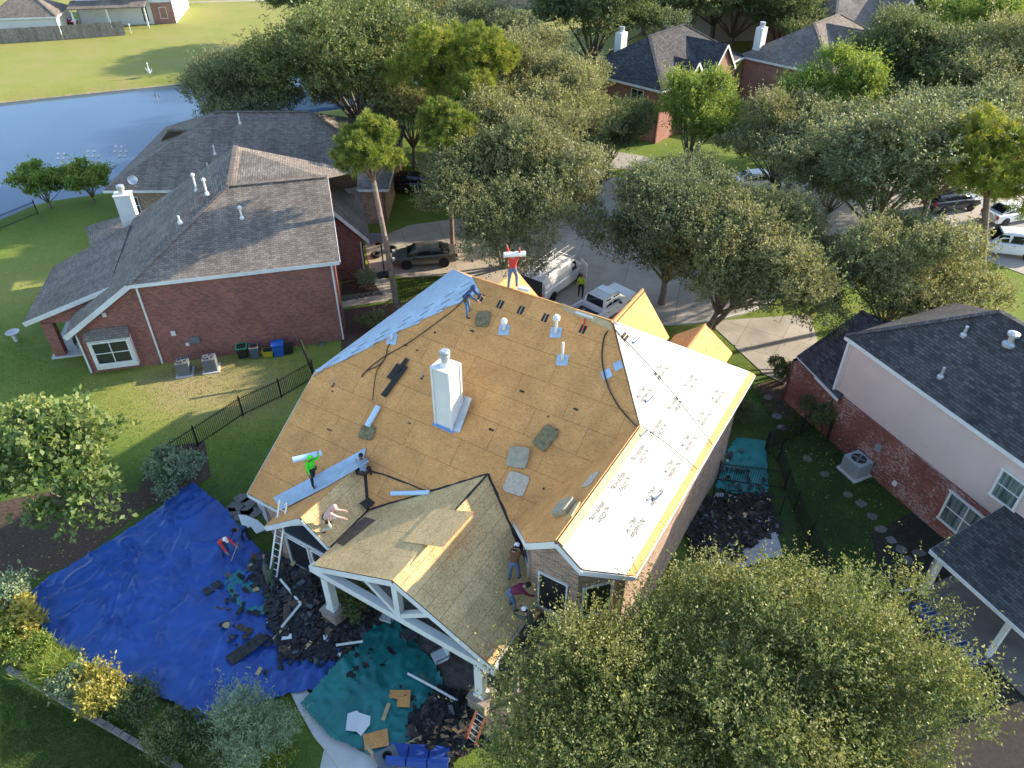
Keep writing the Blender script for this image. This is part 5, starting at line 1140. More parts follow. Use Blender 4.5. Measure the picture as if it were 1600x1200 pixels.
# worker in the bright green hoodie with a roll on the shoulder
p = onmain(492, 757); pr_, Jg = person('roofer in neon green hoodie walking with a roll on his shoulder', p, face(.7, -.7), dict(lean=8, legL=(-14, 4, 12), legR=(18, 4, 20), armL=(120, 25, 60), armR=(12, 12, 25), head=(12, 10)), 'cloth_green', 'cloth_dark', 'boot_brown', hood='cloth_green', belt=True)
def roll(name, label, a, b_, r_, matn, end='roll_white', cat='roll'):
    a, b_ = Vector(a), Vector(b_); o = thing(name, label, cat, (a+b_)/2)
    MB().tube(a, b_, r_, n=16).build('sheet_roll', matn, o, smooth=False); d = (b_-a).normalized(); mb = MB().tube(a-d*.01, b_+d*.01, r_*.35, n=10); mb.build('core', end, o); return o
hp_ = Jg['shL'].lerp(Jg['shR'], .4)+V3(0, 0, .2); dd_ = V3(.96, .3, 0).normalized()
roll('membrane_roll', 'pale blue membrane roll carried on the green hooded roofer’s shoulder', hp_-dd_*.72+V3(0, .06, .0), hp_+dd_*.5+V3(0, .06, .06), .13, 'roll_pale')
# crouching roofer in grey-blue shirt at the valley
p = onmain(571, 752); person('roofer in grey-blue T-shirt crouching at the top of the valley with his back turned', p, face(-.25, .95), dict(lean=42, legL=(95, 22, 128), legR=(85, 24, 125), armL=(45, 8, 25), armR=(50, 8, 20), head=(20, 0), foot=-8), 'cloth_greyblue', 'cloth_dark', sleeves=False, belt=True)
# kneeling roofer in pink hoodie on the small gable
p = hit(520, 852, XP, n_gl)+n_gl*.05; p = q(13.85, -17.35, ZQ-SQ*(-17.35-VQ)+.06); person('roofer in pale pink hoodie and sand trousers kneeling at the edge of the small gable', p, face(.95, .1), dict(lean=38, legL=(70, 10, 130), legR=(30, 10, 105), armL=(50, 6, 20), armR=(58, 8, 12), head=(15, 0), foot=-25), 'cloth_pink', 'cloth_sand', hood='cloth_pink', belt=True, skin='skin_pale')
# roofer in blue hoodie below the ridge
p = onmain(729, 494); person('roofer in navy hoodie and jeans bending over tools just below the ridge', p, face(.75, -.35), dict(lean=34, legL=(5, 12, 8), legR=(22, 12, 22), armL=(40, 6, 35), armR=(45, 6, 30), head=(20, 0)), 'cloth_navy', 'cloth_jeans', hood='cloth_navy', belt=True)
# roofer in red on the ridge, roll on shoulder
p = hit(801, 452, A_, V3(HU.x, HU.y, 0))+V3(0, 0, .08); pr_, Jr = person('roofer in red shirt standing on the ridge steadying a white roll on his shoulder', p, face(.35, .9), dict(lean=6, legL=(-8, 6, 5), legR=(20, 6, 25), armL=(150, 20, 45), armR=(150, 18, 50), head=(10, 0)), 'cloth_red', 'cloth_jeans', 'boot_tan', sleeves=True)
hp_ = Jr['neck']+V3(.02, -.02, .12); roll('membrane_roll', 'white membrane roll on the red shirted roofer’s shoulder', hp_+V3(-.42, -.1, .06), hp_+V3(.52, .12, .0), .12, 'roll_white', 'roll_pale')
# man in hi-vis vest between van and pickup
p = at(907, 463); person('man in yellow-green safety shirt standing between white van and pickup', p, face(-.25, -.95), dict(lean=3, legL=(3, 6, 2), legR=(-3, 6, 2), armL=(8, 14, 18), armR=(18, 14, 60), head=(5, 0)), 'cloth_vest', 'cloth_dark', cap='cloth_brown', h=1.72)
# two men at the porch valley on the right
n_gr_ = n_gr
p = hit(803, 905, GT, n_gr)+n_gr*.03; person('roofer in brown jacket and white cap standing at the foot of the porch valley', p, face(.35, .85), dict(lean=14, legL=(-5, 7, 5), legR=(14, 7, 18), armL=(35, 8, 40), armR=(38, 8, 45), head=(20, 0)), 'cloth_brown', 'cloth_jeans', cap='cap_white', hood=None)
p = hit(796, 952, GT, n_gr)+n_gr*.03; person('roofer in maroon sweatshirt and jeans bent double beside the bay wall', p, face(.8, .25), dict(lean=82, legL=(10, 8, 8), legR=(20, 8, 20), armL=(48, 8, 15), armR=(40, 8, 20), head=(10, 0)), 'cloth_maroon', 'cloth_jeans')
p = q(14.2, -7.9, 3.06); person('worker in dark camouflage standing on the low dark roof below the maroon roofer', p, face(-.6, .7), dict(lean=25, legL=(8, 6, 10), legR=(-4, 6, 5), armL=(60, 8, 25), armR=(45, 8, 40), head=(15, 0)), 'cloth_camo', 'cloth_dark', cap='cap_white')
# on the ground at the tarps
p = at(352, 868); pr_, Jn = person('worker in red shirt and white cap bending on the blue tarp with a long pole', p, face(.75, -.55), dict(lean=48, legL=(12, 8, 14), legR=(22, 8, 25), armL=(55, 8, 20), armR=(42, 8, 25), head=(12, 0)), 'cloth_red', 'cloth_navy', cap='cap_white')
PRED = Jn['paL']
p = at(428, 925); person('worker in dark camouflage hoodie at the foot of the aluminium ladder, arms raised', p, face(.2, .95), dict(lean=3, legL=(4, 8, 4), legR=(-4, 8, 4), armL=(125, 8, 40), armR=(130, 8, 35), head=(-8, 0)), 'cloth_camo', 'cloth_camo', hood='cloth_camo')
p = at(388, 845); person('worker in dark navy clothes bending low beside the white round slab', p, face(-.3, -.9), dict(lean=60, legL=(12, 8, 16), legR=(20, 8, 25), armL=(45, 8, 20), armR=(40, 8, 25), head=(12, 0)), 'cloth_navy', 'cloth_dark')
# ================================================================== VEHICLES (local +x forward, built once at the origin then placed)
def paint(name, col, metal=.0, rough=.25):
    m, t, b = nodes_of(name); b.inputs['Base Color'].default_value = (*col, 1); b.inputs['Metallic'].default_value = metal; b.inputs['Roughness'].default_value = rough
    b.inputs['Coat Weight'].default_value = .6; b.inputs['Coat Roughness'].default_value = .08
    v = coords(t); c = ramp(t, noise(t, v, 1.2, 5, .6), [(.3, tuple(x*.9 for x in col)), (.7, col)]); t.links.new(c, b.inputs['Base Color']); return m
paint('paint_white', (.76, .77, .78)); paint('paint_grey', (.16, .15, .13), .5, .3); paint('paint_black', (.012, .013, .015)); paint('paint_red', (.45, .02, .02)); paint('paint_dark', (.03, .035, .045))
m, t, b = nodes_of('car_glass'); b.inputs['Base Color'].default_value = (.012, .016, .02, 1); b.inputs['Roughness'].default_value = .04
m, t, b = nodes_of('lamp_red'); b.inputs['Base Color'].default_value = (.4, .01, .01, 1); b.inputs['Roughness'].default_value = .2
m, t, b = nodes_of('lamp_clear'); b.inputs['Base Color'].default_value = (.7, .72, .75, 1); b.inputs['Roughness'].default_value = .1
plain('tyre', (.018, .018, .019), .8, .1); plain('rim', (.45, .46, .48), .3, .05, metal=.8)
def loft(mb, secs, mi=0, cap=True):
    """secs: list of rings (same length) of points"""
    n = len(secs[0]); k = len(mb.v)
    for s in secs: mb.v += [Vector(p) for p in s]
    for i in range(len(secs)-1):
        for j in range(n): j2 = (j+1) % n; mb.f.append((k+i*n+j, k+i*n+j2, k+(i+1)*n+j2, k+(i+1)*n+j)); mb.m.append(mi)
    if cap:
        mb.f.append(tuple(k+j for j in reversed(range(n)))); mb.m.append(mi); e = k+(len(secs)-1)*n; mb.f.append(tuple(e+j for j in range(n))); mb.m.append(mi)
def ring(x, w, z0, z1, r_=.08, top=1.):
    """rounded body section at x: half-width w, from z0 to z1; top narrows the upper edge"""
    wt = w*top
    return [(x, -w+.05, z0), (x, w-.05, z0), (x, w, z0+.12), (x, w*1.005, (z0+z1)*.52), (x, wt, z1-r_), (x, wt-r_, z1), (x, -wt+r_, z1), (x, -wt, z1-r_), (x, -w*1.005, (z0+z1)*.52), (x, -w, z0+.12)]
def car(name, label, kind, paintm, loc, heading, L=4.7, W=1.82, H=1.45, group=None, open_bed=True):
    t_ = thing(name, label, 'van' if kind == 'van' else 'pickup' if kind == 'pickup' else 'car', (0, 0, 0), group); w = W/2; fx = L/2
    wb = L*.29; wr_ = .34 if kind != 'pickup' else .4
    mb = MB()
    if kind == 'sedan':
        S = [(-fx, .72*w, .38, .78), (-fx+.12, .92*w, .3, .98), (-fx+.9, w, .26, 1.0), (-.3, w, .24, .96), (.8, w, .24, .95), (fx-.75, .98*w, .26, .86), (fx-.2, .9*w, .3, .72), (fx, .7*w, .38, .62)]
        cab = [(-fx+.55, .8, .98, 1.0), (-fx+1.35, .76, 1.0, H-.03), (-.1, .74, 1., H), (.55, .76, 1., H-.06), (1.28, .84, .95, .97)]
    elif kind == 'suv':
        S = [(-fx, .82*w, .42, .95), (-fx+.1, .95*w, .34, 1.1), (-fx+.8, w, .3, 1.12), (.6, w, .3, 1.1), (fx-.9, w, .3, 1.05), (fx-.2, .94*w, .34, .95), (fx, .78*w, .42, .82)]
        cab = [(-fx+.12, .84, 1.1, 1.14), (-fx+.42, .8, 1.1, H-.05), (-.3, .78, 1.1, H), (.55, .8, 1.1, H-.07), (1.25, .88, 1.08, 1.1)]
    elif kind == 'pickup':
        S = [(-fx, .96*w, .52, 1.18), (-fx+.1, w, .48, 1.2), (-fx+1.8, w, .45, 1.2), (.9, w, .45, 1.2), (fx-1.5, w, .45, 1.2), (fx-.25, .97*w, .48, 1.15), (fx, .86*w, .55, 1.02)]
        cab = [(-.62, .86, 1.2, 1.22), (-.5, .82, 1.2, H-.04), (.3, .8, 1.2, H), (1.0, .82, 1.2, H-.06), (1.65, .9, 1.2, 1.22)]
    else:
        S = [(-fx, .97*w, .42, 1.1), (-fx+.05, w, .38, 1.12), (0, w, .36, 1.12), (fx-1.2, w, .36, 1.12), (fx-.3, .96*w, .4, 1.05), (fx, .84*w, .48, .85)]
        cab = [(-fx, .95, 1.1, 2.0), (-fx+.08, .93, 1.1, H-.04), (-.5, .92, 1.1, H), (.9, .92, 1.1, H-.03), (1.45, .9, 1.12, 1.75), (fx-.95, .95, 1.1, 1.14)]
    if kind == 'pickup' and open_bed:                      # body forward of the bed, then bed floor, sides and tailgate
        loft(mb, [ring(x, ww, z0, z1) for x, ww, z0, z1 in [(-.68, w, .45, 1.2)]+S[3:]]); mb.box((-1.85, 0, .66), (2.3, W-.1, .36)); 
        for s in (-1, 1): mb.box((-1.85, s*(w-.05), .95), (2.36, .1, .55))
        body = mb.build('body', paintm, t_); MB().box((-3.0, 0, .92), (.08, W-.06, .56)).build('tailgate', paintm, t_)
        bl = MB().box((-1.85, 0, .86), (2.2, W-.24, .03)).build('bed_liner', 'black_plastic', t_)
    else:
        loft(mb, [ring(x, ww, z0, z1) for x, ww, z0, z1 in S]); body = mb.build('body', paintm, t_)
    mb = MB(); loft(mb, [ring(x, w*f_, z0-.02, z1, .1 if z1-z0 > .2 else .01, .88 if kind != 'van' else .93) for x, f_, z0, z1 in cab]); mb.build('cabin', paintm, t_)
    # glass: side panes between the pillars, windscreen and rear screen, a few millimetres proud of the cabin
    def side_z(f_, z0, z1, k): return z0+(z1-z0)*k
    xs_ = [c[0] for c in cab]
    for s in (-1, 1):
        panes = {'sedan': [(-1.45, -.55), (-.45, .5), ], 'suv': [(-1.9, -1.05), (-.95, -.05), (.05, .85)], 'pickup': [(-.4, .25), (.35, 1.1)], 'van': [(.7, 1.25)]}[kind]
        for a_, b_ in panes:
            zt = H-.16; zb = {'sedan': 1.0, 'suv': 1.15, 'pickup': 1.27, 'van': 1.3}[kind]; fw_ = .76 if kind == 'sedan' else .8 if kind != 'van' else .92
            ytop = w*fw_*.9+.045; ybot = w*fw_+.035
            MB().slab([(a_, s*ybot, zb), (b_, s*ybot, zb), (b_-.08, s*ytop, zt), (a_+.08, s*ytop, zt)], .02, n=(0, s, .15)).build('side_window', 'car_glass', t_)
        MB().box((.75 if kind != 'van' else 1.6, s*(w+.1), 1.05 if kind == 'sedan' else 1.3), (.12, .2, .14)).build('mirror', paintm if kind != 'pickup' else 'black_plastic', t_)
        for x in (-.35, .55): MB().box((x, s*(w+.012), .82 if kind == 'sedan' else .98), (.16, .03, .03)).build('door_handle', 'black_plastic', t_)
        for x in (-wb, wb):
            xx = x if kind != 'pickup' else (x-.15 if x < 0 else x+.25)
            ar = MB().lathe((0, 0, 0), [(wr_+.06, -.02), (wr_+.06, .02)], 18).xf(Matrix.Translation((xx, s*(w-.005), wr_)) @ Matrix.Rotation(math.pi/2, 4, 'X')).build('wheel_arch', 'black_plastic', t_)
            wh = MB().lathe((0, 0, 0), [(wr_*.62, -.11), (wr_*.95, -.11), (wr_, -.07), (wr_, .07), (wr_*.95, .11), (wr_*.62, .11)], 20).xf(Matrix.Translation((xx, s*(w-.06), wr_)) @ Matrix.Rotation(math.pi/2, 4, 'X')).build('wheel', 'tyre', t_)
            mbr = MB().lathe((0, 0, 0), [(wr_*.62, -.09), (wr_*.62, .09)], 16)
            mbr.xf(Matrix.Translation((xx, s*(w-.05), wr_)) @ Matrix.Rotation(math.pi/2, 4, 'X')); mbr.build('rim', 'rim', wh)
            mbs = MB()
            for a in range(5): an = 6.283*a/5; mbs.box((xx+math.cos(an)*wr_*.32, s*(w+.045), wr_+math.sin(an)*wr_*.32), (wr_*.5, .02, .05), ax=(V3(math.cos(an), 0, math.sin(an)), V3(0, 1, 0), V3(-math.sin(an), 0, math.cos(an))))
            mbs.build('spokes', 'black_plastic', wh)
    c0, c1, c2, c3 = cab[0], cab[1], cab[-2], cab[-1]
    def screen(a, b_, nm):
        (xa, fa, _, za), (xb, fb, _, zb) = a, b_; d = V3(xb-xa, 0, zb-za); n = V3(-d.z, 0, d.x).normalized(); n = n if n.z > 0 else -n
        p0 = V3(xa, 0, za)+d*.1+n*.012; p1 = V3(xa, 0, za)+d*.9+n*.012
        MB().slab([p0+V3(0, -w*fa*.82, 0), p0+V3(0, w*fa*.82, 0), p1+V3(0, w*fb*.78, 0), p1+V3(0, -w*fb*.78, 0)], .02, n=n).build(nm, 'car_glass', t_)
    screen(c3, c2, 'windscreen')
    if kind != 'van': screen(c0, c1, 'rear_window')
    for s in (-1, 1):
        MB().box((fx-.1, s*w*.66, .72 if kind == 'sedan' else .88), (.16, .34, .14)).build('headlight', 'lamp_clear', t_)
        MB().box((-fx+.02, s*w*.84, .82 if kind == 'sedan' else .95), (.08, .16, .28)).build('tail_light', 'lamp_red', t_)
    MB().box((fx-.02, 0, .5), (.14, W*.84, .2)).build('bumper', 'black_plastic' if kind in ('pickup', 'van') else paintm, t_); MB().box((-fx+.02, 0, .5), (.14, W*.86, .18)).build('bumper', 'rim' if kind == 'pickup' else paintm, t_)
    MB().box((fx-.01, 0, .78), (.06, W*.42, .16)).build('grille', 'black_plastic', t_)
    place(t_, loc, heading); return t_
def head(p, q_): return math.atan2(q_.y-p.y, q_.x-p.x)
pk_h = head(at(905, 487, 1.2), at(972, 447, 1.2))
pc = at(935, 462, 1.5); pk = car('pickup_truck', 'white crew-cab pickup with open dark bed parked behind the ridge', 'pickup', 'paint_white', (pc.x+.1, pc.y-.3, .02), pk_h, 5.9, 2.0, 1.9)
mb = MB(); rr = random.Random(4)
for i in range(9): mb.box((rr.uniform(-2.7, -1.), rr.uniform(-.6, .6), .95+rr.uniform(0, .15)), (rr.uniform(.3, .9), rr.uniform(.1, .4), rr.uniform(.05, .2)), rz=rr.uniform(0, 3))
o = mb.build('load', 'grey_plastic', pk)
vc = at(868, 436, 1.); van = car('cargo_van', 'white cargo van with ladder rack and open doors under the centre oak', 'van', 'paint_white', (vc.x, vc.y+.6, .02), pk_h+.12, 5.6, 2.02, 2.1)
for s in (-1, 1):
    MB().slab([(-2.8, s*.98, .45), (-2.8, s*.98, 1.95), (-3.35, s*1.55, 1.95), (-3.35, s*1.55, .45)], .06).build('rear_door', 'paint_white', van)
    MB().beam((-2.4, s*.8, 2.3), (1.2, s*.8, 2.3), .06, .06).build('rack_rail', 'alu', van)
    for x in (-2., -.6, .8): MB().beam((x, s*.8, 2.02), (x, s*.8, 2.3), .05, .05, up=(1, 0, 0)).build('rack_foot', 'alu', van)
for x in (-2., -.6, .8): MB().beam((x, -.85, 2.33), (x, .85, 2.33), .05, .05).build('rack_bar', 'alu', van)
MB().box((-2.79, 0, 1.25), (.03, 1.75, 1.45)).build('load_bay', 'felt', van)
MB().slab([(1.75, -1.0, .5), (1.75, -1.0, 1.85), (1.25, -1.85, 1.85), (1.25, -1.85, .5)], .07).build('front_door', 'paint_white', van)
ld = thing('ladder', 'aluminium ladder lying on the white van’s roof rack', 'ladder', (0, 0, 0)); mb = MB()
for s in (-.2, .2): MB().beam((-2.7, s, 2.42), (1.9, s, 2.42), .03, .08).build('rail', 'alu', ld)
for i in range(15): MB().tube((-2.55+i*.3, -.2, 2.42), (-2.55+i*.3, .2, 2.42), .016, n=6).build('rung', 'alu', ld)
place(ld, van.location, van.rotation_euler.z)
w1, w2 = at(629, 421, .0), at(692, 417, .0); car('sedan', 'grey-brown sedan on the driveway by the red brick house', 'sedan', 'paint_grey', ((w1.x+w2.x)/2+.1, (w1.y+w2.y)/2+.85, .045), head(w2, w1), 4.75, 1.82, 1.44)
p = at(634, 306); car('sedan', 'black car parked in front of the lake house, beside the pine trunk', 'suv', 'paint_black', (p.x, p.y+1., .03), R(172), 4.8, 1.9, 1.6)
p = at(926, 294); car('suv', 'small white car half hidden at the oak by the far driveway', 'suv', 'paint_white', (p.x-.6, p.y+.3, .02), R(60), 4.5, 1.85, 1.65)
p = at(1572, 398); car('pickup_truck', 'white pickup on the driveway behind the leaning pine', 'suv', 'paint_white', (p.x-.2, p.y+.4, .05), R(165), 5.4, 2.0, 1.85)
p = at(1482, 326); car('sedan', 'dark car on the driveway above the leaning pine, right', 'suv', 'paint_dark', (p.x, p.y, .05), R(15), 4.6, 1.85, 1.6)
p = at(1490, 322); car('sedan', 'second white car half hidden behind the leaning pine trunk', 'sedan', 'paint_white', (p.x+3.2, p.y-2.6, .05), R(20), 4.6, 1.85, 1.45)
p = at(1186, 296); car('sedan', 'white car on the street below the grey oak, right of centre', 'sedan', 'paint_white', (p.x, p.y+.5, .02), R(10), 4.6, 1.85, 1.5)
p = at(100, 42); car('sedan', 'red car under the porch of the pale sided house, top left', 'sedan', 'paint_red', (p.x, p.y, .02), R(10), 4.2, 1.8, 1.4)
# ================================================================== TARPS, DEBRIS, TOOLS, GARDEN THINGS
m, t, b = nodes_of('tarp_blue'); v = coords(t); c = ramp(t, noise(t, v, .8, 5), [(.3, (.014, .06, .25)), (.7, (.022, .09, .36))]); t.links.new(c, b.inputs['Base Color']); b.inputs['Roughness'].default_value = .42
n_ = N(t, 'ShaderNodeTexBrick', Scale=1., offset=0.); n_.inputs['Brick Width'].default_value = 1.15; n_.inputs['Row Height'].default_value = .95; n_.inputs['Mortar Size'].default_value = .018; n_.inputs['Mortar Smooth'].default_value = 1.; t.links.new(mapped(t, v, rot=(0, 0, .7)), n_.inputs['Vector']); bump(t, b, n_.outputs['Fac'], .5, .02)
m, t, b = nodes_of('tarp_teal'); v = coords(t); c = ramp(t, noise(t, v, .8, 5), [(.3, (.01, .14, .135)), (.7, (.02, .24, .22))]); t.links.new(c, b.inputs['Base Color']); b.inputs['Roughness'].default_value = .45
n_ = N(t, 'ShaderNodeTexBrick', Scale=1., offset=0.); n_.inputs['Brick Width'].default_value = 1.15; n_.inputs['Row Height'].default_value = .95; n_.inputs['Mortar Size'].default_value = .018; n_.inputs['Mortar Smooth'].default_value = 1.; t.links.new(mapped(t, v, rot=(0, 0, .7)), n_.inputs['Vector']); bump(t, b, n_.outputs['Fac'], .5, .02)
plain('tarp_grey', (.3, .3, .33), .6, .15, 2.)
plain('shingle_scrap', (.04, .038, .04), .9, .6, 5, .5, 60, rnd=.5)
plain('scrap_grey', (.11, .11, .12), .9, .3, 5, .3, 30)
plain('scrap_brown', (.1, .07, .05), .9, .3, 4, .3, 30, rnd=.3)
def tarp(name, label, poly_px, matn, seed, fold=.1, step=.17, z=.03, edge=.0, holes=()):
    P = [tuple(at(*p)[:2]) for p in poly_px]; a = np.array(P); x0, y0 = a.min(0)-.1; x1, y1 = a.max(0)+.1; nx_, ny_ = int((x1-x0)/step)+1, int((y1-y0)/step)+1
    idx = {}; vs = []; fs = []
    def vid(i, j):
        if (i, j) not in idx:
            x, y = x0+i*step, y0+j*step
            # pull outside vertices onto the outline
            if not inpoly(x, y, P):
                best = None
                for k in range(len(P)):
                    p_, q_ = Vector(P[k-1]), Vector(P[k]); e = q_-p_; t_ = max(0, min(1, (Vector((x, y))-p_).dot(e)/e.length_squared)); c_ = p_+e*t_; d = (c_-Vector((x, y))).length
                    if best is None or d < best[0]: best = (d, c_)
                x, y = best[1]
            f1 = mnoise.noise(V3(x*.55+seed, y*.55, seed)); r1 = 1-abs(mnoise.noise(V3(x*.9+y*.6+3*f1, y*.35-x*.5, seed+4)))*2.2; r2 = 1-abs(mnoise.noise(V3(x*1.9-y*1.2, y*1.6+x*.6+2*f1, seed+9)))*2.4
            zz = z+fold*(.35+.5*f1)+fold*.9*max(0, r1)**4+fold*.5*max(0, r2)**4+.015*mnoise.noise(V3(x*5, y*5, seed))
            idx[i, j] = len(vs); vs.append((x, y, max(z, zz)))
        return idx[i, j]
    for i in range(nx_):
        for j in range(ny_):
            if inpoly(x0+(i+.5)*step, y0+(j+.5)*step, P): fs.append((vid(i, j), vid(i+1, j), vid(i+1, j+1), vid(i, j+1)))
    return tag(MB().add(vs, fs).build(name, matn, smooth=True, uv=False), label, 'tarp')
tarp('blue_tarp', 'large blue tarp spread over the back lawn, covered with folds', ((35, 940), (75, 905), (170, 850), (250, 795), (302, 757), (350, 792), (395, 850), (450, 905), (500, 965), (535, 1025), (500, 1080), (420, 1095), (320, 1138), (280, 1105), (190, 1065), (110, 1025), (55, 975)), 'tarp_blue', 3.3, .2, .13)
tarp('teal_tarp', 'teal tarp with plywood offcuts in front of the porch', ((470, 1105), (520, 1050), (585, 985), (618, 975), (680, 1040), (700, 1085), (690, 1130), (645, 1190), (580, 1185), (520, 1160)), 'tarp_teal', 7.1, .15, .12, z=.2)
tarp('teal_tarp', 'small teal tarp scrap strewn with shingles on the blue tarp', ((350, 915), (375, 893), (430, 905), (452, 925), (440, 960), (415, 968), (370, 950)), 'tarp_teal', 2.2, .06, z=.2)
tarp('teal_tarp', 'teal tarp in the narrow side yard inside the iron fence', ((1135, 705), (1150, 684), (1195, 690), (1200, 745), (1200, 770), (1170, 780), (1116, 765)), 'tarp_teal', 5.1, .08)
tarp('grey_tarp', 'pale grey plastic sheet under torn shingles in the side yard', ((1095, 800), (1120, 770), (1185, 782), (1215, 830), (1222, 868), (1160, 890), (1110, 880)), 'tarp_grey', 6.4, .08)
def scrap_poly(rr, s):
    if rr.random() < .55:
        l_, w_ = s*rr.uniform(.8, 2.2), s*rr.uniform(.35, .8); return [(-l_*rr.uniform(.9, 1), -w_), (l_*.1, -w_*rr.uniform(.8, 1.1)), (l_, -w_*rr.uniform(.7, 1)), (l_*rr.uniform(.85, 1), w_), (-l_, w_*rr.uniform(.8, 1))]
    n = rr.randint(5, 8); return [(s*rr.uniform(.5, 1.)*math.cos(6.283*k/n)*rr.uniform(.8, 1.5), s*rr.uniform(.5, 1.)*math.sin(6.283*k/n)) for k in range(n)]
def scrap_mb(mb, rr, c, s, lift, tiltmax=.6):
    n = Vector((rr.gauss(0, tiltmax*.5), rr.gauss(0, tiltmax*.5), 1)).normalized(); X_ = n.orthogonal().normalized(); Y_ = n.cross(X_); a = rr.uniform(0, 6.28); X_, Y_ = X_*math.cos(a)+Y_*math.sin(a), Y_*math.cos(a)-X_*math.sin(a)
    mb.slab([Vector(c)+X_*x+Y_*y+n*lift for x, y in scrap_poly(rr, s)], .012, n=n)
rr = random.Random(8)
def heap(name, label, poly_px, n, hmax, seed, smin=.07, smax=.24, z=.05):
    rr = random.Random(seed); P = [tuple(at(*p)[:2]) for p in poly_px]; cx_ = sum(p[0] for p in P)/len(P); cy_ = sum(p[1] for p in P)/len(P); mb = MB(); k = 0
    xs_ = [p[0] for p in P]; ys_ = [p[1] for p in P]; rad = max((Vector(p)-Vector((cx_, cy_))).length for p in P)
    while k < n:
        x, y = rr.uniform(min(xs_), max(xs_)), rr.uniform(min(ys_), max(ys_))
        if not inpoly(x, y, P): continue
        d = min(1, (Vector((x, y))-Vector((cx_, cy_))).length/rad); m0_ = len(mb.m); scrap_mb(mb, rr, (x, y, z+hmax*(1-d)**1.1*rr.random()+.05), rr.uniform(smin, smax), 0, .55); k += 1; mk_ = rr.choices((0, 1, 2, 3, 4), (80, 11, 7, 1.5, .5))[0]
        for i_ in range(m0_, len(mb.m)): mb.m[i_] = mk_
    o = mb.build(name, ['shingle_scrap', 'scrap_brown', 'scrap_grey', 'wood_new', 'white_trim'], uv=False); o['kind'] = 'stuff'; o['label'] = label; o['category'] = 'debris'; return o
heap('shingle_heap', 'black heap of torn-off shingles between tarps and porch', ((400, 870), (450, 880), (500, 920), (545, 940), (590, 960), (560, 1010), (510, 1040), (450, 1030), (425, 980), (420, 930), (385, 900)), 2400, .75, 1, z=.1)
heap('shingle_heap', 'second black shingle heap at the bottom edge of the teal tarp', ((690, 1085), (745, 1095), (760, 1160), (700, 1195), (650, 1180), (640, 1140), (665, 1110)), 900, .5, 2, z=.2)
heap('shingle_heap', 'torn shingles littering the side yard by the right wall', ((1090, 780), (1200, 775), (1215, 830), (1180, 850), (1150, 880), (1085, 870), (1075, 830)), 700, .14, 3)
heap('shingle_litter', 'loose shingle litter over the teal side yard tarp', ((1125, 720), (1150, 700), (1195, 740), (1190, 780), (1120, 770)), 34, .05, 4, .07, .18, z=.16)
heap('shingle_litter', 'scattered black shingle bits on the blue tarp’s right side', ((330, 905), (400, 900), (430, 1000), (470, 1060), (400, 1060), (350, 1000)), 46, .04, 5, .07, .2, z=.2)
heap('shingle_litter', 'scattered black shingle bits on the teal tarp', ((540, 1040), (600, 1000), (690, 1090), (640, 1120), (600, 1060)), 22, .04, 6, .06, .17, z=.32)
# distinct scraps
def scrap(label, p, s, n=V3(0, 0, 1), mat_='shingle_scrap', seed=0, name='shingle_scrap'):
    rr = random.Random(seed); n = Vector(n); X_ = n.orthogonal().normalized(); Y_ = n.cross(X_); o = MB().slab([V3(0, 0, 0)+X_*x+Y_*y for x, y in scrap_poly(rr, s)], .02, n=n).build(name, mat_); o.location = p; return tag(o, label, 'scrap')
scrap('large torn shingle sheet on the blue tarp near its right end', at(387, 1012, .3), .55, seed=3); scrap('black shingle scrap left of the teal scrap', at(332, 918, .25), .42, seed=4); scrap('ragged black scrap on the teal tarp’s upper half', at(548, 1050, .33), .3, seed=5); scrap('oblong black scrap in the middle of the teal tarp', at(586, 1064, .33), .24, seed=6)
scrap('crumpled black membrane piece lying on the bare roof left of the chimney', onmain(620, 583, .05), .42, n_main, 'felt', 7); scrap('lower crumpled black membrane piece left of the chimney', onmain(618, 597, .09), .4, n_main, 'felt', 8); scrap('top black membrane piece left of the chimney', onmain(630, 573, .09), .3, n_main, 'felt', 9)
scrap('black felt piece in the small gable valley', q(15.9, -16.95, 3.9), .36, V3(.3, -.2, 1).normalized(), 'felt', 10); scrap('dark brown felt patch at the corner where the two gables meet', q(14.5, -16.5, 3.78), .55, n_gl, 'scrap_brown', 11)
for i, (px, py) in enumerate(((870, 672), (768, 672), (857, 651), (634, 540), (652, 548), (680, 520), (520, 612), (680, 646), (515, 672), (640, 662), (850, 764), (946, 716), (738, 518), (816, 612), (900, 640))):
    o = MB().slab([V3(0, 0, 0)+HV*x+sdm*y for x, y in scrap_poly(random.Random(i), .06)], .02, n=n_main).build('tar_crumb', 'felt'); o.location = onmain(px, py, .02); tag(o, 'tiny black tar crumb lying on the bare rear roof slope', 'scrap', 'tar crumbs')
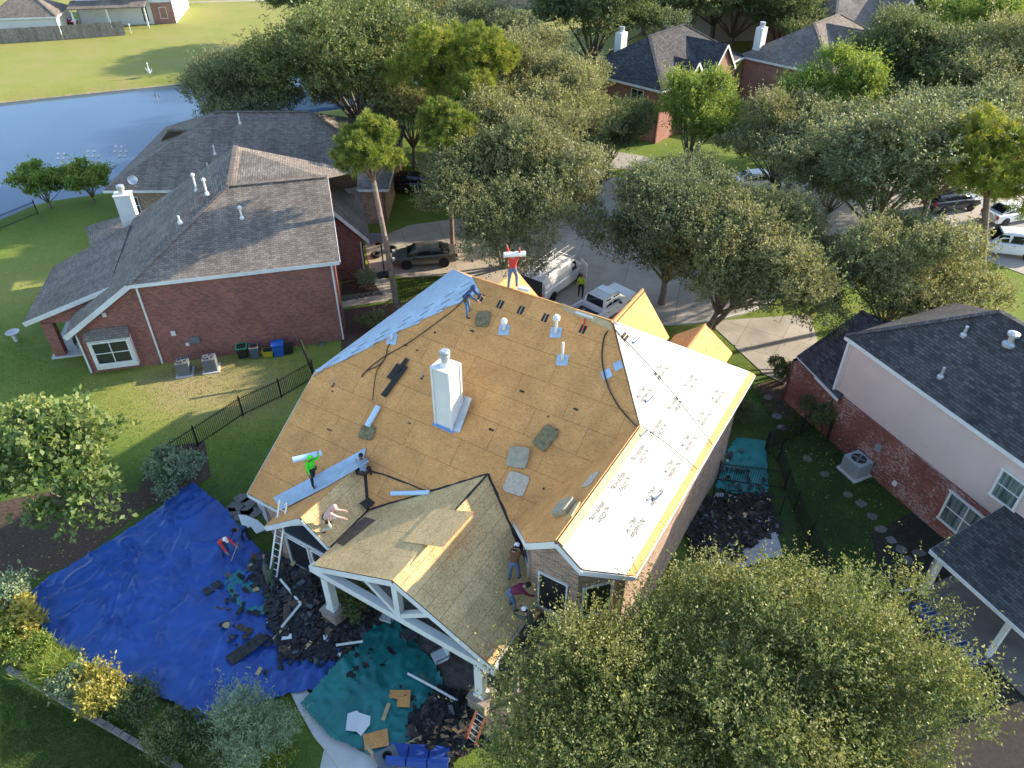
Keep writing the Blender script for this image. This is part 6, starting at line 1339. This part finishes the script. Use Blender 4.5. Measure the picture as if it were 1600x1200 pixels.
# weathered insulation pads, board offcuts, sheets
plain('pad_olive', (.2, .16, .085), .95, .35, 6, .6, 20); plain('pad_grey', (.36, .31, .22), .9, .2, 4, .3, 25); plain('board_pale', (.5, .42, .32), .85, .2, 8)
def pad(name, label, c, n, X_, w_, l_, th, matn, cat='pad'):
    n = Vector(n); X_ = (Vector(X_)-n*Vector(X_).dot(n)).normalized(); Y_ = n.cross(X_); rr = random.Random(int(w_*100)); k = 24; pts = []
    for i in range(k): a = 6.283*i/k; e = 9.; r_ = 1/((abs(math.cos(a))**e+abs(math.sin(a))**e)**(1/e)); pts.append(Vector(c)+X_*math.cos(a)*r_*w_/2*rr.uniform(.97, 1.02)+Y_*math.sin(a)*r_*l_/2*rr.uniform(.97, 1.02)+n*th)
    return tag(MB().slab(pts, th, n=n).build(name, matn), label, cat)
pad('foam_pad', 'olive fibre pad on the roof below the blue roll strip', onmain(575, 677, .0), n_main, HV+sdm*.2, .72, .62, .1, 'pad_olive'); pad('foam_pad', 'olive fibre pad near the white membrane, right of the chimney', onmain(853, 685, .0), n_main, HV-sdm*.25, .7, 1.05, .1, 'pad_olive'); pad('foam_pad', 'olive fibre pad beside the navy hooded roofer', onmain(755, 500, .0), n_main, HV+sdm*.3, .68, .75, .08, 'pad_olive')
pad('foam_pad', 'grey square cushion pad right of the porch ridge', onmain(811, 716, .0), n_main, HV+sdm*.25, .88, .88, .16, 'pad_grey'); nw = n_wl; pad('foam_pad', 'grey cushion pad leaning by the wing ridge board', hit(884, 797, HM, n_wl)+n_wl*.04, n_wl, HU, .8, .75, .22, 'pad_grey'); 
pad('wood_board', 'pale weathered plank square on the bare roof right of the porch', onmain(807, 756, .0), n_main, HV+sdm*.1, .95, .9, .03, 'board_pale', 'board')
pad('osb_offcut', 'pale sheathing patch near the middle of the wing ridge', hit(924, 750, HM, n_wl)+n_wl*.035, n_wl, HU, .9, .5, .012, 'board_pale', 'board')
tag(MB().beam(hit(893, 812, HM, n_wl)+n_wl*.12, hit(906, 790, HM, n_wl)+n_wl*.12, .22, .06, up=n_wl).build('wood_block', 'wood_new'), 'short yellow lumber block beside the grey cushion pad at the wing ridge', 'board')
gt2 = hit(745, 812, GE, n_gl); cpo = GE.lerp(GT, .5)+V3(0, 0, .16); tl = (n_gl+V3(0, 0, .35)).normalized()
X_ = HV; Y_ = HU; 
gdn = (GLE-GE).normalized(); gup = -gdn; sp = [GE.lerp(GT, .3)+gdn*1.15+n_gl*.06, GE.lerp(GT, .3)+gup*1.0+n_gl*.07, GE.lerp(GT, .62)+gup*1.05+n_gl*.07, GE.lerp(GT, .62)+gdn*1.1+n_gl*.06]
so_ = thing('osb_sheet', 'loose sheathing sheet balanced across the porch ridge', 'board', sp[0]); MB().slab(sp, .014, n=n_gl).build('sheet', 'osb_fresh', so_)
MB().slab([sp[1], sp[1]+gup*.012, sp[2]+gup*.012, sp[2]], .016, n=n_gl).build('painted_edge', 'cloth_red', so_)
# the long blue valley strip, rolls and cut pieces
BSx = [hit(x, y_, B_, n_main)+n_main*.05 for x, y_ in ((428, 778), (500, 740), (573, 700))]; nq1 = plane_n(QT, QE, L1_); BSy = [hit(x, y_, QT, nq1)+nq1*.05 for x, y_ in ((443, 796), (512, 762), (578, 722))]
mb = MB(); vl = [L1_+V3(0, 0, .1), L1_.lerp(QT, .5)+V3(0, 0, .1), QT+V3(0, 0, .12)]
for i in range(2): mb.slab([BSx[i], BSx[i+1], vl[i+1], vl[i]], .012); mb.slab([vl[i], vl[i+1], BSy[i+1], BSy[i]], .012)
tag(mb.build('valley_membrane', 'membrane_blue'), 'long light blue membrane strip laid in the left valley under the green roofer', 'membrane')
roll('membrane_roll', 'light blue roll propped on the olive pad above the blue strip', onmain(577, 668, .17), onmain(594, 637, .14), .13, 'roll_pale')
a_, b_ = hit(562, 813, XP, n_gl)+n_gl*.1, hit(626, 800, XP, n_main)+n_main*.12
roll('membrane_roll', 'crumpled blue membrane roll lying beside the porch slope', q(16.6, -16.2, zM(16.6)+.14), q(17.2, -14.6, zM(17.2)+.14), .1, 'roll_pale')
for lb, px, py, s in (('blue membrane square on the bare roof near the white membrane', 948, 585, .55), ('blue membrane corner at the upper edge of the white membrane', 966, 572, .5)):
    c_ = onmain(px, py, .01); tag(MB().slab([c_+HV*s*.5, c_+sdm*s*.55, c_-HV*s*.5, c_-sdm*s*.55], .012, n=n_main).build('membrane_square', 'membrane_blue'), lb, 'membrane')
# hoses and ropes
def cord(name, label, pts, r_, matn, cat='rope'):
    pts = [Vector(p) for p in pts]; out = []
    for i in range(len(pts)-1):
        p0, p1, p2, p3 = pts[max(i-1, 0)], pts[i], pts[i+1], pts[min(i+2, len(pts)-1)]
        for k in range(6):
            t_ = k/6; out.append(.5*((2*p1)+(p2-p0)*t_+(2*p0-5*p1+4*p2-p3)*t_*t_+(3*p1-p0-3*p2+p3)*t_**3))
    out.append(pts[-1]); return tag(MB().path(out, r_, 6).build(name, matn, uv=False), label, cat)
cord('air_hose', 'dark air hose running diagonally from the navy roofer to its coil', [onmain(*p, .03) for p in ((733, 460), (715, 480), (690, 500), (640, 536), (605, 556), (585, 570), (572, 582), (566, 590), (575, 580), (592, 572), (603, 560), (606, 546), (610, 538))], .022, 'iron', 'hose')
cord('air_hose', 'short dark hose hanging down left of the black membrane', [onmain(*p, .03) for p in ((600, 565), (590, 580), (586, 600), (583, 626))], .018, 'iron', 'hose')
cord('air_hose', 'black hose curving from the ridge end down to the wing ridge', [onmain(*p, .03) for p in ((950, 518), (944, 530), (941, 560), (946, 590), (955, 615), (970, 640), (990, 662), (998, 668))], .03, 'iron', 'hose')
for lb, a_, c_, e_ in (('black rope crossing the white membrane from the ridge end', (958, 517), (1035, 600), (1110, 697)), ('black rope crossing the white membrane near the wing ridge', (1002, 670), (1045, 700), (1086, 735))):
    cord('rope', lb, [hit(x, y_, HM, n_right)+n_right*.13 for x, y_ in (a_, c_, e_)], .018, 'iron')
for i, (px, py, lb) in enumerate(((988, 538, 'grey roof bracket at the top of the white membrane'), (1008, 630, 'grey roof bracket halfway along the white membrane near the hose'), (998, 684, 'grey roof bracket next to the wing ridge board'), (1021, 782, 'blue-grey roof bracket in the middle of the lower white strip'))):
    c_ = hit(px, py, HM, n_right)+n_right*.12; o = thing('roof_bracket', lb, 'bracket', c_, 'roof brackets'); MB().beam(c_, c_-HV*.35+HU*.1+n_right*.05, .05, .06, up=n_right).build('arm', 'galv', o); MB().beam(c_, c_+HU*.28+n_right*.22, .05, .06, up=n_right).build('leg', 'galv', o)
lv = onmain(845, 0) if False else hit(872, 487, B_, n_main); o = thing('spirit_level', 'white and red long level lying against the ridge strip', 'tool', onmain(905, 490)); MB().beam(onmain(900, 489, .05), onmain(927, 498, .05), .09, .06, up=n_main).build('body', 'white_trim', o); MB().beam(onmain(915, 499, .05), onmain(911, 517, .05), .05, .04, up=n_main).build('handle', 'cloth_red', o); tag(MB().lathe((0, 0, 0), [(.13, 0), (.15, .05), (.1, .12)], 12).build('bucket', 'cloth_red', org=onmain(905, 534)), 'small red bucket below the right vent opening', 'bucket')
o.location
bb = bpy.data.objects['bucket']; bb.location = onmain(905, 533, .0)
tag(MB().box((0, 0, .07), (.55, .2, .14), rz=-.4).build('tool_box', 'white_trim', org=(0, 0, 0)), 'small white box standing on the ridge beside the red shirted roofer', 'box'); bpy.data.objects['tool_box'].location = hit(818, 455, A_, V3(HU.x, HU.y, 0))+V3(0, 0, .06)
# ladders
def ladder(name, label, a, b_, w_, matn, nr, side=None, rungm='alu'):
    a, b_ = Vector(a), Vector(b_); o = thing(name, label, 'ladder', a); d = (b_-a).normalized(); s_ = (Vector(side) if side else d.cross(V3(0, 0, 1))).normalized(); s_ = (s_-d*s_.dot(d)).normalized()
    for k in (-1, 1): MB().beam(a+s_*k*w_/2, b_+s_*k*w_/2, .04, .09, up=s_).build('rail', matn, o)
    for i in range(nr): c_ = a.lerp(b_, (i+.6)/nr); MB().tube(c_-s_*w_/2, c_+s_*w_/2, .018, n=6).build('rung', rungm, o)
    return o
ladder('ladder', 'aluminium extension ladder against the left eave', at(425, 915, .05), at(443, 783, 3.6), .42, 'alu', 13, HV)
plain('fibreglass_orange', (.62, .16, .06), .5, .1, 5)
ladder('ladder', 'orange fibreglass ladder leaning on the porch’s right eave', at(748, 1085, .2), at(766, 1018, 3.95), .48, 'fibreglass_orange', 11, HU)
ladder('ladder', 'orange and steel ladder lying half under the near oak, bottom centre', at(735, 1160, .35), at(752, 1115, 1.6), .4, 'fibreglass_orange', 6, HV)
# gutters and poles on the ground
for lb, pts in (('bent white gutter length on the debris heap', ((438, 905, .9), (470, 943, .9), (440, 980, .8))), ('long white gutter lying on the teal tarp', ((637, 1052, .5), (680, 1075, .5), (715, 1095, .5))), ('short white gutter piece below the debris heap', ((525, 1008, .6), (567, 1002, .6)))):
    o = thing('gutter', lb, 'gutter', at(*pts[0]))
    for p_, q_ in zip(pts, pts[1:]): MB().beam(at(*p_), at(*q_), .1, .03).box((at(*p_)+at(*q_))/2+V3(0, 0, .03), ((at(*q_)-at(*p_)).length, .02, .06), rz=head(at(*p_), at(*q_))).build('trough', 'white_trim', o)
o = thing('gutter', 'blue-grey gutter tray on the low roof beside the bay', 'gutter', q(14, -7, 3)); g0, g1_ = at(858, 962, 3.05), at(900, 1000, 2.98); MB().beam(g0, g1_, .2, .03).build('tray', 'galv', o); MB().beam(g0+V3(.08, .06, .06), g1_+V3(.08, .06, .06), .02, .1).build('lip', 'galv', o)
tag(MB().tube(PRED, at(360, 880, .1), .018, n=6).build('pole', 'board_pale'), 'thin pale pole held by the red shirted worker on the tarp', 'pole')
# plywood offcuts and white sheets on the teal tarp
def flat(name, label, pts, matn, z, cat='board', th=.015): return tag(MB().slab([at(*p, z) for p in pts], th, n=(0, 0, 1)).build(name, matn), label, cat)
flat('osb_offcut', 'square orange plywood offcut with a notch on the teal tarp', ((609, 1078), (642, 1078), (640, 1105), (620, 1104), (621, 1092), (608, 1090)), 'osb', .42); flat('osb_offcut', 'rectangular orange plywood offcut at the bottom of the teal tarp', ((567, 1148), (605, 1138), (608, 1165), (570, 1172)), 'osb', .42)
flat('wood_strip', 'narrow pale wood strip between the plywood offcuts', ((605, 1098), (611, 1099), (601, 1126), (595, 1124)), 'wood_new', .4); flat('wood_strip', 'narrow yellow strip below the lower plywood offcut', ((570, 1165), (576, 1163), (592, 1190), (586, 1191)), 'wood_new', .44)
flat('white_sheet', 'white paper sheet on the teal tarp, left of the pair', ((543, 1115), (558, 1110), (570, 1122), (556, 1143), (540, 1141)), 'white_trim', .36, 'sheet'); flat('white_sheet', 'white paper sheet on the teal tarp, right of the pair', ((557, 1112), (579, 1119), (578, 1132), (564, 1150), (552, 1138)), 'white_trim', .40, 'sheet')
flat('round_slab', 'white rounded slab at the left end of the patio', ((372, 804), (385, 805), (403, 813), (417, 826), (400, 833), (392, 822), (380, 826)), 'white_paint', .45, 'slab', .06)
for k, (px, py) in enumerate(((378, 778), (390, 784), (368, 792), (385, 797), (358, 800), (376, 806), (396, 800))):
    rr = random.Random(k); c_ = at(px, py, .05); tag(MB().slab([c_+V3(math.cos(6.283*i/6)*.42*rr.uniform(.8, 1.15), math.sin(6.283*i/6)*.36*rr.uniform(.8, 1.15), 0) for i in range(6)], .05, n=(0, 0, 1)).build('flagstone', 'flagstone'), 'irregular grey flagstone in the patch below the left eave', 'stone', 'flagstones under the left eave')
# porch furniture
def chair(label, loc, rz, seatm, group='porch chairs'):
    o = thing('patio_chair', label, 'chair', (0, 0, 0), group)
    MB().box((0, 0, .42), (.55, .55, .07)).build('seat', seatm, o); MB().box((0, -.29, .75), (.55, .06, .6)).build('backrest', seatm, o)
    for x in (-.27, .27):
        for y in (-.27, .27): MB().tube((x, y, 0), (x, y, .42), .02, n=6).build('leg', 'iron', o)
        MB().path([(x*1.1, -.28, .42), (x*1.1, -.28, .66), (x*1.1, .25, .66), (x*1.1, .27, 0)], .02, 6).build('armrest', 'iron', o)
    place(o, loc, rz); return o
plain('cushion_pale', (.5, .54, .56), .85, .1, 6); plain('cushion_dark', (.06, .065, .07), .85, .2, 6)
chair('patio chair with striped pale cushion under the porch beam', at(608, 972, .21), R(160), 'cushion_pale'); chair('small dark chair with grey seat in the middle of the porch', at(640, 1000, .21), R(130), 'cushion_dark'); chair('metal armchair with pale seat cushion at the right of the porch', at(688, 1035, .21), R(120), 'cushion_pale')
chair('black metal chair on the red brick house’s patio, left of the pair', r(-5.2, 3.2, .1), R(40), 'cushion_dark', 'patio chairs of the red brick house'); chair('black metal chair on the red brick house’s patio, right of the pair', r(-4.75, 3.0, .1), R(-60), 'cushion_dark', 'patio chairs of the red brick house')
# lounge seats at the bottom
plain('cushion_blue', (.03, .08, .33), .8, .12, 5)
o = thing('outdoor_sofa', 'blue cushioned outdoor sofa at the bottom edge below the shingle heap', 'sofa', at(655, 1190)); sc_ = at(655, 1190)
MB().box(sc_+V3(0, 0, .2), (2.3, .8, .3), rz=R(-4)).build('base', 'wood_grey', o)
for k in range(3): MB().box(sc_+V3(-.75+k*.75, .05*(1-k), .43), (.7, .75, .16), rz=R(-4)).build('cushion', 'cushion_blue', o)
for k in range(3): MB().box(sc_+V3(-.75+k*.75, -.36+.05*(1-k), .68), (.7, .16, .42), rz=R(-4)).build('back_cushion', 'cushion_blue', o)
o = thing('side_table', 'grey square table with dark pot at the bottom edge', 'table', at(608, 1196)); c_ = at(608, 1196); MB().box(c_+V3(0, 0, .5), (.8, .8, .05), rz=.5).build('top', 'grey_plastic', o)
for x, y in ((-.3, -.3), (.3, -.3), (.3, .3), (-.3, .3)): MB().tube(c_+V3(x, y, 0), c_+V3(x, y, .5), .025, n=6).build('leg', 'iron', o)
tag(MB().lathe((0, 0, 0), [(.13, 0), (.18, .22), (.15, .22), (.12, .05)], 12).build('pot', 'felt'), 'dark round pot standing on the grey square table', 'pot'); bpy.data.objects['pot'].location = c_+V3(0, 0, .53)
# air conditioners
def condenser(label, loc, rz, w_, d_, h_, matn, rnd=True):
    o = thing('air_conditioner', label, 'air conditioner', (0, 0, 0), 'air conditioners')
    MB().box((0, 0, .04), (w_+.25, d_+.25, .08)).build('pad', 'concrete_pale', o); MB().box((0, 0, .08+h_/2), (w_, d_, h_)).build('casing', matn, o)
    mb = MB()
    for k in range(7):
        z = .18+k*(h_-.2)/6
        for s in (-1, 1): mb.box((0, s*(d_/2+.006), z), (w_*.9, .012, .03)); mb.box((s*(w_/2+.006), 0, z), (.012, d_*.9, .03))
    mb.build('louvres', 'grey_plastic', o); MB().lathe((0, 0, .08+h_), [(w_*.42, 0), (w_*.42, .02), (w_*.38, .03), (w_*.36, .0)], 20).build('fan_rim', matn, o)
    MB().lathe((0, 0, .085+h_), [(w_*.36, 0), (w_*.36, .008)], 20).build('fan_well', 'felt', o); mb = MB()
    for a in range(4): an = a*math.pi/2+.4; mb.box((math.cos(an)*w_*.17, math.sin(an)*w_*.17, .105+h_), (w_*.3, .1, .01), rz=an)
    mb.build('fan', 'grey_plastic', o); place(o, loc, rz); return o
plain('ac_grey', (.33, .36, .37), .55, .06, 3); plain('ac_dark', (.13, .14, .15), .55, .06, 3)
condenser('dark air conditioner at the red brick wall, left of the two', at(290, 583), R(14), .75, .75, .85, 'ac_dark'); condenser('dark air conditioner at the red brick wall, right of the two', at(331, 577), R(14), .75, .75, .85, 'ac_dark'); condenser('pale grey air conditioner beside the whitewashed brick wall', at(1334, 738), math.atan2(-.912, .41), 1.05, .95, .9, 'ac_grey')
# bins along the red brick wall
def bin_(name, label, loc, rz, w_, d_, h_, bodym, lidm, lid=True, wheels=True):
    o = thing(name, label, 'bin', (0, 0, 0)); mb = MB(); loft(mb, [[(-w_*.42, -d_*.42, .05), (w_*.42, -d_*.42, .05), (w_*.42, d_*.42, .05), (-w_*.42, d_*.42, .05)], [(-w_/2, -d_/2, h_), (w_/2, -d_/2, h_), (w_/2, d_/2, h_), (-w_/2, d_/2, h_)]]); mb.build('body', bodym, o)
    MB().box((0, 0, h_+.02), (w_*1.1, d_*1.1, .05)).build('lid' if lid else 'rim', lidm, o)
    if not lid: MB().box((0, 0, h_+.046), (w_*.88, d_*.88, .004)).build('inside', 'felt', o)
    if wheels:
        for s in (-1, 1): MB().lathe((0, 0, 0), [(.1, -.03), (.1, .03)], 12).xf(Matrix.Translation((s*w_*.4, d_*.42, .1)) @ Matrix.Rotation(math.pi/2, 4, 'Y')).build('wheel', 'rubber', o)
    place(o, loc, rz); return o
plain('bin_blue', (.02, .1, .4), .5, .1, 3); plain('bin_yellow', (.42, .34, .03), .6, .1, 3); plain('bin_green', (.03, .35, .16), .5, .1, 3); plain('bin_slate', (.08, .12, .16), .5, .1, 3)
bin_('wheeled_bin', 'black bin with bright green rim by the red brick wall', at(381, 557), R(14), .62, .62, .75, 'black_plastic', 'bin_green', False, False); bin_('trash_can', 'slate blue round-shouldered can right of the green rimmed bin', at(400, 558), R(14), .5, .5, .8, 'bin_slate', 'grey_plastic', False, False)
bin_('crate', 'yellow open crate between the bins', at(420, 556), R(10), .62, .5, .42, 'bin_yellow', 'bin_yellow', False, False); bin_('recycling_bin', 'blue wheeled recycling bin by the red brick wall', at(437, 554), R(14), .68, .65, .85, 'bin_blue', 'bin_blue'); bin_('trash_can', 'black can tipped beside the blue recycling bin', at(453, 551), R(14), .5, .5, .55, 'black_plastic', 'black_plastic', False, False)
# iron fences
def iron_fence(label, pts, h_=1.35, sp=.115, posts=2.3):
    o = thing('iron_fence', label, 'fence', (pts[0][0], pts[0][1], 0))
    for a, b_ in zip(pts, pts[1:]):
        a, b_ = V3(a[0], a[1], 0), V3(b_[0], b_[1], 0); L = (b_-a).length; d = (b_-a)/L; npn = max(1, round(L/posts))
        for i in range(npn+1): c_ = a+d*L*i/npn; MB().box(c_+V3(0, 0, h_/2+.05), (.06, .06, h_+.1), rz=math.atan2(d.y, d.x)).build('post', 'iron', o)
        for z in (.15, h_-.12): MB().beam(a+V3(0, 0, z), b_+V3(0, 0, z), .03, .04).build('rail', 'iron', o)
        mb = MB(); n_ = int(L/sp)
        for i in range(n_): c_ = a+d*(i+.5)*sp; mb.box(c_+V3(0, 0, h_/2+.03), (.02, .02, h_-.04), rz=math.atan2(d.y, d.x))
        pk_ = mb.build('pickets', 'iron', o, uv=False); pk_['kind'] = 'stuff'
    return o
iron_fence('black iron fence behind the viburnum, left of the bare roof', G((250, 735), (310, 697), (380, 650), (440, 622), (492, 592))); 
iron_fence('black iron fence closing the narrow side yard on the right', G((1120, 752), (1226, 765), (1215, 722), (1195, 705), (1250, 680), (1280, 665))); iron_fence('black iron fence along the right side yard below the teal tarp', G((1226, 765), (1240, 800), (1262, 850), (1300, 930))); iron_fence('short black iron gate at the whitewashed brick wall', G((1290, 690), (1318, 668)), 1.5); iron_fence('low iron rail panel across the right side yard', G((1110, 790), (1218, 805)), 1.35)
iron_fence('dark iron fence along the pond shore at the far left', G((-120, 395), (0, 360), (60, 335)), 1.2)
# stepping stones
for k, (px, py) in enumerate(((1200, 620), (1214, 650), (1222, 668), (1262, 716), (1288, 740), (1325, 772), (1345, 787), (1362, 806), (1377, 826), (1392, 843), (1408, 858), (1420, 876), (1436, 864))):
    rr = random.Random(k+40); c_ = at(px, py, .035); od_ = ('first', 'second', 'third', 'fourth', 'fifth', 'sixth', 'seventh', 'eighth', 'ninth', 'tenth', 'eleventh', 'twelfth', 'thirteenth')[k]; tag(MB().slab([c_+V3(math.cos(6.283*i/7)*.3*rr.uniform(.75, 1.2), math.sin(6.283*i/7)*.25*rr.uniform(.75, 1.2), 0) for i in range(7)], .04, n=(0, 0, 1)).build('stepping_stone', 'flagstone'), od_+' stepping stone from the street in the right side yard', 'stone', 'stepping stones of the right yard')
# border stones of the left bed
for k in range(14):
    c_ = at(534+k*4.6, 467-k*.75+(2 if k % 2 else 0), .06); rr = random.Random(k+80); tag(MB().box(c_+V3(0, 0, .05), (.28*rr.uniform(.8, 1.3), .2, .16), rz=R(14)+rr.uniform(-.2, .2)).build('edging_stone', 'flagstone'), 'rough edging stone of the bed by the red brick house', 'stone', 'edging stones of the bed')
# basketball hoop and tyre on the drive
o = thing('basketball_hoop', 'portable basketball hoop with dark backboard by the sedan', 'basketball hoop', at(601, 431)); c_ = at(601, 431)
MB().box(c_+V3(0, 0, .1), (1.1, .7, .2), rz=.3).build('base', 'black_plastic', o); MB().tube(c_, c_+V3(0, 0, 3.), .05).build('pole', 'iron', o); MB().box(c_+V3(-.1, -.4, 3.2), (1.2, .05, .8), rz=.1).build('backboard', 'grey_plastic', o); MB().lathe(c_+V3(-.1, -.7, 2.95), [(.23, 0), (.24, .02), (.21, .02), (.2, 0)], 16).build('ring', 'fibreglass_orange', o); MB().beam(c_+V3(0, 0, 2.9), c_+V3(-.1, -.38, 3.2), .06, .06).build('arm', 'iron', o)
def torus(c, R_, r_, n=20, k=8): mb = MB(); mb.path([Vector(c)+V3(math.cos(6.2832*i/n)*R_, math.sin(6.2832*i/n)*R_, 0) for i in range(n+1)], r_, k, cap=False); return mb
tag(torus((0, 0, .12), .3, .13).build('tyre', 'rubber', smooth=True), 'black car tyre lying on the driveway left of the hoop', 'tyre'); bpy.data.objects['tyre'].location = at(588, 400, .04)
tag(torus((0, 0, .12), .3, .13).build('tyre', 'rubber', smooth=True), 'second black tyre leaning by the sedan’s bonnet', 'tyre'); bpy.data.objects['tyre.001'].location = at(612, 391, .04)
tag(MB().lathe((0, 0, 0), [(.12, 0), (.14, .5), (.2, .55), (.42, .7), (.4, .72), (.15, .62)], 18).build('bird_bath', 'concrete_pale'), 'pale stone bird bath on the left lawn', 'bird bath'); bpy.data.objects['bird_bath'].location = at(26, 533)
# white metal flower stakes on the shore and the white figure at the water
for k, (px, py, top) in enumerate(((118, 262, 238), (163, 258, 228), (205, 250, 216))):
    b0_ = at(px, py+38, -.2); lbs = ('leftmost of the three white metal flower stakes at the pond', 'middle one of the three white metal flower stakes at the pond', 'rightmost white metal flower stake, nearest the hipped roof')
    o = thing('flower_stake', lbs[k], 'garden stake', b0_, 'white flower stakes'); MB().tube(b0_, b0_+V3(0, 0, 2.6), .02, n=6).build('stem', 'white_trim', o)
    for j in range(7):
        a = 6.283*j/6 if j else 0; c_ = b0_+V3(0, 0, 3.0)+(V3(math.cos(a)*.5, 0, math.sin(a)*.5) if j else V3(0, 0, 0)); MB().lathe(c_, [(.02, -.12), (.11, -.03), (.13, .03), (.02, .16)], 8).path([b0_+V3(0, 0, 2.55), c_], .012, 4).build('petal', 'white_trim', o)
o = thing('egret_figure', 'white egret-like figure on a stake at the far pond edge', 'figure', at(237, 126, -.5)); c_ = at(237, 126, -.5); MB().tube(c_+V3(0, 0, -.8), c_+V3(0, 0, .8), .05, n=6).build('stake', 'wood_grey', o); MB().lathe(c_+V3(0, 0, .8), [(.03, 0), (.13, .15), (.15, .4), (.06, .75), (.05, 1.1), (.09, 1.2), (.02, 1.35)], 10).build('body', 'white_trim', o)
for s_ in (-1, 1): MB().slab([c_+V3(s_*.08, 0, 1.0), c_+V3(s_*.4, .1, 1.5), c_+V3(s_*.3, .12, 1.05), c_+V3(s_*.05, 0, .85)], .03).build('wing', 'white_trim', o)
# low white lattice wall at the bottom left
P0, P1 = at(15, 1048), at(285, 1205); o = thing('garden_wall', 'low pale edging wall running along the bottom left corner', 'wall', P0); d = (P1-P0); L = d.length; n_ = int(L/.4)
for i in range(n_): c_ = P0+d*((i+.5)/n_)+V3(0, 0, .13); MB().box(c_, (.38, .2, .26), rz=math.atan2(d.y, d.x)).build('block', 'wood_grey', o)
# plank fences of the far houses
def plank_fence(label, pts, h_=1.85):
    o = thing('plank_fence', label, 'fence', (pts[0][0], pts[0][1], 0)); rr = random.Random(7)
    for a, b_ in zip(pts, pts[1:]):
        a, b_ = V3(a[0], a[1], 0), V3(b_[0], b_[1], 0); L = (b_-a).length; d = (b_-a)/L; k = int(L/.3)
        for i in range(k): c_ = a+d*(i+.5)*.3; MB().box(c_+V3(0, 0, h_/2*rr.uniform(.97, 1.03)), (.285, .03, h_), rz=math.atan2(d.y, d.x)+rr.uniform(-.03, .03)).build('plank', 'wood_grey', o)
        for z in (.4, 1.4): MB().beam(a+V3(0, .05, z), b_+V3(0, .05, z), .05, .1).build('rail', 'wood_grey', o)
    return o
plank_fence('grey plank fence in front of the pale sided house', G((-60, 75), (0, 68), (100, 62), (198, 55)))
plank_fence('long grey plank fence beyond the meadow at the top', G((560, 14), (640, 16), (760, 16), (850, 12)))
plank_fence('short plank fence among trees behind the pine', G((752, 90), (800, 125)))
sheet('path', G((180, 10), (300, 4), (500, 0), (500, -3), (180, 6)), 'concrete_warm', .012)
tag(MB().tube((0, 0, 0), (0, 0, 1.1), .05, n=8).box((0, 0, 1.15), (.2, .2, .2)).build('meadow_post', 'white_trim'), 'short white marker post on the meadow by the plank fence', 'post'); bpy.data.objects['meadow_post'].location = at(205, 52)
o = thing('utility_pole', 'slender leaning black pole at the fence corner left of the roof', 'pole', at(492, 595)); MB().beam(at(492, 590), at(492, 590)+V3(-.5, .25, 2.6), .12, .12).build('shaft', 'iron', o)
mt = thing('patio_mat', 'blue and white patterned mat under the right patio roof', 'mat', at(1560, 985, .1)); 
plain('mat_blue', (.05, .07, .16), .9, .2, 3); plain('mat_white', (.4, .42, .5), .9, .1, 3)
mA, mB_ = rr3(10.3, -3.2, .13), rr3(13.5, -2.2, .13); MB().slab([rr3(10.3, -4.4, .03), rr3(13.6, -4.4, .03), rr3(13.6, -3.0, .03), rr3(10.3, -3.0, .03)], .02, n=(0, 0, 1)).build('mat', 'mat_blue', mt)
for k in range(16): MB().beam(rr3(10.4+k*.2, -4.35, .042), rr3(10.6+k*.2, -3.05, .042), .04, .006).build('stripe', 'mat_white', mt)
